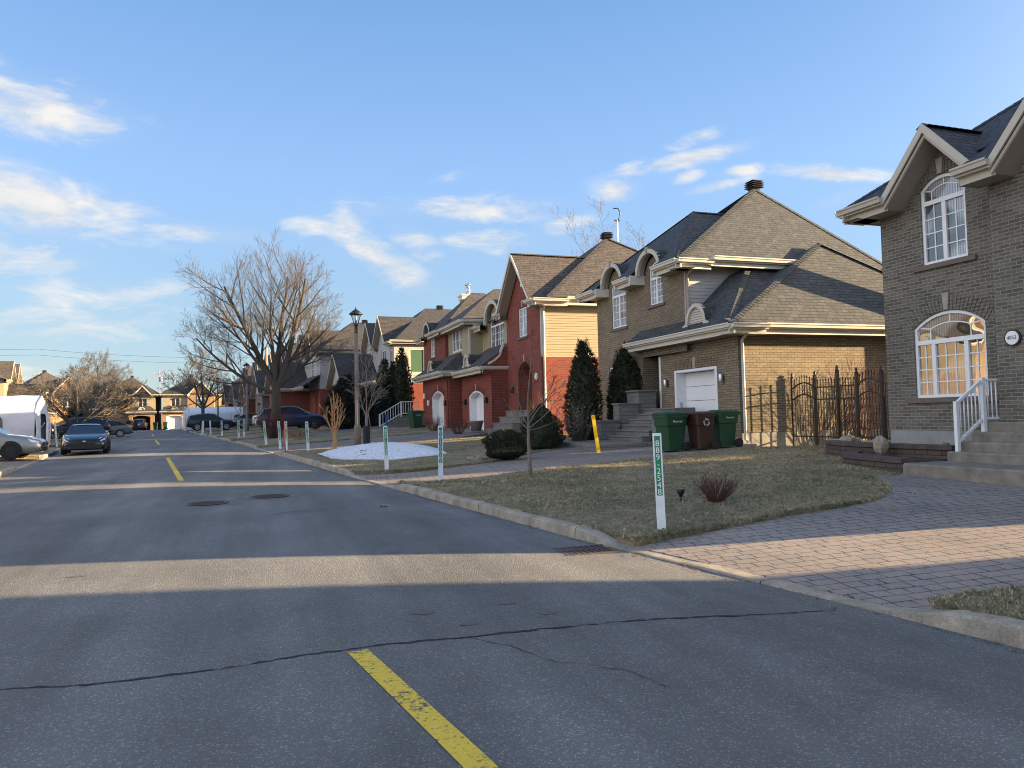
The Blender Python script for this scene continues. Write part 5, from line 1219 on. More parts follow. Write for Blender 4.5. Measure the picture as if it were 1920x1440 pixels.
def bare_tree(name, label, loc, spec, seed, dirs, bark, twigm, group=None, cat='tree', trunk_h=None):
    t = thing(name, label, cat, loc, group); rng = random.Random(seed); mbs = [MB(), MB()]
    o = V(loc)
    for p, d, L, r in dirs: grow(rng, mbs, o+V(p), V(d).normalized(), L, r, 0 if spec.get('trunk0') else 0, spec)
    if trunk_h:
        h, r0, r1, pts = trunk_h; rr = [lerp(r0,r1,i/(len(pts)-1)) for i in range(len(pts))]; rr[0] *= 1.35; twig(mbs[0], [o+V(q) for q in pts], rr, 10)
    mbs[0].build('trunk', bark, t); mbs[1].build('crown', twigm, t); return t
BIG = dict(seg=[7,6,5,4,3], taper=[.28,.3,.35,.4,.5], wob=[.045,.06,.07,.08,.08], up=[.065,.06,.065,.07,.06], rmin=.0045, split=2, n=[10,7,6,4,0], **{'from':[.22,.18,.15,.12,0]}, ang=[(28,56),(26,50),(22,46),(20,42),(0,0)], len=[(.42,.62),(.42,.60),(.40,.58),(.45,.65),(0,0)], rr=[.52,.5,.55,.6,0])
bx, by = 1.5, 46.6; bz = lawn_z(bx,by)-.05
bare_tree('bare_tree', 'tall bare spreading street tree on the right verge, above the blue wagon', (bx,by,bz), BIG, 5,
  [((.0,0,2.9),(-.42,.05,1),6.6,.20),((.05,.05,3.0),(.02,.1,1),6.8,.19),((.1,0,3.0),(.30,-.1,1),6.6,.19),((-.05,0,2.6),(-.95,.1,.40),5.6,.13),((.1,.1,2.9),(.95,.1,.62),4.6,.11),((0,0,3.1),(-.15,-.4,1),5.6,.14),((-.3,0,3.6),(-.75,-.2,.75),4.6,.11),((.2,0,3.5),(.62,.3,.9),5.2,.12)],
  M['bark'], M['twig'], trunk_h=(3,.30,.25,[(0,0,-.1),(.01,0,.5),(.0,0,1.5),(.02,.02,2.4),(.02,.02,3.2)]))
MED = dict(BIG, n=[9,7,6,4,0], rmin=.008, seg=[6,5,4,3,3])
lx, ly = -15.7, 95.0; lz = lawn_z(lx,ly)-.05
bare_tree('bare_tree', 'sunlit rounded bare tree on the left, in front of the street-end houses', (lx,ly,lz), MED, 11,
  [((0,0,1.6),(-.5,.1,1),5.4,.17),((0,0,1.6),(.45,0,1),5.2,.16),((0,0,1.8),(0,-.2,1),5.9,.17),((0,0,1.7),(-.95,0,.75),5.0,.13),((0,0,1.7),(.95,.1,.75),5.0,.13),((0,0,1.8),(.2,.5,1),5.0,.12),((0,0,1.6),(1,-.2,.4),4.2,.10),((0,0,1.6),(-1,-.2,.45),4.2,.10)],
  M['bark'], M['twig'], trunk_h=(2,.26,.22,[(0,0,-.1),(0,0,1),(0,0,1.9)]))
rx, ry = KR(88)+1.0, 88.0; rz_ = lawn_z(rx,ry)-.05
bare_tree('bare_tree', 'bare tree far up the right verge in front of the white garage door house', (rx,ry,rz_), dict(MED, n=[7,6,5,4,0], rmin=.012), 23,
  [((0,0,2.4),(-.45,0,1),4.6,.13),((0,0,2.4),(.4,.1,1),4.6,.13),((0,0,2.6),(0,-.1,1),5.2,.13),((0,0,2.4),(-.95,.1,.7),4.2,.09),((0,0,2.4),(.95,.1,.6),4.2,.09)], M['bark'], M['twig'], trunk_h=(2,.2,.17,[(0,0,-.1),(0,0,1.3),(0,0,2.6)]))
# small bare trees
SML = dict(seg=[5,4,3,3], taper=[.25,.3,.4,.5], wob=[.07,.10,.13,.15], up=[.05,.05,.04,.02], rmin=.0065, split=1, n=[6,4,3,0], **{'from':[.25,.25,.2,0]}, ang=[(25,50),(25,50),(25,50),(0,0)], len=[(.4,.6),(.4,.6),(.45,.65),(0,0)], rr=[.5,.55,.6,0])
tx, ty = 5.52, 14.87; tz = lawn_z(tx,ty)-.03
bare_tree('young_tree', 'young bare tree with a slim trunk in the lawn before the garage drive', (tx,ty,tz), dict(SML, n=[3,3,2,0], ang=[(22,42),(25,45),(25,50),(0,0)], up=[.05,.05,.04,.02], wob=[.09,.12,.14,.15], rmin=.0042), 4,
  [((0,0,1.0),(-.8,.2,.8),.85,.014),((0,0,1.02),(.85,-.1,.62),.95,.015),((0,0,1.1),(.5,.2,1.0),1.1,.017),((0,0,1.05),(-.5,-.3,.95),1.0,.015),((0,0,1.1),(.0,.1,1),1.6,.022),((0,0,1.25),(.7,.3,.9),.9,.012),((0,0,.98),(1,.1,.25),.8,.010)],
  M['twigG'], M['bark'], trunk_h=(1,.045,.030,[(0,0,-.02),(.01,0,.4),(.0,.01,.75),(.0,.0,1.12)]))
tx, ty = 4.1, 28.2; tz = lawn_z(tx,ty)
bare_tree('young_tree', 'small bare tree rising from the snow patch with a black trunk guard', (tx,ty,tz), SML, 9, [((0,0,1.2),(-.35,0,1),1.5,.024),((0,0,1.2),(.35,.1,1),1.6,.024),((0,0,1.25),(.05,.1,1),2.2,.03),((0,0,1.3),(-.6,.1,.8),1.0,.016),((0,0,1.3),(.6,-.2,.8),1.0,.016)], M['twigG'], M['twigG'], trunk_h=(1,.075,.05,[(0,0,-.05),(0,0,.7),(0,0,1.35)]))
gt = MB(); gt.lathe((tx,ty,tz), [(.14,0),(.13,.02),(.13,.85),(.14,.87)], 10, False); tg = tag(gt.build('trunk_guard', M['rubber']), 'black mesh trunk guard around the small tree in the snow', 'trunk guard')
tx, ty = 3.15, 30.35; tz = lawn_z(tx,ty)
PRN = dict(SML, n=[5,2,0], seg=[5,4,3], ang=[(8,28),(10,25),(0,0)], up=[.10,.08,.05], wob=[.06,.08,.1], taper=[.45,.5,.5], len=[(.4,.65),(.4,.6),(0,0)], rmin=.010, split=1)
bare_tree('pruned_tree', 'hard pruned upright shrub tree with sunlit orange-tan stems', (tx,ty,tz), PRN, 14, [((0,0,.45),(-.42,.1,1),1.05,.036),((0,0,.45),(.42,0,1),1.1,.036),((0,0,.5),(.0,.3,1),1.35,.04),((0,0,.5),(.2,-.3,1),1.25,.036),((0,0,.5),(-.2,-.2,1),1.3,.036)], M['twigY'], M['twigY'], trunk_h=(1,.08,.065,[(0,0,-.05),(.02,0,.3),(0,0,.6)]))
for (x,y,s,seed,lab) in ((KR(52)+.8,52.5,1.0,31,'thin pale sapling against the blue wagon'),(-11.9,41.5,1.0,33,'thin bare sapling standing before the white car shelter'),(-11.0,58,1.15,35,'low bare bushy tree on the left lawn beyond the shelter'),(-12.6,66,1.3,37,'spreading bare bush tree in front of the parked black cars'),(-13.4,74,1.2,39,'dense reddish bare tree left of the rounded tree'),(-16.5,101,1.3,41,'reddish bare tree in front of the open garage house')):
    z = lawn_z(x,y)
    sp = SML if s == 1.0 else dict(SML, n=[8,6,5,0], rmin=.010, ang=[(30,60),(30,55),(25,50),(0,0)])
    if s == 1.0: ds = [((0,0,.9),(.1,0,1),3.0,.035),((0,0,1.5),(-.5,.1,1),1.4,.018),((0,0,1.7),(.5,.1,1),1.3,.018)]
    else: ds = [((0,0,.8),(a,b,1),3.0*s,.06) for a,b in ((-.7,0),(.7,.1),(0,.3),(.2,-.5),(-1.1,.2),(1.1,-.1))]
    bare_tree('young_tree' if s == 1.0 else 'bare_tree', lab, (x,y,z), sp, seed, ds, M['twigG'] if s == 1.0 else M['bark'], M['twigG'] if s == 1.0 else M['twig'], trunk_h=(1,.05 if s == 1 else .12,.04 if s == 1 else .10,[(0,0,-.05),(0,0,.5),(0,0,1.0)]))
BCK = dict(BIG, n=[5,5,4,2,0], rmin=.010, wob=[.04,.07,.1,.12,.14], ang=[(18,38),(20,40),(22,45),(25,50),(0,0)])
bare_tree('bare_tree', 'sparse pale bare tree rising behind the red twin house roof', (33.0,64.0,1.0), BCK, 51, [((0,0,5),(-.45,0,1),11.0,.12),((0,0,5),(.0,.1,1),11.6,.13),((0,0,5),(.42,0,1),11.0,.12),((0,0,5),(-.75,.1,1),8.5,.09)], M['bark'], M['twigG'], trunk_h=(1,.32,.28,[(0,0,0),(0,0,2.5),(0,0,5.2)]))
# shrubs of bare twigs
def twig_shrub(name, label, loc, h, w, n, m, seed, leaves=None, group=None, lean=.55, thin=1.0, wob=.09):
    rng = random.Random(seed); o = V(loc); mb = MB(); lf = MB()
    for i in range(n):
        a = rng.uniform(0,2*pi); q = rng.random()**.5; d = V((cos(a)*q*lean*w/h*1.3, sin(a)*q*lean*w/h*1.3, 1)).normalized()
        p = o + V((cos(a)*q*w*.16, sin(a)*q*w*.16, 0)); L = h*rng.uniform(.65,1.05); r = (.007+.004*rng.random())*thin; pts = [p]
        for k in range(4):
            d = (d + V((rng.gauss(0,wob),rng.gauss(0,wob),.02))).normalized(); pts.append(pts[-1] + d*(L/4))
        twig(mb, pts, [r,r*.85,r*.65,r*.5,r*.3], 3)
        for k in range(5):
            f = rng.uniform(1.2,3.9); k0 = int(f); s = pts[k0].lerp(pts[min(4,k0+1)], f-k0); e = d + V((rng.gauss(0,.5),rng.gauss(0,.5),rng.gauss(.1,.3)))
            e.normalize(); twig(mb, [s, s+e*L*.11, s+e*L*.2+V((0,0,L*.03))], [r*.5,r*.4,r*.25], 3)
            if leaves:
                for z in range(leaves):
                    c = s + e*L*.2*rng.random(); u = V((rng.gauss(0,1),rng.gauss(0,1),rng.gauss(0,1))).normalized()*.035; v = u.orthogonal().normalized()*.014
                    lf.face([c-v, c+u*.5-v*.2+v*1.2, c+u, c+u*.5-v*1.2])
    if leaves:
        t = thing(name, label, 'shrub', loc, group); mb.build('branches', m, t); lf.build('leaves', M['dryleaf'], t, uv=False); return t
    return tag(mb.build(name, m), label, 'shrub', group)
def G3(x, y, dz=0): return (x, y, lawn_z(x,y)+dz)
twig_shrub('twig_shrub', 'low reddish bare shrub alone in the front lawn beside the tall number post', G3(6.41,9.51,-.02), .45, .50, 120, M['twigR'], 3, thin=.5, wob=.22, lean=.75)
twig_shrub('twig_shrub', 'dense red-brown twig shrub at the foot of the big street tree', G3(1.35,45.6,-.05), 1.75, 1.7, 170, M['twigR'], 5)
twig_shrub('leafy_shrub', 'shrub with dry pale leaves below the taller cedar by the stone steps', G3(10.3,22.9), 1.3, .95, 42, M['bark'], 7, leaves=5)
twig_shrub('twig_shrub', 'reddish bare bush behind the black iron gate', (17.5,18.25,.7), 2.5, 1.6, 90, M['twigR'], 9, lean=.5, thin=.8)
twig_shrub('twig_shrub', 'pruned bush with pale orange stems against the red brick side wall', (11.6,29.3,.85), 1.55, 1.0, 34, M['twigY'], 13, lean=.4)
twig_shrub('twig_shrub', 'small brown twiggy bush before the nearer arched garage', (9.4,35.0,lawn_z(9.4,35)), .8, 1.1, 60, M['twigR'], 15); twig_shrub('twig_shrub', 'small brown twiggy bush between the two arched garages', (9.3,39.6,lawn_z(9.3,39)), .8, 1.0, 55, M['twigR'], 17)
twig_shrub('twig_shrub', 'low sunlit straw-coloured bush in front of the blue wagon', G3(2.6,41.5), .7, 1.6, 45, M['twigY'], 19, lean=.9); twig_shrub('twig_shrub', 'low dark shrub right of the big tree foot', G3(2.6,44.2), .6, 1.4, 60, M['twigR'], 21, lean=.9)
twig_shrub('twig_shrub', 'brown hedge bush in front of the far white shelter', (KR(92)+4.5,92,lawn_z(KR(92)+4.5,92)), 1.5, 4.0, 110, M['twigR'], 25, lean=1.0)
# evergreens: sprays of small leaf faces over an irregular body
def evergreen(name, label, loc, H, R_, prof, n, m, seed, size=.16, group=None, trunk=True, cat='evergreen', tops=None):
    rng = random.Random(seed); t = thing(name, label, cat, loc, group); o = V(loc); mb = MB()
    lob = [(rng.uniform(0,2*pi), rng.uniform(0,1), rng.uniform(.08,.2)) for _ in range(14)]
    def rad(a, h):
        q = interp(h, prof)
        for la, lh, s in lob: q *= 1 + s*max(0,cos(a-la))**3*max(0,1-abs(h-lh)*5) - s*.35*max(0,cos(a-la+2))**2*max(0,1-abs(h-lh)*6)
        return q*R_
    rings = [[(o.x+rad(2*pi*j/16,h)*.80*cos(2*pi*j/16), o.y+rad(2*pi*j/16,h)*.80*sin(2*pi*j/16), o.z+h*H*.97) for j in range(16)] for h in [i/14 for i in range(15)]]
    mb.loft(rings)
    for i in range(n):
        h = rng.random(); 
        if rng.random() > interp(h,prof)*.9+.15: h = rng.random()
        a = rng.uniform(0,2*pi); r = rad(a,h)*rng.uniform(.74,1.03)
        p = o + V((r*cos(a), r*sin(a), h*H)); d = (V((cos(a),sin(a),0))*rng.uniform(.3,1) + V((0,0,rng.uniform(.2,1.1))) + V((rng.gauss(0,.25),rng.gauss(0,.25),0))).normalized()
        s = size*rng.uniform(.6,1.3); sd_ = d.cross(V((rng.gauss(0,1),rng.gauss(0,1),rng.gauss(0,1)))).normalized()
        for k in range(3):
            dd = (d + sd_*(k-1)*.55).normalized(); w_ = dd.cross(sd_ + V((.1,.2,.3))).normalized()*s*.16; q = p + d*s*.12*k
            mb.face([q-w_, q+w_, q+dd*s])
    if tops:
        for x,y,z,hh in tops:
            for i in range(70):
                a = rng.uniform(0,2*pi); f = rng.random(); r = .22*(1-f)*R_; p = o+V((x+r*cos(a),y+r*sin(a),z+f*hh)); d = V((cos(a)*.4,sin(a)*.4,1)).normalized(); s = size*rng.uniform(.6,1.1); w_ = d.orthogonal().normalized()*s*.17
                mb.face([p-w_,p+w_,p+d*s])
    mb.build('foliage', m, t, uv=False)
    if trunk:
        tb = MB(); tb.tube([o+V((0,0,-.1)), o+V((0,0,H*.5))], [.07,.04], k=7); tb.build('trunk', M['bark'], t)
    return t
CONE = [(0,.62),(.06,.9),(.25,1.0),(.5,.86),(.75,.55),(.92,.2),(1,.03)]
EGG = [(0,.62),(.1,.9),(.35,1.0),(.62,.82),(.82,.5),(.94,.2),(1,.03)]
BALL = [(0,.6),(.12,.86),(.35,1.0),(.6,.98),(.8,.8),(.93,.5),(1,.2)]
SPIRE = [(0,.7),(.1,.95),(.4,1.0),(.7,.75),(.88,.42),(1,.03)]
evergreen('cedar', 'tall pointed cedar against the red brick side wall, left of the stone steps', (11.15,24.35,.62), 3.55, .60, EGG, 2600, M['cedar'], 2, size=.13, tops=[(.18,0,3.2,.5),(-.1,.1,3.2,.45)])
evergreen('cedar', 'shorter cedar behind the stepped stone wall in front of the lower window', (12.88,24.6,1.2), 2.75, .60, EGG, 2600, M['cedar'], 4, size=.13, tops=[(.05,0,2.5,.5),(-.22,.1,2.3,.4)])
evergreen('round_yew', 'round clipped dark yew on the far lawn by the stones', G3(6.75,20.05,-.03), .78, .57, BALL, 3200, M['boxw'], 6, size=.065, cat='shrub')
evergreen('cone_yew', 'cone-shaped clipped yew beside the slab steps', G3(8.75,22.4,-.03), 1.42, .66, CONE, 3600, M['boxw'], 8, size=.07, cat='shrub')
GC = 'narrow cedars beside the red twin house'
for x,y,h,r,sd_,lab in ((9.9,51.3,5.4,.72,12,'tallest and rightmost of the three narrow cedars'),(9.45,51.9,4.5,.6,14,'middle one of the three narrow cedars'),(8.85,52.1,4.7,.62,16,'leftmost of the three narrow cedars, before the lit siding')):
    evergreen('cedar', lab, (x,y,1.0), h, r, SPIRE, 1500, M['cedar'], sd_, size=.2, group=GC)
evergreen('spruce', 'dark spruce behind the nearest lamp post', (6.1,50.6,.95), 3.5, 1.3, CONE, 2600, M['spruce'], 18, size=.30); evergreen('spruce', 'low dark evergreen right of the lamp post, before the brick garage', (7.9,50.8,.95), 2.9, 1.1, EGG, 1500, M['spruce'], 20, size=.25)
evergreen('spruce', 'bluish spruce between the left tree and the street-end houses', (-16.6,92,zr(92)+.15), 5.2, 1.7, CONE, 1600, M['spruce'], 22, size=.34)
evergreen('spruce', 'round dark evergreen beside the left siding house', (-21.3,69.5,zr(70)+.2), 5.4, 1.5, EGG, 1300, M['spruce'], 24, size=.34)
for x,y,h,lab in ((26.6,11.9,8.6,'unseen spruce added behind the numbered house to shade the road, nearer one'),(26.9,13.3,8.2,'unseen spruce added behind the numbered house to shade the road, farther one')):
    evergreen('spruce', lab, (x,y,.6), h, 1.15, SPIRE, 900, M['spruce'], int(y*3), size=.3)  # out-of-view spruces added to narrow the sunlit strip across the road
# ------------------------------------------------------------------ cars (x forward, y left, origin on the ground)
def paint(name, col, metal=.3, rough=.32):
    return plain(name, col, rough, .02, 2., Metallic=metal, Coat_Weight=1.0, Coat_Roughness=.03)
M['paintNavy'] = paint('dark_navy_car_paint', (.003,.0045,.010)); M['paintBlue'] = paint('blue_car_paint', (.012,.022,.070)); M['paintBlack'] = paint('black_car_paint', (.006,.006,.008))
M['paintSilver'] = paint('warm_silver_car_paint', (.36,.33,.29), .75, .35); M['paintWhite'] = paint('white_car_paint', (.70,.71,.73), 0.0); M['paintGrey'] = paint('grey_car_paint', (.13,.13,.135), .5)
M['lampglass'] = plain('headlamp_lens', (.62,.66,.72), .12, .1, 20., Coat_Weight=1.0); M['tail'] = plain('red_tail_lamp', (.35,.012,.012), .2, .05, 8., Coat_Weight=1.0)
M['chrome'] = plain('chrome', (.72,.73,.75), .12, .03, 3., Metallic=1.0); M['blacktrim'] = plain('black_car_trim', (.010,.010,.011), .5, .1, 9.)
CARS = {
 # body: x, sill z, belt z, half width at belt, half width low ; glass: x, top z, half width at belt, half width at top
 'sedan': dict(L=4.63, wb=(1.34,-1.31), r=.325, body=[(-2.30,.42,.86,.62,.66),(-2.24,.30,1.00,.76,.80),(-1.9,.24,1.06,.84,.87),(-1.3,.20,1.03,.88,.89),(-.3,.19,.97,.89,.89),(.6,.19,.95,.89,.89),(1.0,.19,.94,.88,.89),(1.5,.20,.88,.84,.87),(1.95,.22,.79,.77,.84),(2.20,.25,.70,.68,.79),(2.30,.34,.60,.58,.72)],
    glass=[(-1.85,1.06,.72,.70),(-1.15,1.38,.76,.60),(-.55,1.45,.78,.60),(.0,1.455,.78,.60),(.35,1.40,.78,.59),(1.12,.95,.76,.74)]),
 'coupe': dict(L=4.24, wb=(1.25,-1.32), r=.318, body=[(-2.10,.42,.80,.60,.68),(-2.02,.28,.92,.74,.82),(-1.6,.20,.98,.82,.88),(-.9,.17,.93,.86,.88),(.0,.16,.87,.86,.87),(.6,.16,.86,.86,.87),(1.0,.17,.855,.85,.88),(1.45,.18,.80,.80,.87),(1.80,.18,.71,.72,.84),(2.02,.20,.62,.62,.78),(2.12,.26,.52,.50,.68)],
    glass=[(-1.75,.97,.62,.60),(-1.0,1.20,.68,.52),(-.35,1.28,.72,.54),(.0,1.28,.73,.55),(.25,1.24,.74,.55),(.98,.87,.76,.74)]),
 'wagon': dict(L=4.82, wb=(1.38,-1.37), r=.345, body=[(-2.38,.50,.92,.66,.70),(-2.32,.36,1.04,.80,.83),(-1.9,.28,1.09,.88,.90),(-1.2,.25,1.06,.91,.92),(-.2,.24,1.03,.92,.92),(.6,.24,1.02,.92,.92),(1.05,.24,1.03,.90,.92),(1.6,.26,.98,.86,.91),(2.05,.28,.90,.80,.88),(2.30,.32,.80,.72,.82),(2.41,.42,.68,.62,.74)],
    glass=[(-2.22,1.06,.74,.72),(-1.95,1.44,.78,.62),(-1.2,1.56,.80,.64),(-.3,1.60,.81,.65),(.20,1.57,.81,.64),(1.15,1.03,.80,.78)]),
 'suv': dict(L=4.70, wb=(1.36,-1.36), r=.36, body=[(-2.32,.52,.98,.70,.74),(-2.27,.38,1.12,.84,.86),(-1.8,.30,1.16,.90,.92),(-1.1,.27,1.13,.92,.93),(-.2,.26,1.10,.93,.93),(.6,.26,1.09,.93,.93),(1.05,.26,1.09,.91,.93),(1.6,.28,1.04,.87,.92),(2.0,.30,.96,.81,.89),(2.25,.34,.85,.73,.83),(2.35,.44,.72,.63,.75)],
    glass=[(-2.18,1.14,.76,.74),(-1.98,1.52,.80,.64),(-1.2,1.68,.82,.66),(-.3,1.71,.83,.67),(.25,1.66,.83,.66),(1.12,1.10,.82,.80)]) }
def car(kind, label, loc, rz, pm, cat='car', name='parked_car', group=None, rim=None, plate=False, steel=False):
    S = CARS[kind]; H = thing(name, label, cat, (0,0,0), group); b = MB(); B = S['body']
    def half(x, zs, zb, wb_, wl):
        m = lerp(zs, zb, .55)
        return [(0,zs),(wl*.86,zs),(wl*.97,zs+.05),(wl,lerp(zs,zb,.30)),(wl*1.0,m),(lerp(wl,wb_,.5)*1.005,lerp(zs,zb,.80)),(wb_,zb-.035),(wb_-.05,zb),(wb_*.55,zb+.018),(0,zb+.028)]
    def ring(x, *a):
        h = half(x, *a); return [(x,y,z) for y,z in h] + [(x,-y,z) for y,z in reversed(h[1:-1])]
    st = []
    for (p,q) in zip(B,B[1:]):
        for i in range(3): st.append([lerp(p[k],q[k],i/3) for k in range(5)])
    st.append(list(B[-1])); b.loft([ring(*s) for s in st], smooth=True)
    G = S['glass']; belt = lambda x: interp(x, [(s[0],s[2]) for s in B])
    # roof skin over the glasshouse, pillars
    tp = G[1:-1]
    for (x0,z0,wa,wt),(x1,z1,wc,wd) in zip(tp,tp[1:]):
        for s_ in (1,-1):
            f = [(x0,0,z0+.025),(x1,0,z1+.025),(x1,s_*wd*.75,z1+.012),(x0,s_*wt*.75,z0+.012)]; b.face(f if s_ > 0 else f[::-1], True)
            f = [(x0,s_*wt*.75,z0+.012),(x1,s_*wd*.75,z1+.012),(x1,s_*(wd+.015),z1-.03),(x0,s_*(wt+.015),z0-.03)]; b.face(f if s_ > 0 else f[::-1], True)
    for s_ in (1,-1):
        x0,z0,wa,wt = G[1]; xr,zr_2,wr,_ = G[0]; x1,z1,wc,wd = G[-2]; xf,zf,wf,_ = G[-1]
        b.beam((xf,s_*(wf-.02),belt(xf)-.02),(x1,s_*(wd-.01),z1),.07,.045); b.beam((xr,s_*(wr-.02),belt(xr)-.02),(x0,s_*(wt-.01),z0),.16 if kind in ('sedan','coupe') else .12,.05)
        xm = -.18; b.beam((xm,s_*(.80 if kind != 'coupe' else .76),belt(xm)-.02),(xm-.06,s_*(interp(xm,[(g[0],g[3]) for g in G])+.008),interp(xm,[(g[0],g[1]) for g in G])-.02),.055,.03,up=(0,1,0))
    body = b.build('body', pm, H)
    # glasshouse
    g = MB(); rings = []
    for x,z,wbl,wtp in G: zb = belt(x)-.01; z = max(z, zb+.012); rings.append([(x,wbl,zb),(x,wtp,z),(x,-wtp,z),(x,-wbl,zb)])
    g.loft(rings); g.build('window', M['glassD'], H)
    # wheels with dark arches
    r = S['r']; wl = interp(S['wb'][0], [(s[0],s[4]) for s in B])
    for x in S['wb']:
        for s_ in (1,-1):
            w_ = interp(x, [(s[0],s[4]) for s in B]); ar = MB(); k = 16
            pts = [(x+(r+.055)*cos(pi*i/k), r+(r+.055)*sin(pi*i/k)) for i in range(k+1)] + [(x-r-.055,.20),(x+r+.055,.20)]
            f = [(a, s_*(w_+.006), c) for a,c in pts]; ar.loft([f, [(a,s_*(w_-.12),c) for a,_,c in f]]); ar.build('wheel_arch', M['blacktrim'], H)
            t = MB(); yc = s_*(w_-.085); t.tube([(x,yc-.105,r),(x,yc-.095,r),(x,yc+.095,r),(x,yc+.105,r)],[r-.02,r,r,r-.02],k=26); ty = t.build('wheel', M['rubber'], H)
            rm = MB(); yo = s_*(w_+.022); rm.disc((x,yo-s_*.012,r), r*.66, .014, (0,1,0), 24); rr_ = rm.build('rim', M['blacktrim'] if not steel else M['darkgap'], ty)
            sp = MB()
            if steel:
                sp.disc((x,yo,r), r*.5, .012, (0,1,0), 20); sp.disc((x,yo+s_*.006,r), r*.2, .012, (0,1,0), 12)
                sp.build('wheel_disc', M['blacktrim'], ty)
            else:
                for i in range(7):
                    a = 2*pi*i/7+.3; c_, sn = cos(a), sin(a); sp.beam((x+c_*r*.12,yo,r+sn*r*.12),(x+c_*r*.62,yo,r+sn*r*.62),.052,.016,up=(0,1,0))
                q = [(x+r*.64*cos(2*pi*i/24),yo,r+r*.64*sin(2*pi*i/24)) for i in range(25)]
                for a_,b_ in zip(q,q[1:]): sp.beam(a_,b_,.03,.016,up=(0,1,0))
                sp.disc((x,yo,r), r*.15, .02, (0,1,0), 12); sp.build('spokes', rim or M['alum'], ty)
    # lights, mirrors, grille, handles, trim
    xe = B[-1][0]; xr = B[0][0]
    for s_ in (1,-1):
        h = MB(); zl = B[-2][2]
        A = [(B[-2][0]+.035,s_*(B[-2][3]-.16),zl-.035),(B[-2][0]+.01,s_*(B[-2][3]+.02),zl-.04),(B[-3][0]+.02,s_*(B[-3][3]+.045),B[-3][2]-.06),(B[-3][0]-.06,s_*(B[-3][3]+.015),B[-3][2]-.018),(B[-3][0]+.10,s_*(B[-3][3]-.12),B[-3][2]-.012)]
        lo_ = [(p[0]+.02,p[1]*1.02,p[2]-.085) for p in A]; h.loft([A, lo_]); h.build('headlight', M['lampglass'], H)
        t = MB(); t.bevbox((xr-.012,s_*(B[1][3]-.26),B[1][2]-.26),(xr+.20,s_*(B[1][3]+.025),B[1][2]-.10),.02); t.build('tail_light', M['tail'], H)
        m = MB(); zm = belt(.72)+.10; m.ball((.70,s_*(B[6][3]+.10),zm),.075,.11,.065,10,6); m.beam((.74,s_*(B[6][3]-.06),zm-.08),(.70,s_*(B[6][3]+.05),zm-.02),.05,.03); m.build('mirror', M['blacktrim'] if kind == 'coupe' else pm, H)
        d = MB()
        for xh in ((-.02,-.95) if kind != 'coupe' else (-.25,)): d.beam((xh-.10,s_*(B[5][4]+.012),belt(xh)-.15),(xh+.08,s_*(B[5][4]+.012),belt(xh)-.15),.022,.03)
        d.build('handle', M['blacktrim'] if kind == 'coupe' else pm, H)
        if kind in ('wagon','suv'):
            tr = MB(); pts = [(G[0][0]+.12,s_*(G[0][2]+.012),belt(G[0][0])+.03)] + [(x,s_*(w2+.022),z-.045) for x,z,_,w2 in G[1:-1]] + [(G[-1][0]-.08,s_*(G[-1][2]+.012),belt(G[-1][0])+.03)]
            tr.tube(pts, .012, k=5); tr.build('window_trim', M['chrome'], H)
    gr = MB(); z1 = B[-1][2]
    if kind == 'coupe':
        q = [(-.62,.24),(.62,.24),(.50,.43),(-.50,.43)]; gr.loft([[(xe-.03,y,z) for y,z in q],[(xe+.012,y*.93,z) for y,z in q]])
        for s_ in (1,-1): q = [(s_*.66,.25),(s_*.80,.30),(s_*.78,.46),(s_*.66,.40)]; gr.loft([[(xe-.26,y,z) for y,z in q],[(xe-.055,y,z) for y,z in q]])
        gr.build('grille', M['blacktrim'], H); em = MB(); em.ball((xe-.005,0,.555),.02,.06,.035,14,8); em.build('emblem', M['chrome'], H)
        for s_ in (1,-1): fo = MB(); fo.ball((xe-.10,s_*.70,.33),.03,.055,.03,10,6); fo.build('fog_light', M['lampglass'], H)
    else:
        gr.box((xe-.06,-.50,z1-.10),(xe+.018,.50,z1-.02)); gr.box((xe-.05,-.58,B[-1][1]-.06),(xe+.010,.58,B[-1][1]+.09)); gr.build('grille', M['blacktrim'], H)
        cs = MB(); cs.beam((xe+.022,-.5,z1-.012),(xe+.022,.5,z1-.012),.016,.016); cs.ball((xe+.02,0,z1-.06),.012,.05,.05,12,8); cs.build('emblem', M['chrome'], H)
    pl = MB(); pl.box((xr-.022,-.16,B[1][2]-.36),(xr+.01,.16,B[1][2]-.20)); pl.build('licence_plate', M['white'], H)
    bm = MB(); bm.box((xr-.01,-.70,B[0][1]-.10),(xr+.12,.70,B[0][1]+.02)); bm.build('rear_valance', M['blacktrim'], H)
    H.location = loc; H.rotation_euler = (0,0,rz); return H
def on_road(x, y): return (x, y, road_z(x,y)+.004)
def on_drive(x, y): return (x, y, drive_z(x,y)+.004)
car('coupe', 'dark navy two-door coupe parked at the left kerb facing the camera', on_road(-6.85,38.3), R(-90+7.5), M['paintNavy'], rim=M['blacktrim'])
car('sedan', 'silver sedan nosing out of the left driveway with black steel wheels', on_drive(-9.75,33.6), R(2), M['paintSilver'], steel=True)
car('wagon', 'blue station wagon parked side-on behind the big bare tree', (2.9,54.2,1.06), R(3), M['paintBlue'], rim=M['chrome'])
car('sedan', 'white car parked just beyond the blue station wagon', (2.6,61.3,1.1), R(8), M['paintWhite'])
car('suv', 'black crossover on the right driveway below the far white shelter', (-3.6,82.5,zr(82)+.30), R(7), M['paintBlack'], group='black cars on the far right driveways')
car('sedan', 'dark grey car beside the black crossover on the far right', (.6,84.5,zr(84)+.45), R(5), M['paintGrey'], group='black cars on the far right driveways')
GL = 'dark cars on the left driveways'
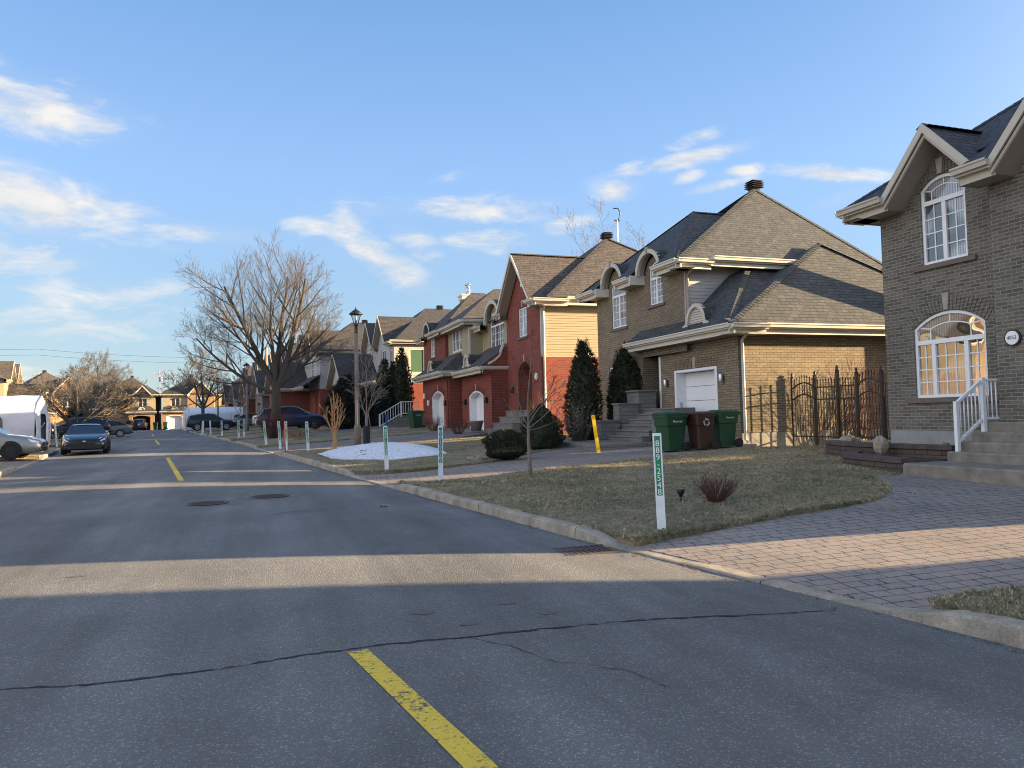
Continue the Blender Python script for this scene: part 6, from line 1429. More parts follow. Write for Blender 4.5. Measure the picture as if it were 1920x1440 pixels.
car('sedan', 'black sedan on the left driveway with bright wheels, beyond the white shelter', on_drive(-15.2,60.3), R(185), M['paintBlack'], group=GL); car('suv', 'black sport utility vehicle behind the navy coupe', on_drive(-12.6,66.5), R(190), M['paintBlack'], group=GL)
car('sedan', 'red car glimpsed behind the black sedan on the left', on_drive(-18.5,64.5), R(185), paint('red_car_paint', (.22,.015,.015)), group=GL); car('sedan', 'grey car parked beyond the navy coupe on the left', on_drive(-12.0,74), R(190), M['paintGrey'], group=GL)
car('suv', 'silver-grey car standing in the open dark garage at the street end', (-15.8,129.5,zt+.04), R(90), M['paintGrey']); car('sedan', 'small white car right of the white garage door at the street end', (-6.7,127.5,zt+.04), R(90), M['paintWhite'])
# ------------------------------------------------------------------ two people far up the street
def person(label, loc, rz, top, phase, name='person'):
    t = None
    J = {'pelvis':(0,0,.95),'waist':(0,0,1.10),'chest':(0,.0,1.35),'neck':(.01,0,1.50),'head0':(.02,0,1.58),'head1':(.03,0,1.72)}
    vs, es, rs = [], [], []
    def add(p, r, parent=None):
        vs.append(p); rs.append(r); i = len(vs)-1
        if parent is not None: es.append((parent,i))
        return i
    p = add((0,0,.95),.15); w_ = add((0,0,1.12),.14,p); c = add((.01,0,1.36),.165,w_); n = add((.02,0,1.50),.065,c); h0 = add((.03,0,1.58),.085,n); h1 = add((.04,0,1.70),.085,h0)
    for s_ in (1,-1):
        f = phase*s_; hp = add((0,s_*.10,.90),.105,p); kn = add((.20*f,s_*.11,.50),.072,hp); an = add((.26*f-.06,s_*.11,.09),.050,kn); add((.26*f+.10,s_*.12,.045),.045,an)
        sh = add((.0,s_*.20,1.40),.07,c); el = add((-.14*f,s_*.25,1.13),.052,sh); wr = add((-.12*f+.10,s_*.24,.90),.038,el); add((-.12*f+.13,s_*.24,.81),.036,wr)
    me = bpy.data.meshes.new(name); me.from_pydata(vs, es, []); o = bpy.data.objects.new(name, me); COL.objects.link(o)
    sk = o.modifiers.new('skin','SKIN'); o.modifiers.new('sub','SUBSURF').levels = 1
    for i, r in enumerate(rs): me.skin_vertices[0].data[i].radius = (r,r)
    me.skin_vertices[0].data[0].use_root = True
    bpy.context.view_layer.update(); m2 = bpy.data.meshes.new_from_object(o.evaluated_get(bpy.context.evaluated_depsgraph_get())); bpy.data.objects.remove(o)
    m2.name = name; m2.materials.clear()
    for q in (top, plain('dark_trousers', (.012,.012,.016), .9, .1), plain('skin_tone', (.42,.26,.19), .6, .05)): m2.materials.append(q)
    for pl in m2.polygons: z = pl.center.z; pl.material_index = 1 if z < .92 else 2 if z > 1.53 else 0; pl.use_smooth = True
    o = bpy.data.objects.new(name, m2); COL.objects.link(o); o.location = loc; o.rotation_euler = (0,0,rz); tag(o, label, 'person', 'people walking at the street end')
    hm = MB(); hm.ball((.02,0,1.69),.105,.10,.085,12,8); hr = hm.build('hair', plain('dark_hair', (.015,.012,.01), .8, .2)); hr.parent = o
    return o
for x, y, ph, lab, col in ((-15.0,111,.7,'person in dark coat walking up the street, on the left',(.012,.012,.015)),(-14.2,111.6,-.8,'person in dark jacket walking beside another, nearer the garage',(.018,.018,.022))):
    person(lab, (x,y,zr(y)+.03), R(95), plain('dark_coat_%d' % int(abs(x)*10), col, .9, .1), ph)
# ------------------------------------------------------------------ street furniture and small things
def at_lawn(x, y, dz=0): return V((x, y, lawn_z(x,y)+dz))
GP = 'white snow-removal marker posts along the verge'
def number_post(label, loc, txt, h=1.14, tilt=(0,0), rz=0.0, wd=.105, frac=.62, sign=True, group=GP):
    t = thing('marker_post', label, 'marker post', loc, group)
    t.rotation_euler = (0,0,0); x,y,z = loc; mb = MB(); th = .035
    ux, uy = tilt
    def P(a, b, c):  # a across, b depth, c up
        return (x + a + ux*c, y + b + uy*c, z + c)
    q = []
    for c in (-.15, h): q += [P(-wd/2,-th/2,c),P(wd/2,-th/2,c),P(wd/2,th/2,c),P(-wd/2,th/2,c)]
    mb.hexa(q); p = mb.build('post', M['postW'], t)
    if sign:
        s0, s1 = h*(1-frac)-.02, h-.035; sg = MB(); q = []
        for c in (s0, s1): q += [P(-wd*.32,-th/2-.004,c),P(wd*.32,-th/2-.004,c),P(wd*.32,-th/2+.002,c),P(-wd*.32,-th/2+.002,c)]
        sg.hexa(q); sb_ = sg.build('sign_strip', M['signG'], t)
        n = len(txt); hh = (s1-s0-.05)/n
        for i, chx in enumerate(txt):
            if chx == ' ': continue
            c = s1 - .05 - hh*(i+.5); up_ = V((ux,uy,1)).normalized()
            o = text_mesh('character', chx, min(hh*1.22,.125), M['white'], sb_, facing(P(0,-th/2-.0055,c), (1,0,0), up_), .0012)
    t.rotation_euler = (0,0,0)
    # turn the post about its foot to face the viewer's side of the street
    t.rotation_euler = (0,0,rz); return t
TW = '889-2548'
number_post('nearest white post with phone number 889-2548 at the drive edge', tuple(at_lawn(4.68,8.09)), TW, 1.14, (-.020,.01), R(-28), .105, .64)
number_post('white post reading DENEIGEMENT at the near corner of the garage drive', tuple(at_lawn(3.86,15.85)), 'DENEIGEMENT', 1.13, (.012,0), R(-14), .105, .68)
number_post('white post with phone number by the snow patch, far corner of the garage drive', tuple(at_lawn(3.3,19.3)), TW, 1.10, (-.02,0), R(-10), .105, .66)
number_post('white numbered post left of the pruned tan shrub tree', tuple(at_lawn(2.17,30.5)), TW, 1.12, (-.04,0), R(-4), .11, .7)
for x,y,tl,lab in ((1.5,33.8,(-.01,0),'white post right behind the thin orange stake'),(1.3,35.1,(-.05,0),'white post second left of the orange stake, before the blue wagon'),(.78,38.2,(-.09,0),'tilted white post left of the red-brown shrub')):
    number_post(lab, tuple(at_lawn(x,y)), TW, 1.12, tl, R(-2), .11, .7)
for x,y,tl,lab in ((-.62,52.1,(-.01,0),'white post pair by the second lamp, nearer one'),(-.30,53.4,(.0,0),'white post pair by the second lamp, farther one'),(-1.9,60.5,(-.02,0),'white post on the verge left of the second lamp'),(-3.1,70,(-.04,0),'white post before the black crossover wheel'),(-3.9,72,(.06,0),'leaning white post in front of the dark grey car'),(-4.2,80,(.0,0),'farthest white post at the right kerb')):
    number_post(lab, tuple(at_lawn(x,y)), TW, 1.12, tl, R(4), .12, .7, sign=y < 62)
for x,y,tl,lab in ((-10.15,46.2,(.02,0),'white post left of the navy coupe, nearer one'),(-10.1,48.2,(-.07,0),'leaning white post left of the navy coupe, farther one'),(-10.6,38.2,(0,0),'white post with green sign above the silver car hood')):
    number_post(lab, (x,y,lawn_z(x,y)), TW, 1.28 if y > 40 else 1.15, tl, R(16), .09 if y > 40 else .12, .4, sign=y < 40)
def stake(label, loc, h, r, m, tilt=(0,0), name='marker_stake', flat=None):
    mb = MB(); x,y,z = loc; top = (x+tilt[0]*h, y+tilt[1]*h, z+h)
    if flat:
        d = V((tilt[0],tilt[1],1)).normalized()
        mb.beam((x,y,z-.1), top, flat, .035, up=(0,1,0)); 
        mb.beam(V(top)-d*.10, V(top)-d*.02, flat*1.03, .042, up=(0,1,0))
    else: mb.tube([(x,y,z-.1),top], r, k=8)
    return tag(mb.build(name, m), label, 'marker stake')
stake('leaning bright yellow flat marker stake before the stone steps', tuple(at_lawn(9.35,19.5)), 1.05, .03, M['yellowP'], (-.13,.05), flat=.10)
stake('leaning blue flat marker stake near the brown garage lamp, left of the white stair railing', (7.5,43.5,.92), .95, .03, M['blueP'], (-.06,0), flat=.12)
stake('thin orange fibreglass stake at the kerb end', tuple(at_lawn(1.33,30.6)), 1.1, .018, M['orangeP'], (-.03,0)); stake('short orange stake beyond the snow patch', tuple(at_lawn(5.3,36.5)), .6, .02, M['orangeP'])
stake('thin pale leaning stake right of the small bare tree', (6.3,41.5,.85), 1.25, .022, M['wood'], (-.14,0)); stake('thin pale stake leaning by the brick garage corner', (9.6,37.9,.9), 1.0, .016, M['wood'], (-.12,0))
# lamp posts
GLP = 'black lantern street lamps'
def lamp(label, loc, H_=5.9, detail=True):
    t = thing('street_lamp', label, 'street lamp', (0,0,0), GLP); mb = MB(); hp = H_-1.05
    mb.lathe((0,0,0), [(.15,-.3),(.15,.75),(.135,.80),(.105,.84),(.075,hp)], 12, True); mb.build('post', M['lampstone'], t)
    b = MB(); b.lathe((0,0,hp), [(.085,-.02),(.09,.0),(.07,.05),(.065,.28),(.10,.34),(.10,.37)], 10)
    for i in range(6):
        a = 2*pi*i/6+.3; b.tube([(.08*cos(a),.08*sin(a),hp+.34),(.235*cos(a),.235*sin(a),hp+.82)], .014, k=5)
    b.lathe((0,0,hp), [(.06,.30),(.03,.44)], 8); b.build('lantern_frame', M['black'], t)
    c = MB(); c.lathe((0,0,hp), [(.29,.80),(.30,.83),(.20,.92),(.13,.97),(.10,1.0),(.03,1.04),(.02,1.10),(.001,1.16)], 12); c.build('lantern_cap', M['black'], t)
    g = MB(); g.lathe((0,0,hp), [(.085,.40),(.215,.795)], 6, False); g.build('lantern_glass', mat('clear_lantern_glass', f_clear), t)
    l = MB(); l.lathe((0,0,hp), [(.035,.44),(.05,.52),(.05,.68),(.03,.76)], 8); l.build('bulb', M['white'], t)
    t.location = loc; return t
def f_clear(n):
    a = n('BsdfTransparent', i_Color=(.93,.95,.97,1)); g = n('BsdfGlossy', i_Roughness=.05, i_Color=(.9,.9,.9,1)); m = n.t.nodes.new('ShaderNodeMixShader'); m.inputs[0].default_value = .16
    n.t.links.new(a, m.inputs[1]); n.t.links.new(g, m.inputs[2]); o = n.t.nodes.new('ShaderNodeOutputMaterial'); n.t.links.new(m.outputs[0], o.inputs[0])
lp = lamp('nearest lantern street lamp, tall on a concrete post behind the snow patch', (4.45,33.3,lawn_z(4.45,33.3)-.05))
for x,y,lab in ((-.15,70,'second lantern street lamp, right of the wooden pole'),(-3.3,92,'third lantern street lamp, before the far white shelter'),(-6.4,106,'farthest lantern street lamp beside the right bare tree')): copy_tree(lp, loc=(x,y,lawn_z(x,y)), label=lab)
# utility poles and wires
def pole(label, loc, h, arm=True, lampa=False, r=.14):
    t = thing('utility_pole', label, 'utility pole', loc, None); x,y,z = loc; mb = MB(); mb.tube([(x,y,z-.3),(x,y,z+h)], [r,r*.72], k=10); mb.build('pole', M['wood'], t)
    if arm:
        a = MB(); a.box((x-1.0,y-.06,z+h-.75),(x+1.0,y+.06,z+h-.62)); a.build('crossarm', M['wood'], t)
        for s_ in (-.8,0,.8): i = MB(); i.lathe((x+s_,y,z+h-.62), [(.05,0),(.07,.06),(.04,.16)], 8); i.build('insulator', M['steelgrey'], t)
        tb = MB(); tb.lathe((x+.32,y-.1,z+h-2.0), [(.2,0),(.22,.05),(.22,.75),(.15,.82)], 12); tb.build('transformer', M['steelgrey'], t)
    if lampa:
        l = MB(); l.tube([(x,y,z+h-.6),(x+.9,y,z+h-.1),(x+1.8,y,z+h-.05)], .04, k=6); l.box((x+1.6,y-.12,z+h-.12),(x+2.3,y+.12,z+h-.02)); l.build('lamp_arm', M['steelgrey'], t)
    return t
pole('sunlit wooden utility pole right of the second lamp, before the row houses', (1.9,88.0,zr(88)+.3), 9.0, arm=False, r=.17)
pole('utility pole between the two street-end houses', (-15.2,150,zr(150)), 10.5, lampa=True); pole('utility pole on the left beyond the brown roofs', (-34.2,150,zr(150)), 10.4); pole('far utility pole outside the frame on the left', (-95,151,zr(150)), 14.5); pole('far utility pole right of the bare tree', (1.5,150,zr(150)), 12)
for za,lab in ((14.3,'upper overhead wire across the far left sky'),(13.3,'lower overhead wire across the far left sky')):
    mb = MB(); pts = []
    for (xa,xb,z1,z2) in ((-95,-34.2,za+.9,za-.1),(-34.2,1.5,za-.1,za-1.4)):
        for i in range(12): f = i/11; pts.append((lerp(xa,xb,f), 150, lerp(z1,z2,f) - 1.1*4*f*(1-f)*.5 + zr(150)))
    mb.tube(pts, .018, k=4); tag(mb.build('overhead_wire', M['black']), lab, 'wire', 'overhead wires')
# antenna mast behind the buff house
t = thing('antenna_mast', 'thin white antenna mast with a small hooked head above the red house roof', 'antenna', (29.1,56.0,1.0)); mb = MB(); mb.tube([(29.1,56,1.0),(29.1,56,17.7)], [.10,.075], k=8); mb.build('mast', M['white'], t)
mb = MB(); mb.tube([(29.1,56,17.6),(29.3,56,17.9),(29.4,56,18.4),(29.2,56,18.75),(28.8,56,18.7)], .045, k=6); mb.box((28.85,55.95,17.65),(29.35,56.05,17.75)); mb.build('antenna_head', M['black'], t)
# snow patch
def f_snow(n):
    p = GEO(n); k = n.noise(p, 14, 5, .7)
    n.bsdf(n.ramp(k, [(.32,(.36,.36,.36,1)),(.42,(.60,.62,.66,1)),(.55,(.82,.85,.90,1))]), .75, bump=n.math('ADD', n.noise(p, 18, 4, .7), n.noise(p, 5, 2)), strength=1.0, dist=.05)
mb = MB(); NX, NY = 46, 46; vs = []; cx, cy = 4.25, 26.6
for j in range(NY+1):
    for i in range(NX+1):
        u, v = -1+2*i/NX, -1+2*j/NY; x = cx + u*1.9 - v*.35; y = cy + v*3.9
        rr_ = sqrt(u*u+v*v) * (1 + .07*sin(3*atan2(v,u)+1) + .035*sin(8*atan2(v,u))); hgt = max(-.16, (.27*(1-rr_**2)*(1+.4*u))) + .02*sin(x*7)*sin(y*5)*max(0,1-rr_)
        if u > .3: pass
        vs.append((x,y,lawn_z(x,y) + hgt))
mb.mesh(vs, [(j*(NX+1)+i,j*(NX+1)+i+1,(j+1)*(NX+1)+i+1,(j+1)*(NX+1)+i) for j in range(NY) for i in range(NX)], True)
tag(mb.build('snow_pile', mat('granular_snow', f_snow)), 'melting white snow pile on the lawn around the small bare tree', 'snow pile')
mb = MB(); 
for i in range(90):
    a = random.uniform(0,2*pi); q = random.random()**.5; x, y = 3.55+.55*q*cos(a), 25.2+1.1*q*sin(a); mb.ball((x,y,lawn_z(x,y)+.02+.14*(1-q)),.05,.05,.03,5,4)
tag(mb.build('leaf_litter', plain('brown_leaf_litter', (.16,.085,.045), .95, .35, 12.)), 'heap of brown dead leaves at the near edge of the snow pile', 'leaf pile')
# stones, leaf, spotlight
def boulder(label, loc, rx, ry, rz_, seed, name='boulder'):
    rng = random.Random(seed); k = [(rng.uniform(0,6.28),rng.uniform(1,5),rng.uniform(.08,.2)) for _ in range(7)]
    mb = MB(); mb.ball(loc, rx, ry, rz_, 11, 7, lambda a,t: 1+sum(s*sin(f*a+p+t*2) for p,f,s in k)*.8); mb.sm = [False]*len(mb.f); return tag(mb.build(name, M['stone']), label, 'boulder')
boulder('big tan boulder standing on the lower planter wall', (11.75,11.75,.87), .15, .14, .19, 3); boulder('flat tan boulder lying at the foot of the black gate', (13.05,13.9,.90), .20, .16, .09, 5)
boulder('grey flat stone half buried by the round yew', tuple(at_lawn(5.85,19.9,.03)), .26, .2, .09, 7, 'garden_stone'); boulder('small pale stone in the lawn by the young tree', tuple(at_lawn(4.75,14.2,.01)), .10, .07, .04, 9, 'garden_stone'); boulder('pale stone in the upper planter soil', (12.75,11.2,.87), .14, .10, .05, 12, 'garden_stone')
mb = MB(); lx_, ly_ = 2.05, 12.6; lz_ = road_z(lx_,ly_); 
for a,b in ((0,.3),(.7,.1),(-.6,.2),(1.4,.3)): mb.face([(lx_,ly_,lz_+.004),(lx_+.07*cos(a)-.02,ly_+.07*sin(a),lz_+.05*b+.01),(lx_+.13*cos(a),ly_+.13*sin(a),lz_+.10*b),(lx_+.07*cos(a)+.02,ly_+.07*sin(a)-.03,lz_+.03)])
tag(mb.build('dead_leaf', plain('dark_dead_leaf', (.04,.025,.02), .9, .2)), 'curled dark dead leaf lying on the road', 'leaf')
t = thing('garden_spotlight', 'small black garden spotlight stuck in the front lawn', 'garden light', tuple(at_lawn(6.1,9.95))); x,y,z = t.location
mb = MB(); mb.tube([(x,y,z-.05),(x,y,z+.06)], .012, k=6); mb.build('spike', M['black'], t); mb = MB(); mb.lathe((x,y,z+.05), [(.02,0),(.055,.06),(.06,.10),(.055,.11)], 10); mb.build('lamp_head', M['black'], t)
# wheelie bins
def bin_(label, loc, rz, m, w, d, h, texts, group='wheelie bins before the garage', number=True):
    t = thing('wheelie_bin', label, 'wheelie bin', (0,0,0), group); b = MB(); zb = h-.10
    def ring(z, f, g=1.0): a, c = w/2*f, d/2*g; r = .05; return [(-a+r,-c,z),(a-r,-c,z),(a,-c+r,z),(a,c-r,z),(a-r,c,z),(-a+r,c,z),(-a,c-r,z),(-a,-c+r,z)]
    b.loft([ring(.03,.76,.70),(ring(.62*h,.89,.86)),ring(.64*h,.95,.93),ring(zb-.08,.985,.98),ring(zb-.075,1.03,1.03),ring(zb,1.04,1.04)]); b.build('body', m, t)
    l = MB(); l.loft([ring(zb,1.05,1.06),ring(zb+.035,1.06,1.08),ring(zb+.075,.9,.86),ring(zb+.09,.6,.5)]); l.tube([(-w*.45,d*.56,zb+.0),(w*.45,d*.56,zb+.0)], .022, k=8); l.build('lid', m, t)
    hd_ = MB(); hd_.tube([(-w*.40,d*.50,zb-.05),(-w*.38,d*.62,zb-.02),(w*.38,d*.62,zb-.02),(w*.40,d*.50,zb-.05)], .018, k=6); hd_.build('handle', m, t)
    for s_ in (-1,1):
        wl = MB(); wl.tube([(s_*w*.44-.035,d*.46,.125),(s_*w*.44+.035,d*.46,.125)], .125, k=18); q = wl.build('wheel', M['rubber'], t); hb = MB(); hb.disc((s_*w*.44+s_*.037,d*.46,.125),.05,.01,(1,0,0),12); hb.build('hub', M['blacktrim'], q)
    for txt, size, z in texts:
        xx = w/2*(.95 + .035*(z/h-.64)/.27) + .008; text_mesh('lettering', txt, size, M['white'], t, facing((xx,.02,z), (0,1,0), (.02,0,1)), .001)
    t.location = loc; t.rotation_euler = (0,0,rz); return t
def fbin(x, y): return (x, y, drive_z(x,y)+.005)
BZ = R(-86)
g1_ = bin_('left green wheelie bin, nearest and biggest of the three before the garage', fbin(10.75,17.95), BZ, M['binG'], .64, .74, 1.08, (('360 litres',.05,.93),('Montréal',.08,.80)))
bin_('brown wheelie bin with a white recycling emblem between the two green bins', fbin(11.55,17.75), BZ, M['binB'], .56, .62, 1.04, (('résidus alim.',.05,.90),))
bin_('right green wheelie bin, rearmost of the three and next to the downspout', fbin(12.35,17.85), BZ, M['binG'], .58, .68, 1.05, (('Montréal',.07,.82),))
# recycling arrows on the brown bin: three bent arrows
br = [o for o in COL.objects if o.get('label','').startswith('brown wheelie')][0]; em = MB()
for k in range(3):
    a0 = 2*pi*k/3+.5
    for i in range(5):
        a, b_ = a0+i*.27, a0+(i+1)*.27; q = [(.062*cos(a),.062*sin(a)),(.105*cos(a),.105*sin(a)),(.105*cos(b_),.105*sin(b_)),(.062*cos(b_),.062*sin(b_))]
        em.face([(.288,u,.74+v) for u,v in q]); em.face([(.288,u,.74+v) for u,v in q][::-1])
    a = a0+5*.27; q = [(.045*cos(a),.045*sin(a)),(.122*cos(a),.122*sin(a)),(.085*cos(a+.45),.085*sin(a+.45))]; em.face([(.288,u,.74+v) for u,v in q]); em.face([(.288,u,.74+v) for u,v in q][::-1])
rl = em.build('recycling_emblem', M['white']); rl.parent = br
bin_('green wheelie bin by the white stair railing of the red twin house', (9.15,43.4,.98), R(-75), M['binG'], .62, .78, 1.12, (('Montréal',.09,.84),), group='green wheelie bins by house walls'); bin_('green wheelie bin between the street-end houses, on the left', (-13.5,127.5,zt), R(0), M['binG'], .62, .8, 1.2, (), group='green wheelie bins by house walls'); bin_('green wheelie bin left of the white garage door at the street end', (-12.2,128.5,zt), R(0), M['binG'], .62, .8, 1.2, (), group='green wheelie bins by house walls')
# fallen downspout elbow at the garage corner
t = thing('drain_elbow', 'loose cream downspout elbow with a black flexible end at the garage corner', 'drain pipe', (13.0,18.2,.62)); mb = MB(); mb.tube([(13.25,18.45,.80),(13.05,18.3,.74),(12.9,18.2,.70)], .06, k=10); mb.build('elbow', M['creamL'], t); mb = MB(); mb.tube([(12.9,18.2,.72),(12.78,18.12,.70),(12.72,18.08,.63)], [.085,.105,.10], k=12); mb.build('hose_end', M['rubber'], t)
# stone steps and stepped walls in front of the buff house
t = thing('stone_steps', 'grey cast-stone front steps rising to the buff house entrance', 'steps', (11.2,22.2,.55)); z0 = .56
slab = MB(); slab.bevbox((9.55,20.05,z0-.25),(11.45,23.4,z0+.19),.02); slab.build('bottom_slab', M['stonewall'], t)
for i in range(6):
    x0 = 11.2+.30*i; st = MB(); st.box((x0+.03,20.4+.1*i,z0-.1),(x0+.33 if i < 5 else 13.45,22.7+.10*i,z0+.19+.17*(i+1)-.05)); s_ = st.build('step', M['stonewall'], t)
    nz = MB(); nz.bevbox((x0,20.4+.1*i,z0+.19+.17*(i+1)-.048),(x0+.36 if i < 5 else 13.45,22.7+.10*i,z0+.19+.17*(i+1)),.012); nz.build('tread', M['capG'] if 'capG' in M else M.setdefault('capG', plain('grey_step_tread', (.17,.155,.14), .85, .2, 6., .3)), s_)
GW = 'stepped cast-stone garden walls by the steps'
def pier(label, a, b, cap=.06):
    t = thing('garden_wall', label, 'garden wall', (a[0],a[1],a[2]), GW); mb = MB(); mb.box(a, (b[0],b[1],b[2]-cap)); mb.build('wall', M['stonewall'], t); c = MB(); c.bevbox((a[0]-.05,a[1]-.05,b[2]-cap+.002),(b[0]+.05,b[1]+.05,b[2]),.01); c.build('cap', M['capG'], t)
pier('lowest step of the stone garden wall, left of the steps', (11.05,22.85,.4), (11.75,23.25,1.42)); pier('middle step of the stone garden wall, left of the steps', (11.8,22.98,.4), (12.55,23.4,1.98)); pier('tallest step of the stone garden wall, before the cedar', (12.6,23.05,.4), (13.28,23.9,2.42))
pier('low stone garden wall right of the steps', (11.5,19.75,.4), (12.5,20.25,1.62)); pier('taller stone garden wall right of the steps, beside the garage', (12.55,19.95,.4), (13.45,20.4,2.1)) if False else None
pier('low stone pier right of the steps beside the garage', (11.55,19.62,.4), (12.45,20.02,1.60)); pier('upper stone pier right of the steps with a whitened face', (12.55,22.35,.4), (13.3,22.75,2.16)) if False else None
# concrete steps of the right house with their white railing
t = thing('concrete_steps', 'worn concrete front steps at the right edge with a wide bottom slab', 'steps', (11.8,8.5,.5)); M['stepc'] = plain('worn_step_concrete', (.20,.178,.145), .92, .34, 4.5, .5)
for i,(x0,x1,y1,zt_) in enumerate(((10.72,11.66,10.28,.65),(11.66,11.92,10.20,.82),(11.92,12.20,10.17,.985),(12.20,12.48,10.14,1.15),(12.48,12.775,10.12,1.32))):
    mb = MB(); mb.bevbox((x0,5.0 if i else 4.6,.2),(x1,y1,zt_),.03); mb.build('step', M['stepc'], t)
t = thing('stair_railing', 'white metal stair railing beside the concrete steps of the numbered house', 'railing', (11.8,10.05,.82)); yr = 10.06
mb = MB(); mb.box((11.755,yr-.032,.80),(11.82,yr+.032,1.70)); mb.build('post', M['white'], t); mb = MB(); mb.box((12.40,yr-.035,1.13),(12.47,yr+.035,2.12)); mb.build('post', M['white'], t)
mb = MB(); mb.beam((11.79,yr,1.66),(12.44,yr,2.09),.05,.05); mb.build('handrail', M['white'], t); mb = MB(); mb.beam((11.79,yr,.97),(12.44,yr,1.40),.04,.045); mb.build('bottom_rail', M['white'], t)
mb = MB(); mb.box((12.44,yr-.03,2.06),(13.09,yr+.03,2.10)); mb.build('handrail', M['white'], t); mb = MB(); mb.box((12.44,yr-.02,1.37),(13.09,yr+.02,1.41)); mb.build('bottom_rail', M['white'], t)
for i in range(6):
    x = 11.79+.65*(i+1)/7; zz = 1.66+.43*(i+1)/7; mb = MB(); mb.tube([(x,yr,zz-.68),(x,yr,zz)], .013, k=6); mb.build('baluster', M['white'], t)
for i in range(5):
    x = 12.53+.105*i+.02; mb = MB(); mb.tube([(x,yr,1.38),(x,yr,2.08)], .013, k=6); mb.build('baluster', M['white'], t)
# railing of the red twin house stairs
t = thing('stair_railing', 'white stair railing left of the red twin house garages', 'railing', (9.0,48.5,1.0)); y = 48.6
for x, z in ((7.9,.95),(9.3,1.75),(10.4,1.75)): mb = MB(); mb.box((x-.04,y-.04,z),(x+.04,y+.04,z+1.0)); mb.build('post', M['white'], t)
for d_ in (0.0,.75):
    mb = MB(); mb.beam((7.9,y,1.92-d_),(9.3,y,2.72-d_),.05,.05); mb.build('handrail' if d_ == 0 else 'bottom_rail', M['white'], t); mb = MB(); mb.beam((9.3,y,2.72-d_),(10.4,y,2.72-d_),.05,.05); mb.build('handrail' if d_ == 0 else 'bottom_rail', M['white'], t)
for i in range(15): x = 7.95+.165*i; zz = interp(x,[(7.9,1.92),(9.3,2.72),(9.31,2.72),(10.4,2.72)]); mb = MB(); mb.box((x-.015,y-.015,zz-.75),(x+.015,y+.015,zz)); mb.build('baluster', M['white'], t)
t = thing('stone_steps', 'small stone steps under the white railing of the red twin house', 'steps', (9.3,49.2,.9))
for i in range(5): mb = MB(); mb.bevbox((8.0+.3*i,48.65,.6),(8.3+.3*i if i < 4 else 11.39,50.2,1.0+.17*(i+1)),.015); mb.build('step', M['stonewall'], t)
# planter walls at the foot of the right house
def planter(label, pts, z0, z1, cap=.085, th=.24):
    t = thing('planter_wall', label, 'planter wall', (pts[0][0],pts[0][1],z0)); w_ = MB(); c = MB()
    def off(k):
        o = []
        for i,p in enumerate(pts):
            a = V(pts[max(0,i-1)]); b = V(pts[min(len(pts)-1,i+1)]); d = (b-a).normalized(); o.append((p[0]-d.y*k, p[1]+d.x*k))
        return o
    A, B_ = off(0), off(-th); A2, B2 = off(.03), off(-th-.03)
    w_.loft([[(a[0],a[1],z0),(b[0],b[1],z0),(b[0],b[1],z1-cap),(a[0],a[1],z1-cap)] for a,b in zip(A,B_)]); w_.build('wall', M['paverwall'], t)
    c.loft([[(a[0],a[1],z1-cap+.002),(b[0],b[1],z1-cap+.002),(b[0],b[1],z1),(a[0],a[1],z1)] for a,b in zip(A2,B2)]); c.build('cap', M['capstone'], t)
    return t
up_pts = [(13.35,14.5),(12.95,14.25),(12.65,13.8),(12.4,13.2),(12.3,12.4),(12.3,11.4),(12.3,10.4)]
lo_pts = [(12.3,12.75),(11.9,12.55),(11.55,12.2),(11.35,11.7),(11.2,11.1),(11.1,10.6),(11.05,10.3)]
planter('upper curved planter wall of dark cap stones below the house', up_pts, .35, .90); planter('lower curved planter wall of dark cap stones beside the slab', lo_pts, .3, .72)
mb = MB(); so = [(p[0]+.1,p[1]) for p in up_pts]+[(13.1,10.4),(13.1,12.84),(14.5,12.84),(14.5,14.5)]; mb.face([(x,y,.84) for x,y in so]); structure('planter_soil', mb, M['mulch'])
mb = MB(); so = [(p[0]+.1,p[1]-.05) for p in lo_pts]+[(12.3,10.3),(12.3,12.7)]; mb.face([(x,y,.655) for x,y in so]); structure('planter_soil', mb, M['mulch'])
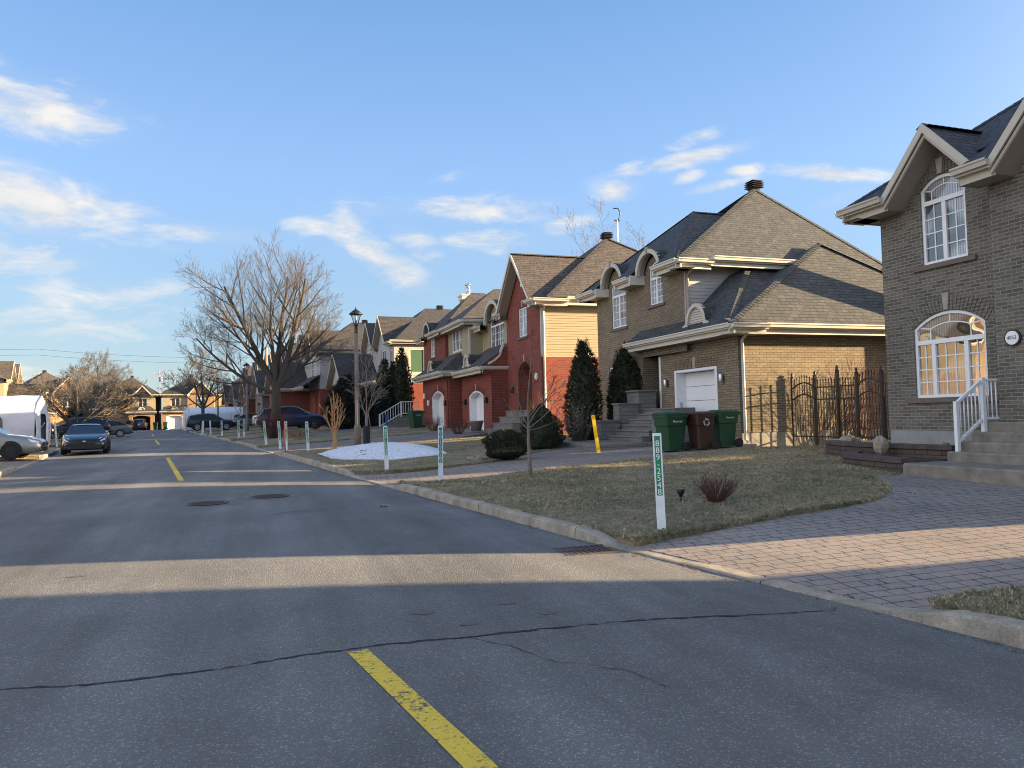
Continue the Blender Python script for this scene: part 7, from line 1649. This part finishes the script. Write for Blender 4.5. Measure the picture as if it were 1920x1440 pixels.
# black iron gate and fence between the houses
t = thing('iron_gate', 'black iron double gate and fence with spear tops between the two brick houses', 'gate', (15.3,16.5,.75)); xg = 15.3; zg = .62
posts = [18.55,17.60,16.72,16.02,15.18,14.4,13.2]
for i,y in enumerate(posts):
    h = 1.95 if i not in (2,) else 2.05; mb = MB(); mb.box((xg-.036,y-.036,zg-.2),(xg+.036,y+.036,zg+h)); mb.lathe((xg,y,zg+h), [(.055,0),(.055,.02),(.02,.04),(.045,.09),(.01,.15)], 8); mb.build('post', M['black'], t)
for i,(a,b) in enumerate(zip(posts,posts[1:])):
    arch = i in (0,3); n = max(4,int(round((a-b)/.105))); f = MB()
    top = lambda s: (1.62 + (.16*sin(pi*s) if arch else 0)); low = lambda s: (1.28 + (.16*sin(pi*s) if arch else 0))
    for fn in (top, low):
        for k in range(8): f.beam((xg,lerp(a,b,k/8),zg+fn(k/8)),(xg,lerp(a,b,(k+1)/8),zg+fn((k+1)/8)),.035,.035)
    f.beam((xg,a,zg+.22),(xg,b,zg+.22),.035,.035)
    if arch:
        ym = (a+b)/2
        for zz in (1.53,1.66):
            q = [(xg,ym+.045*cos(2*pi*k/10),zg+zz-.02+.055*sin(2*pi*k/10)) for k in range(11)]
            for p_,q_ in zip(q,q[1:]): f.beam(p_,q_,.014,.014,up=(1,0,0))
    f.build('rails', M['black'], t)
    for k in range(1,n):
        s_ = k/n; y = lerp(a,b,s_); p = MB(); zt_ = zg+top(s_)+.24; p.tube([(xg,y,zg+.08),(xg,y,zt_-.08),(xg,y,zt_-.05),(xg,y,zt_)], [.0115,.0115,.022,.002], k=6, smooth=False); p.build('picket', M['black'], t)
# dark woven mesh behind the right half of the gate
t = thing('lattice_screen', 'dark woven privacy mesh behind the right half of the black gate', 'lattice screen', (15.4,15.0,.7)); mb = MB()
for y in (16.6,15.2,13.2): mb.box((15.385,y-.015,.66),(15.415,y+.015,1.92))
mb.build('mesh_frame', M['black'], t); mb = MB()
for k in range(34):
    y = 16.58-.10*k
    for z0,z1 in ((.70,1.9),):
        n = 12
        for i in range(n):
            za, zb_ = lerp(z0,z1,i/n), lerp(z0,z1,(i+1)/n); s_ = .035*(1 if i % 2 else -1)
            mb.beam((15.40,y+s_,za),(15.40,y-s_,zb_),.006,.017,up=(1,0,0))
mb.build('weave', M['black'], t)
# terracotta pot by the red house steps
t = thing('flower_pot', 'grey flower pot beside the red house steps', 'flower pot', (10.2,34.6,1.0)); mb = MB(); mb.lathe((10.2,34.6,.95), [(.22,0),(.33,.42),(.36,.45),(.36,.5),(.30,.5),(.28,.42)], 16); mb.build('pot', plain('grey_pot', (.19,.165,.15), .8, .15), t)
# street name sign far left
t = thing('street_sign', 'small white street-name sign on a thin pole by the left bare bushes', 'sign', (-13.7,80,zr(80)+.2)); mb = MB(); mb.tube([(-13.7,80,zr(80)),(-13.7,80,zr(80)+2.7)], .04, k=6); mb.build('pole', M['steelgrey'], t); mb = MB(); mb.box((-14.15,79.97,zr(80)+2.5),(-13.25,80.03,zr(80)+2.72)); mb.build('sign_plate', M['white'], t)
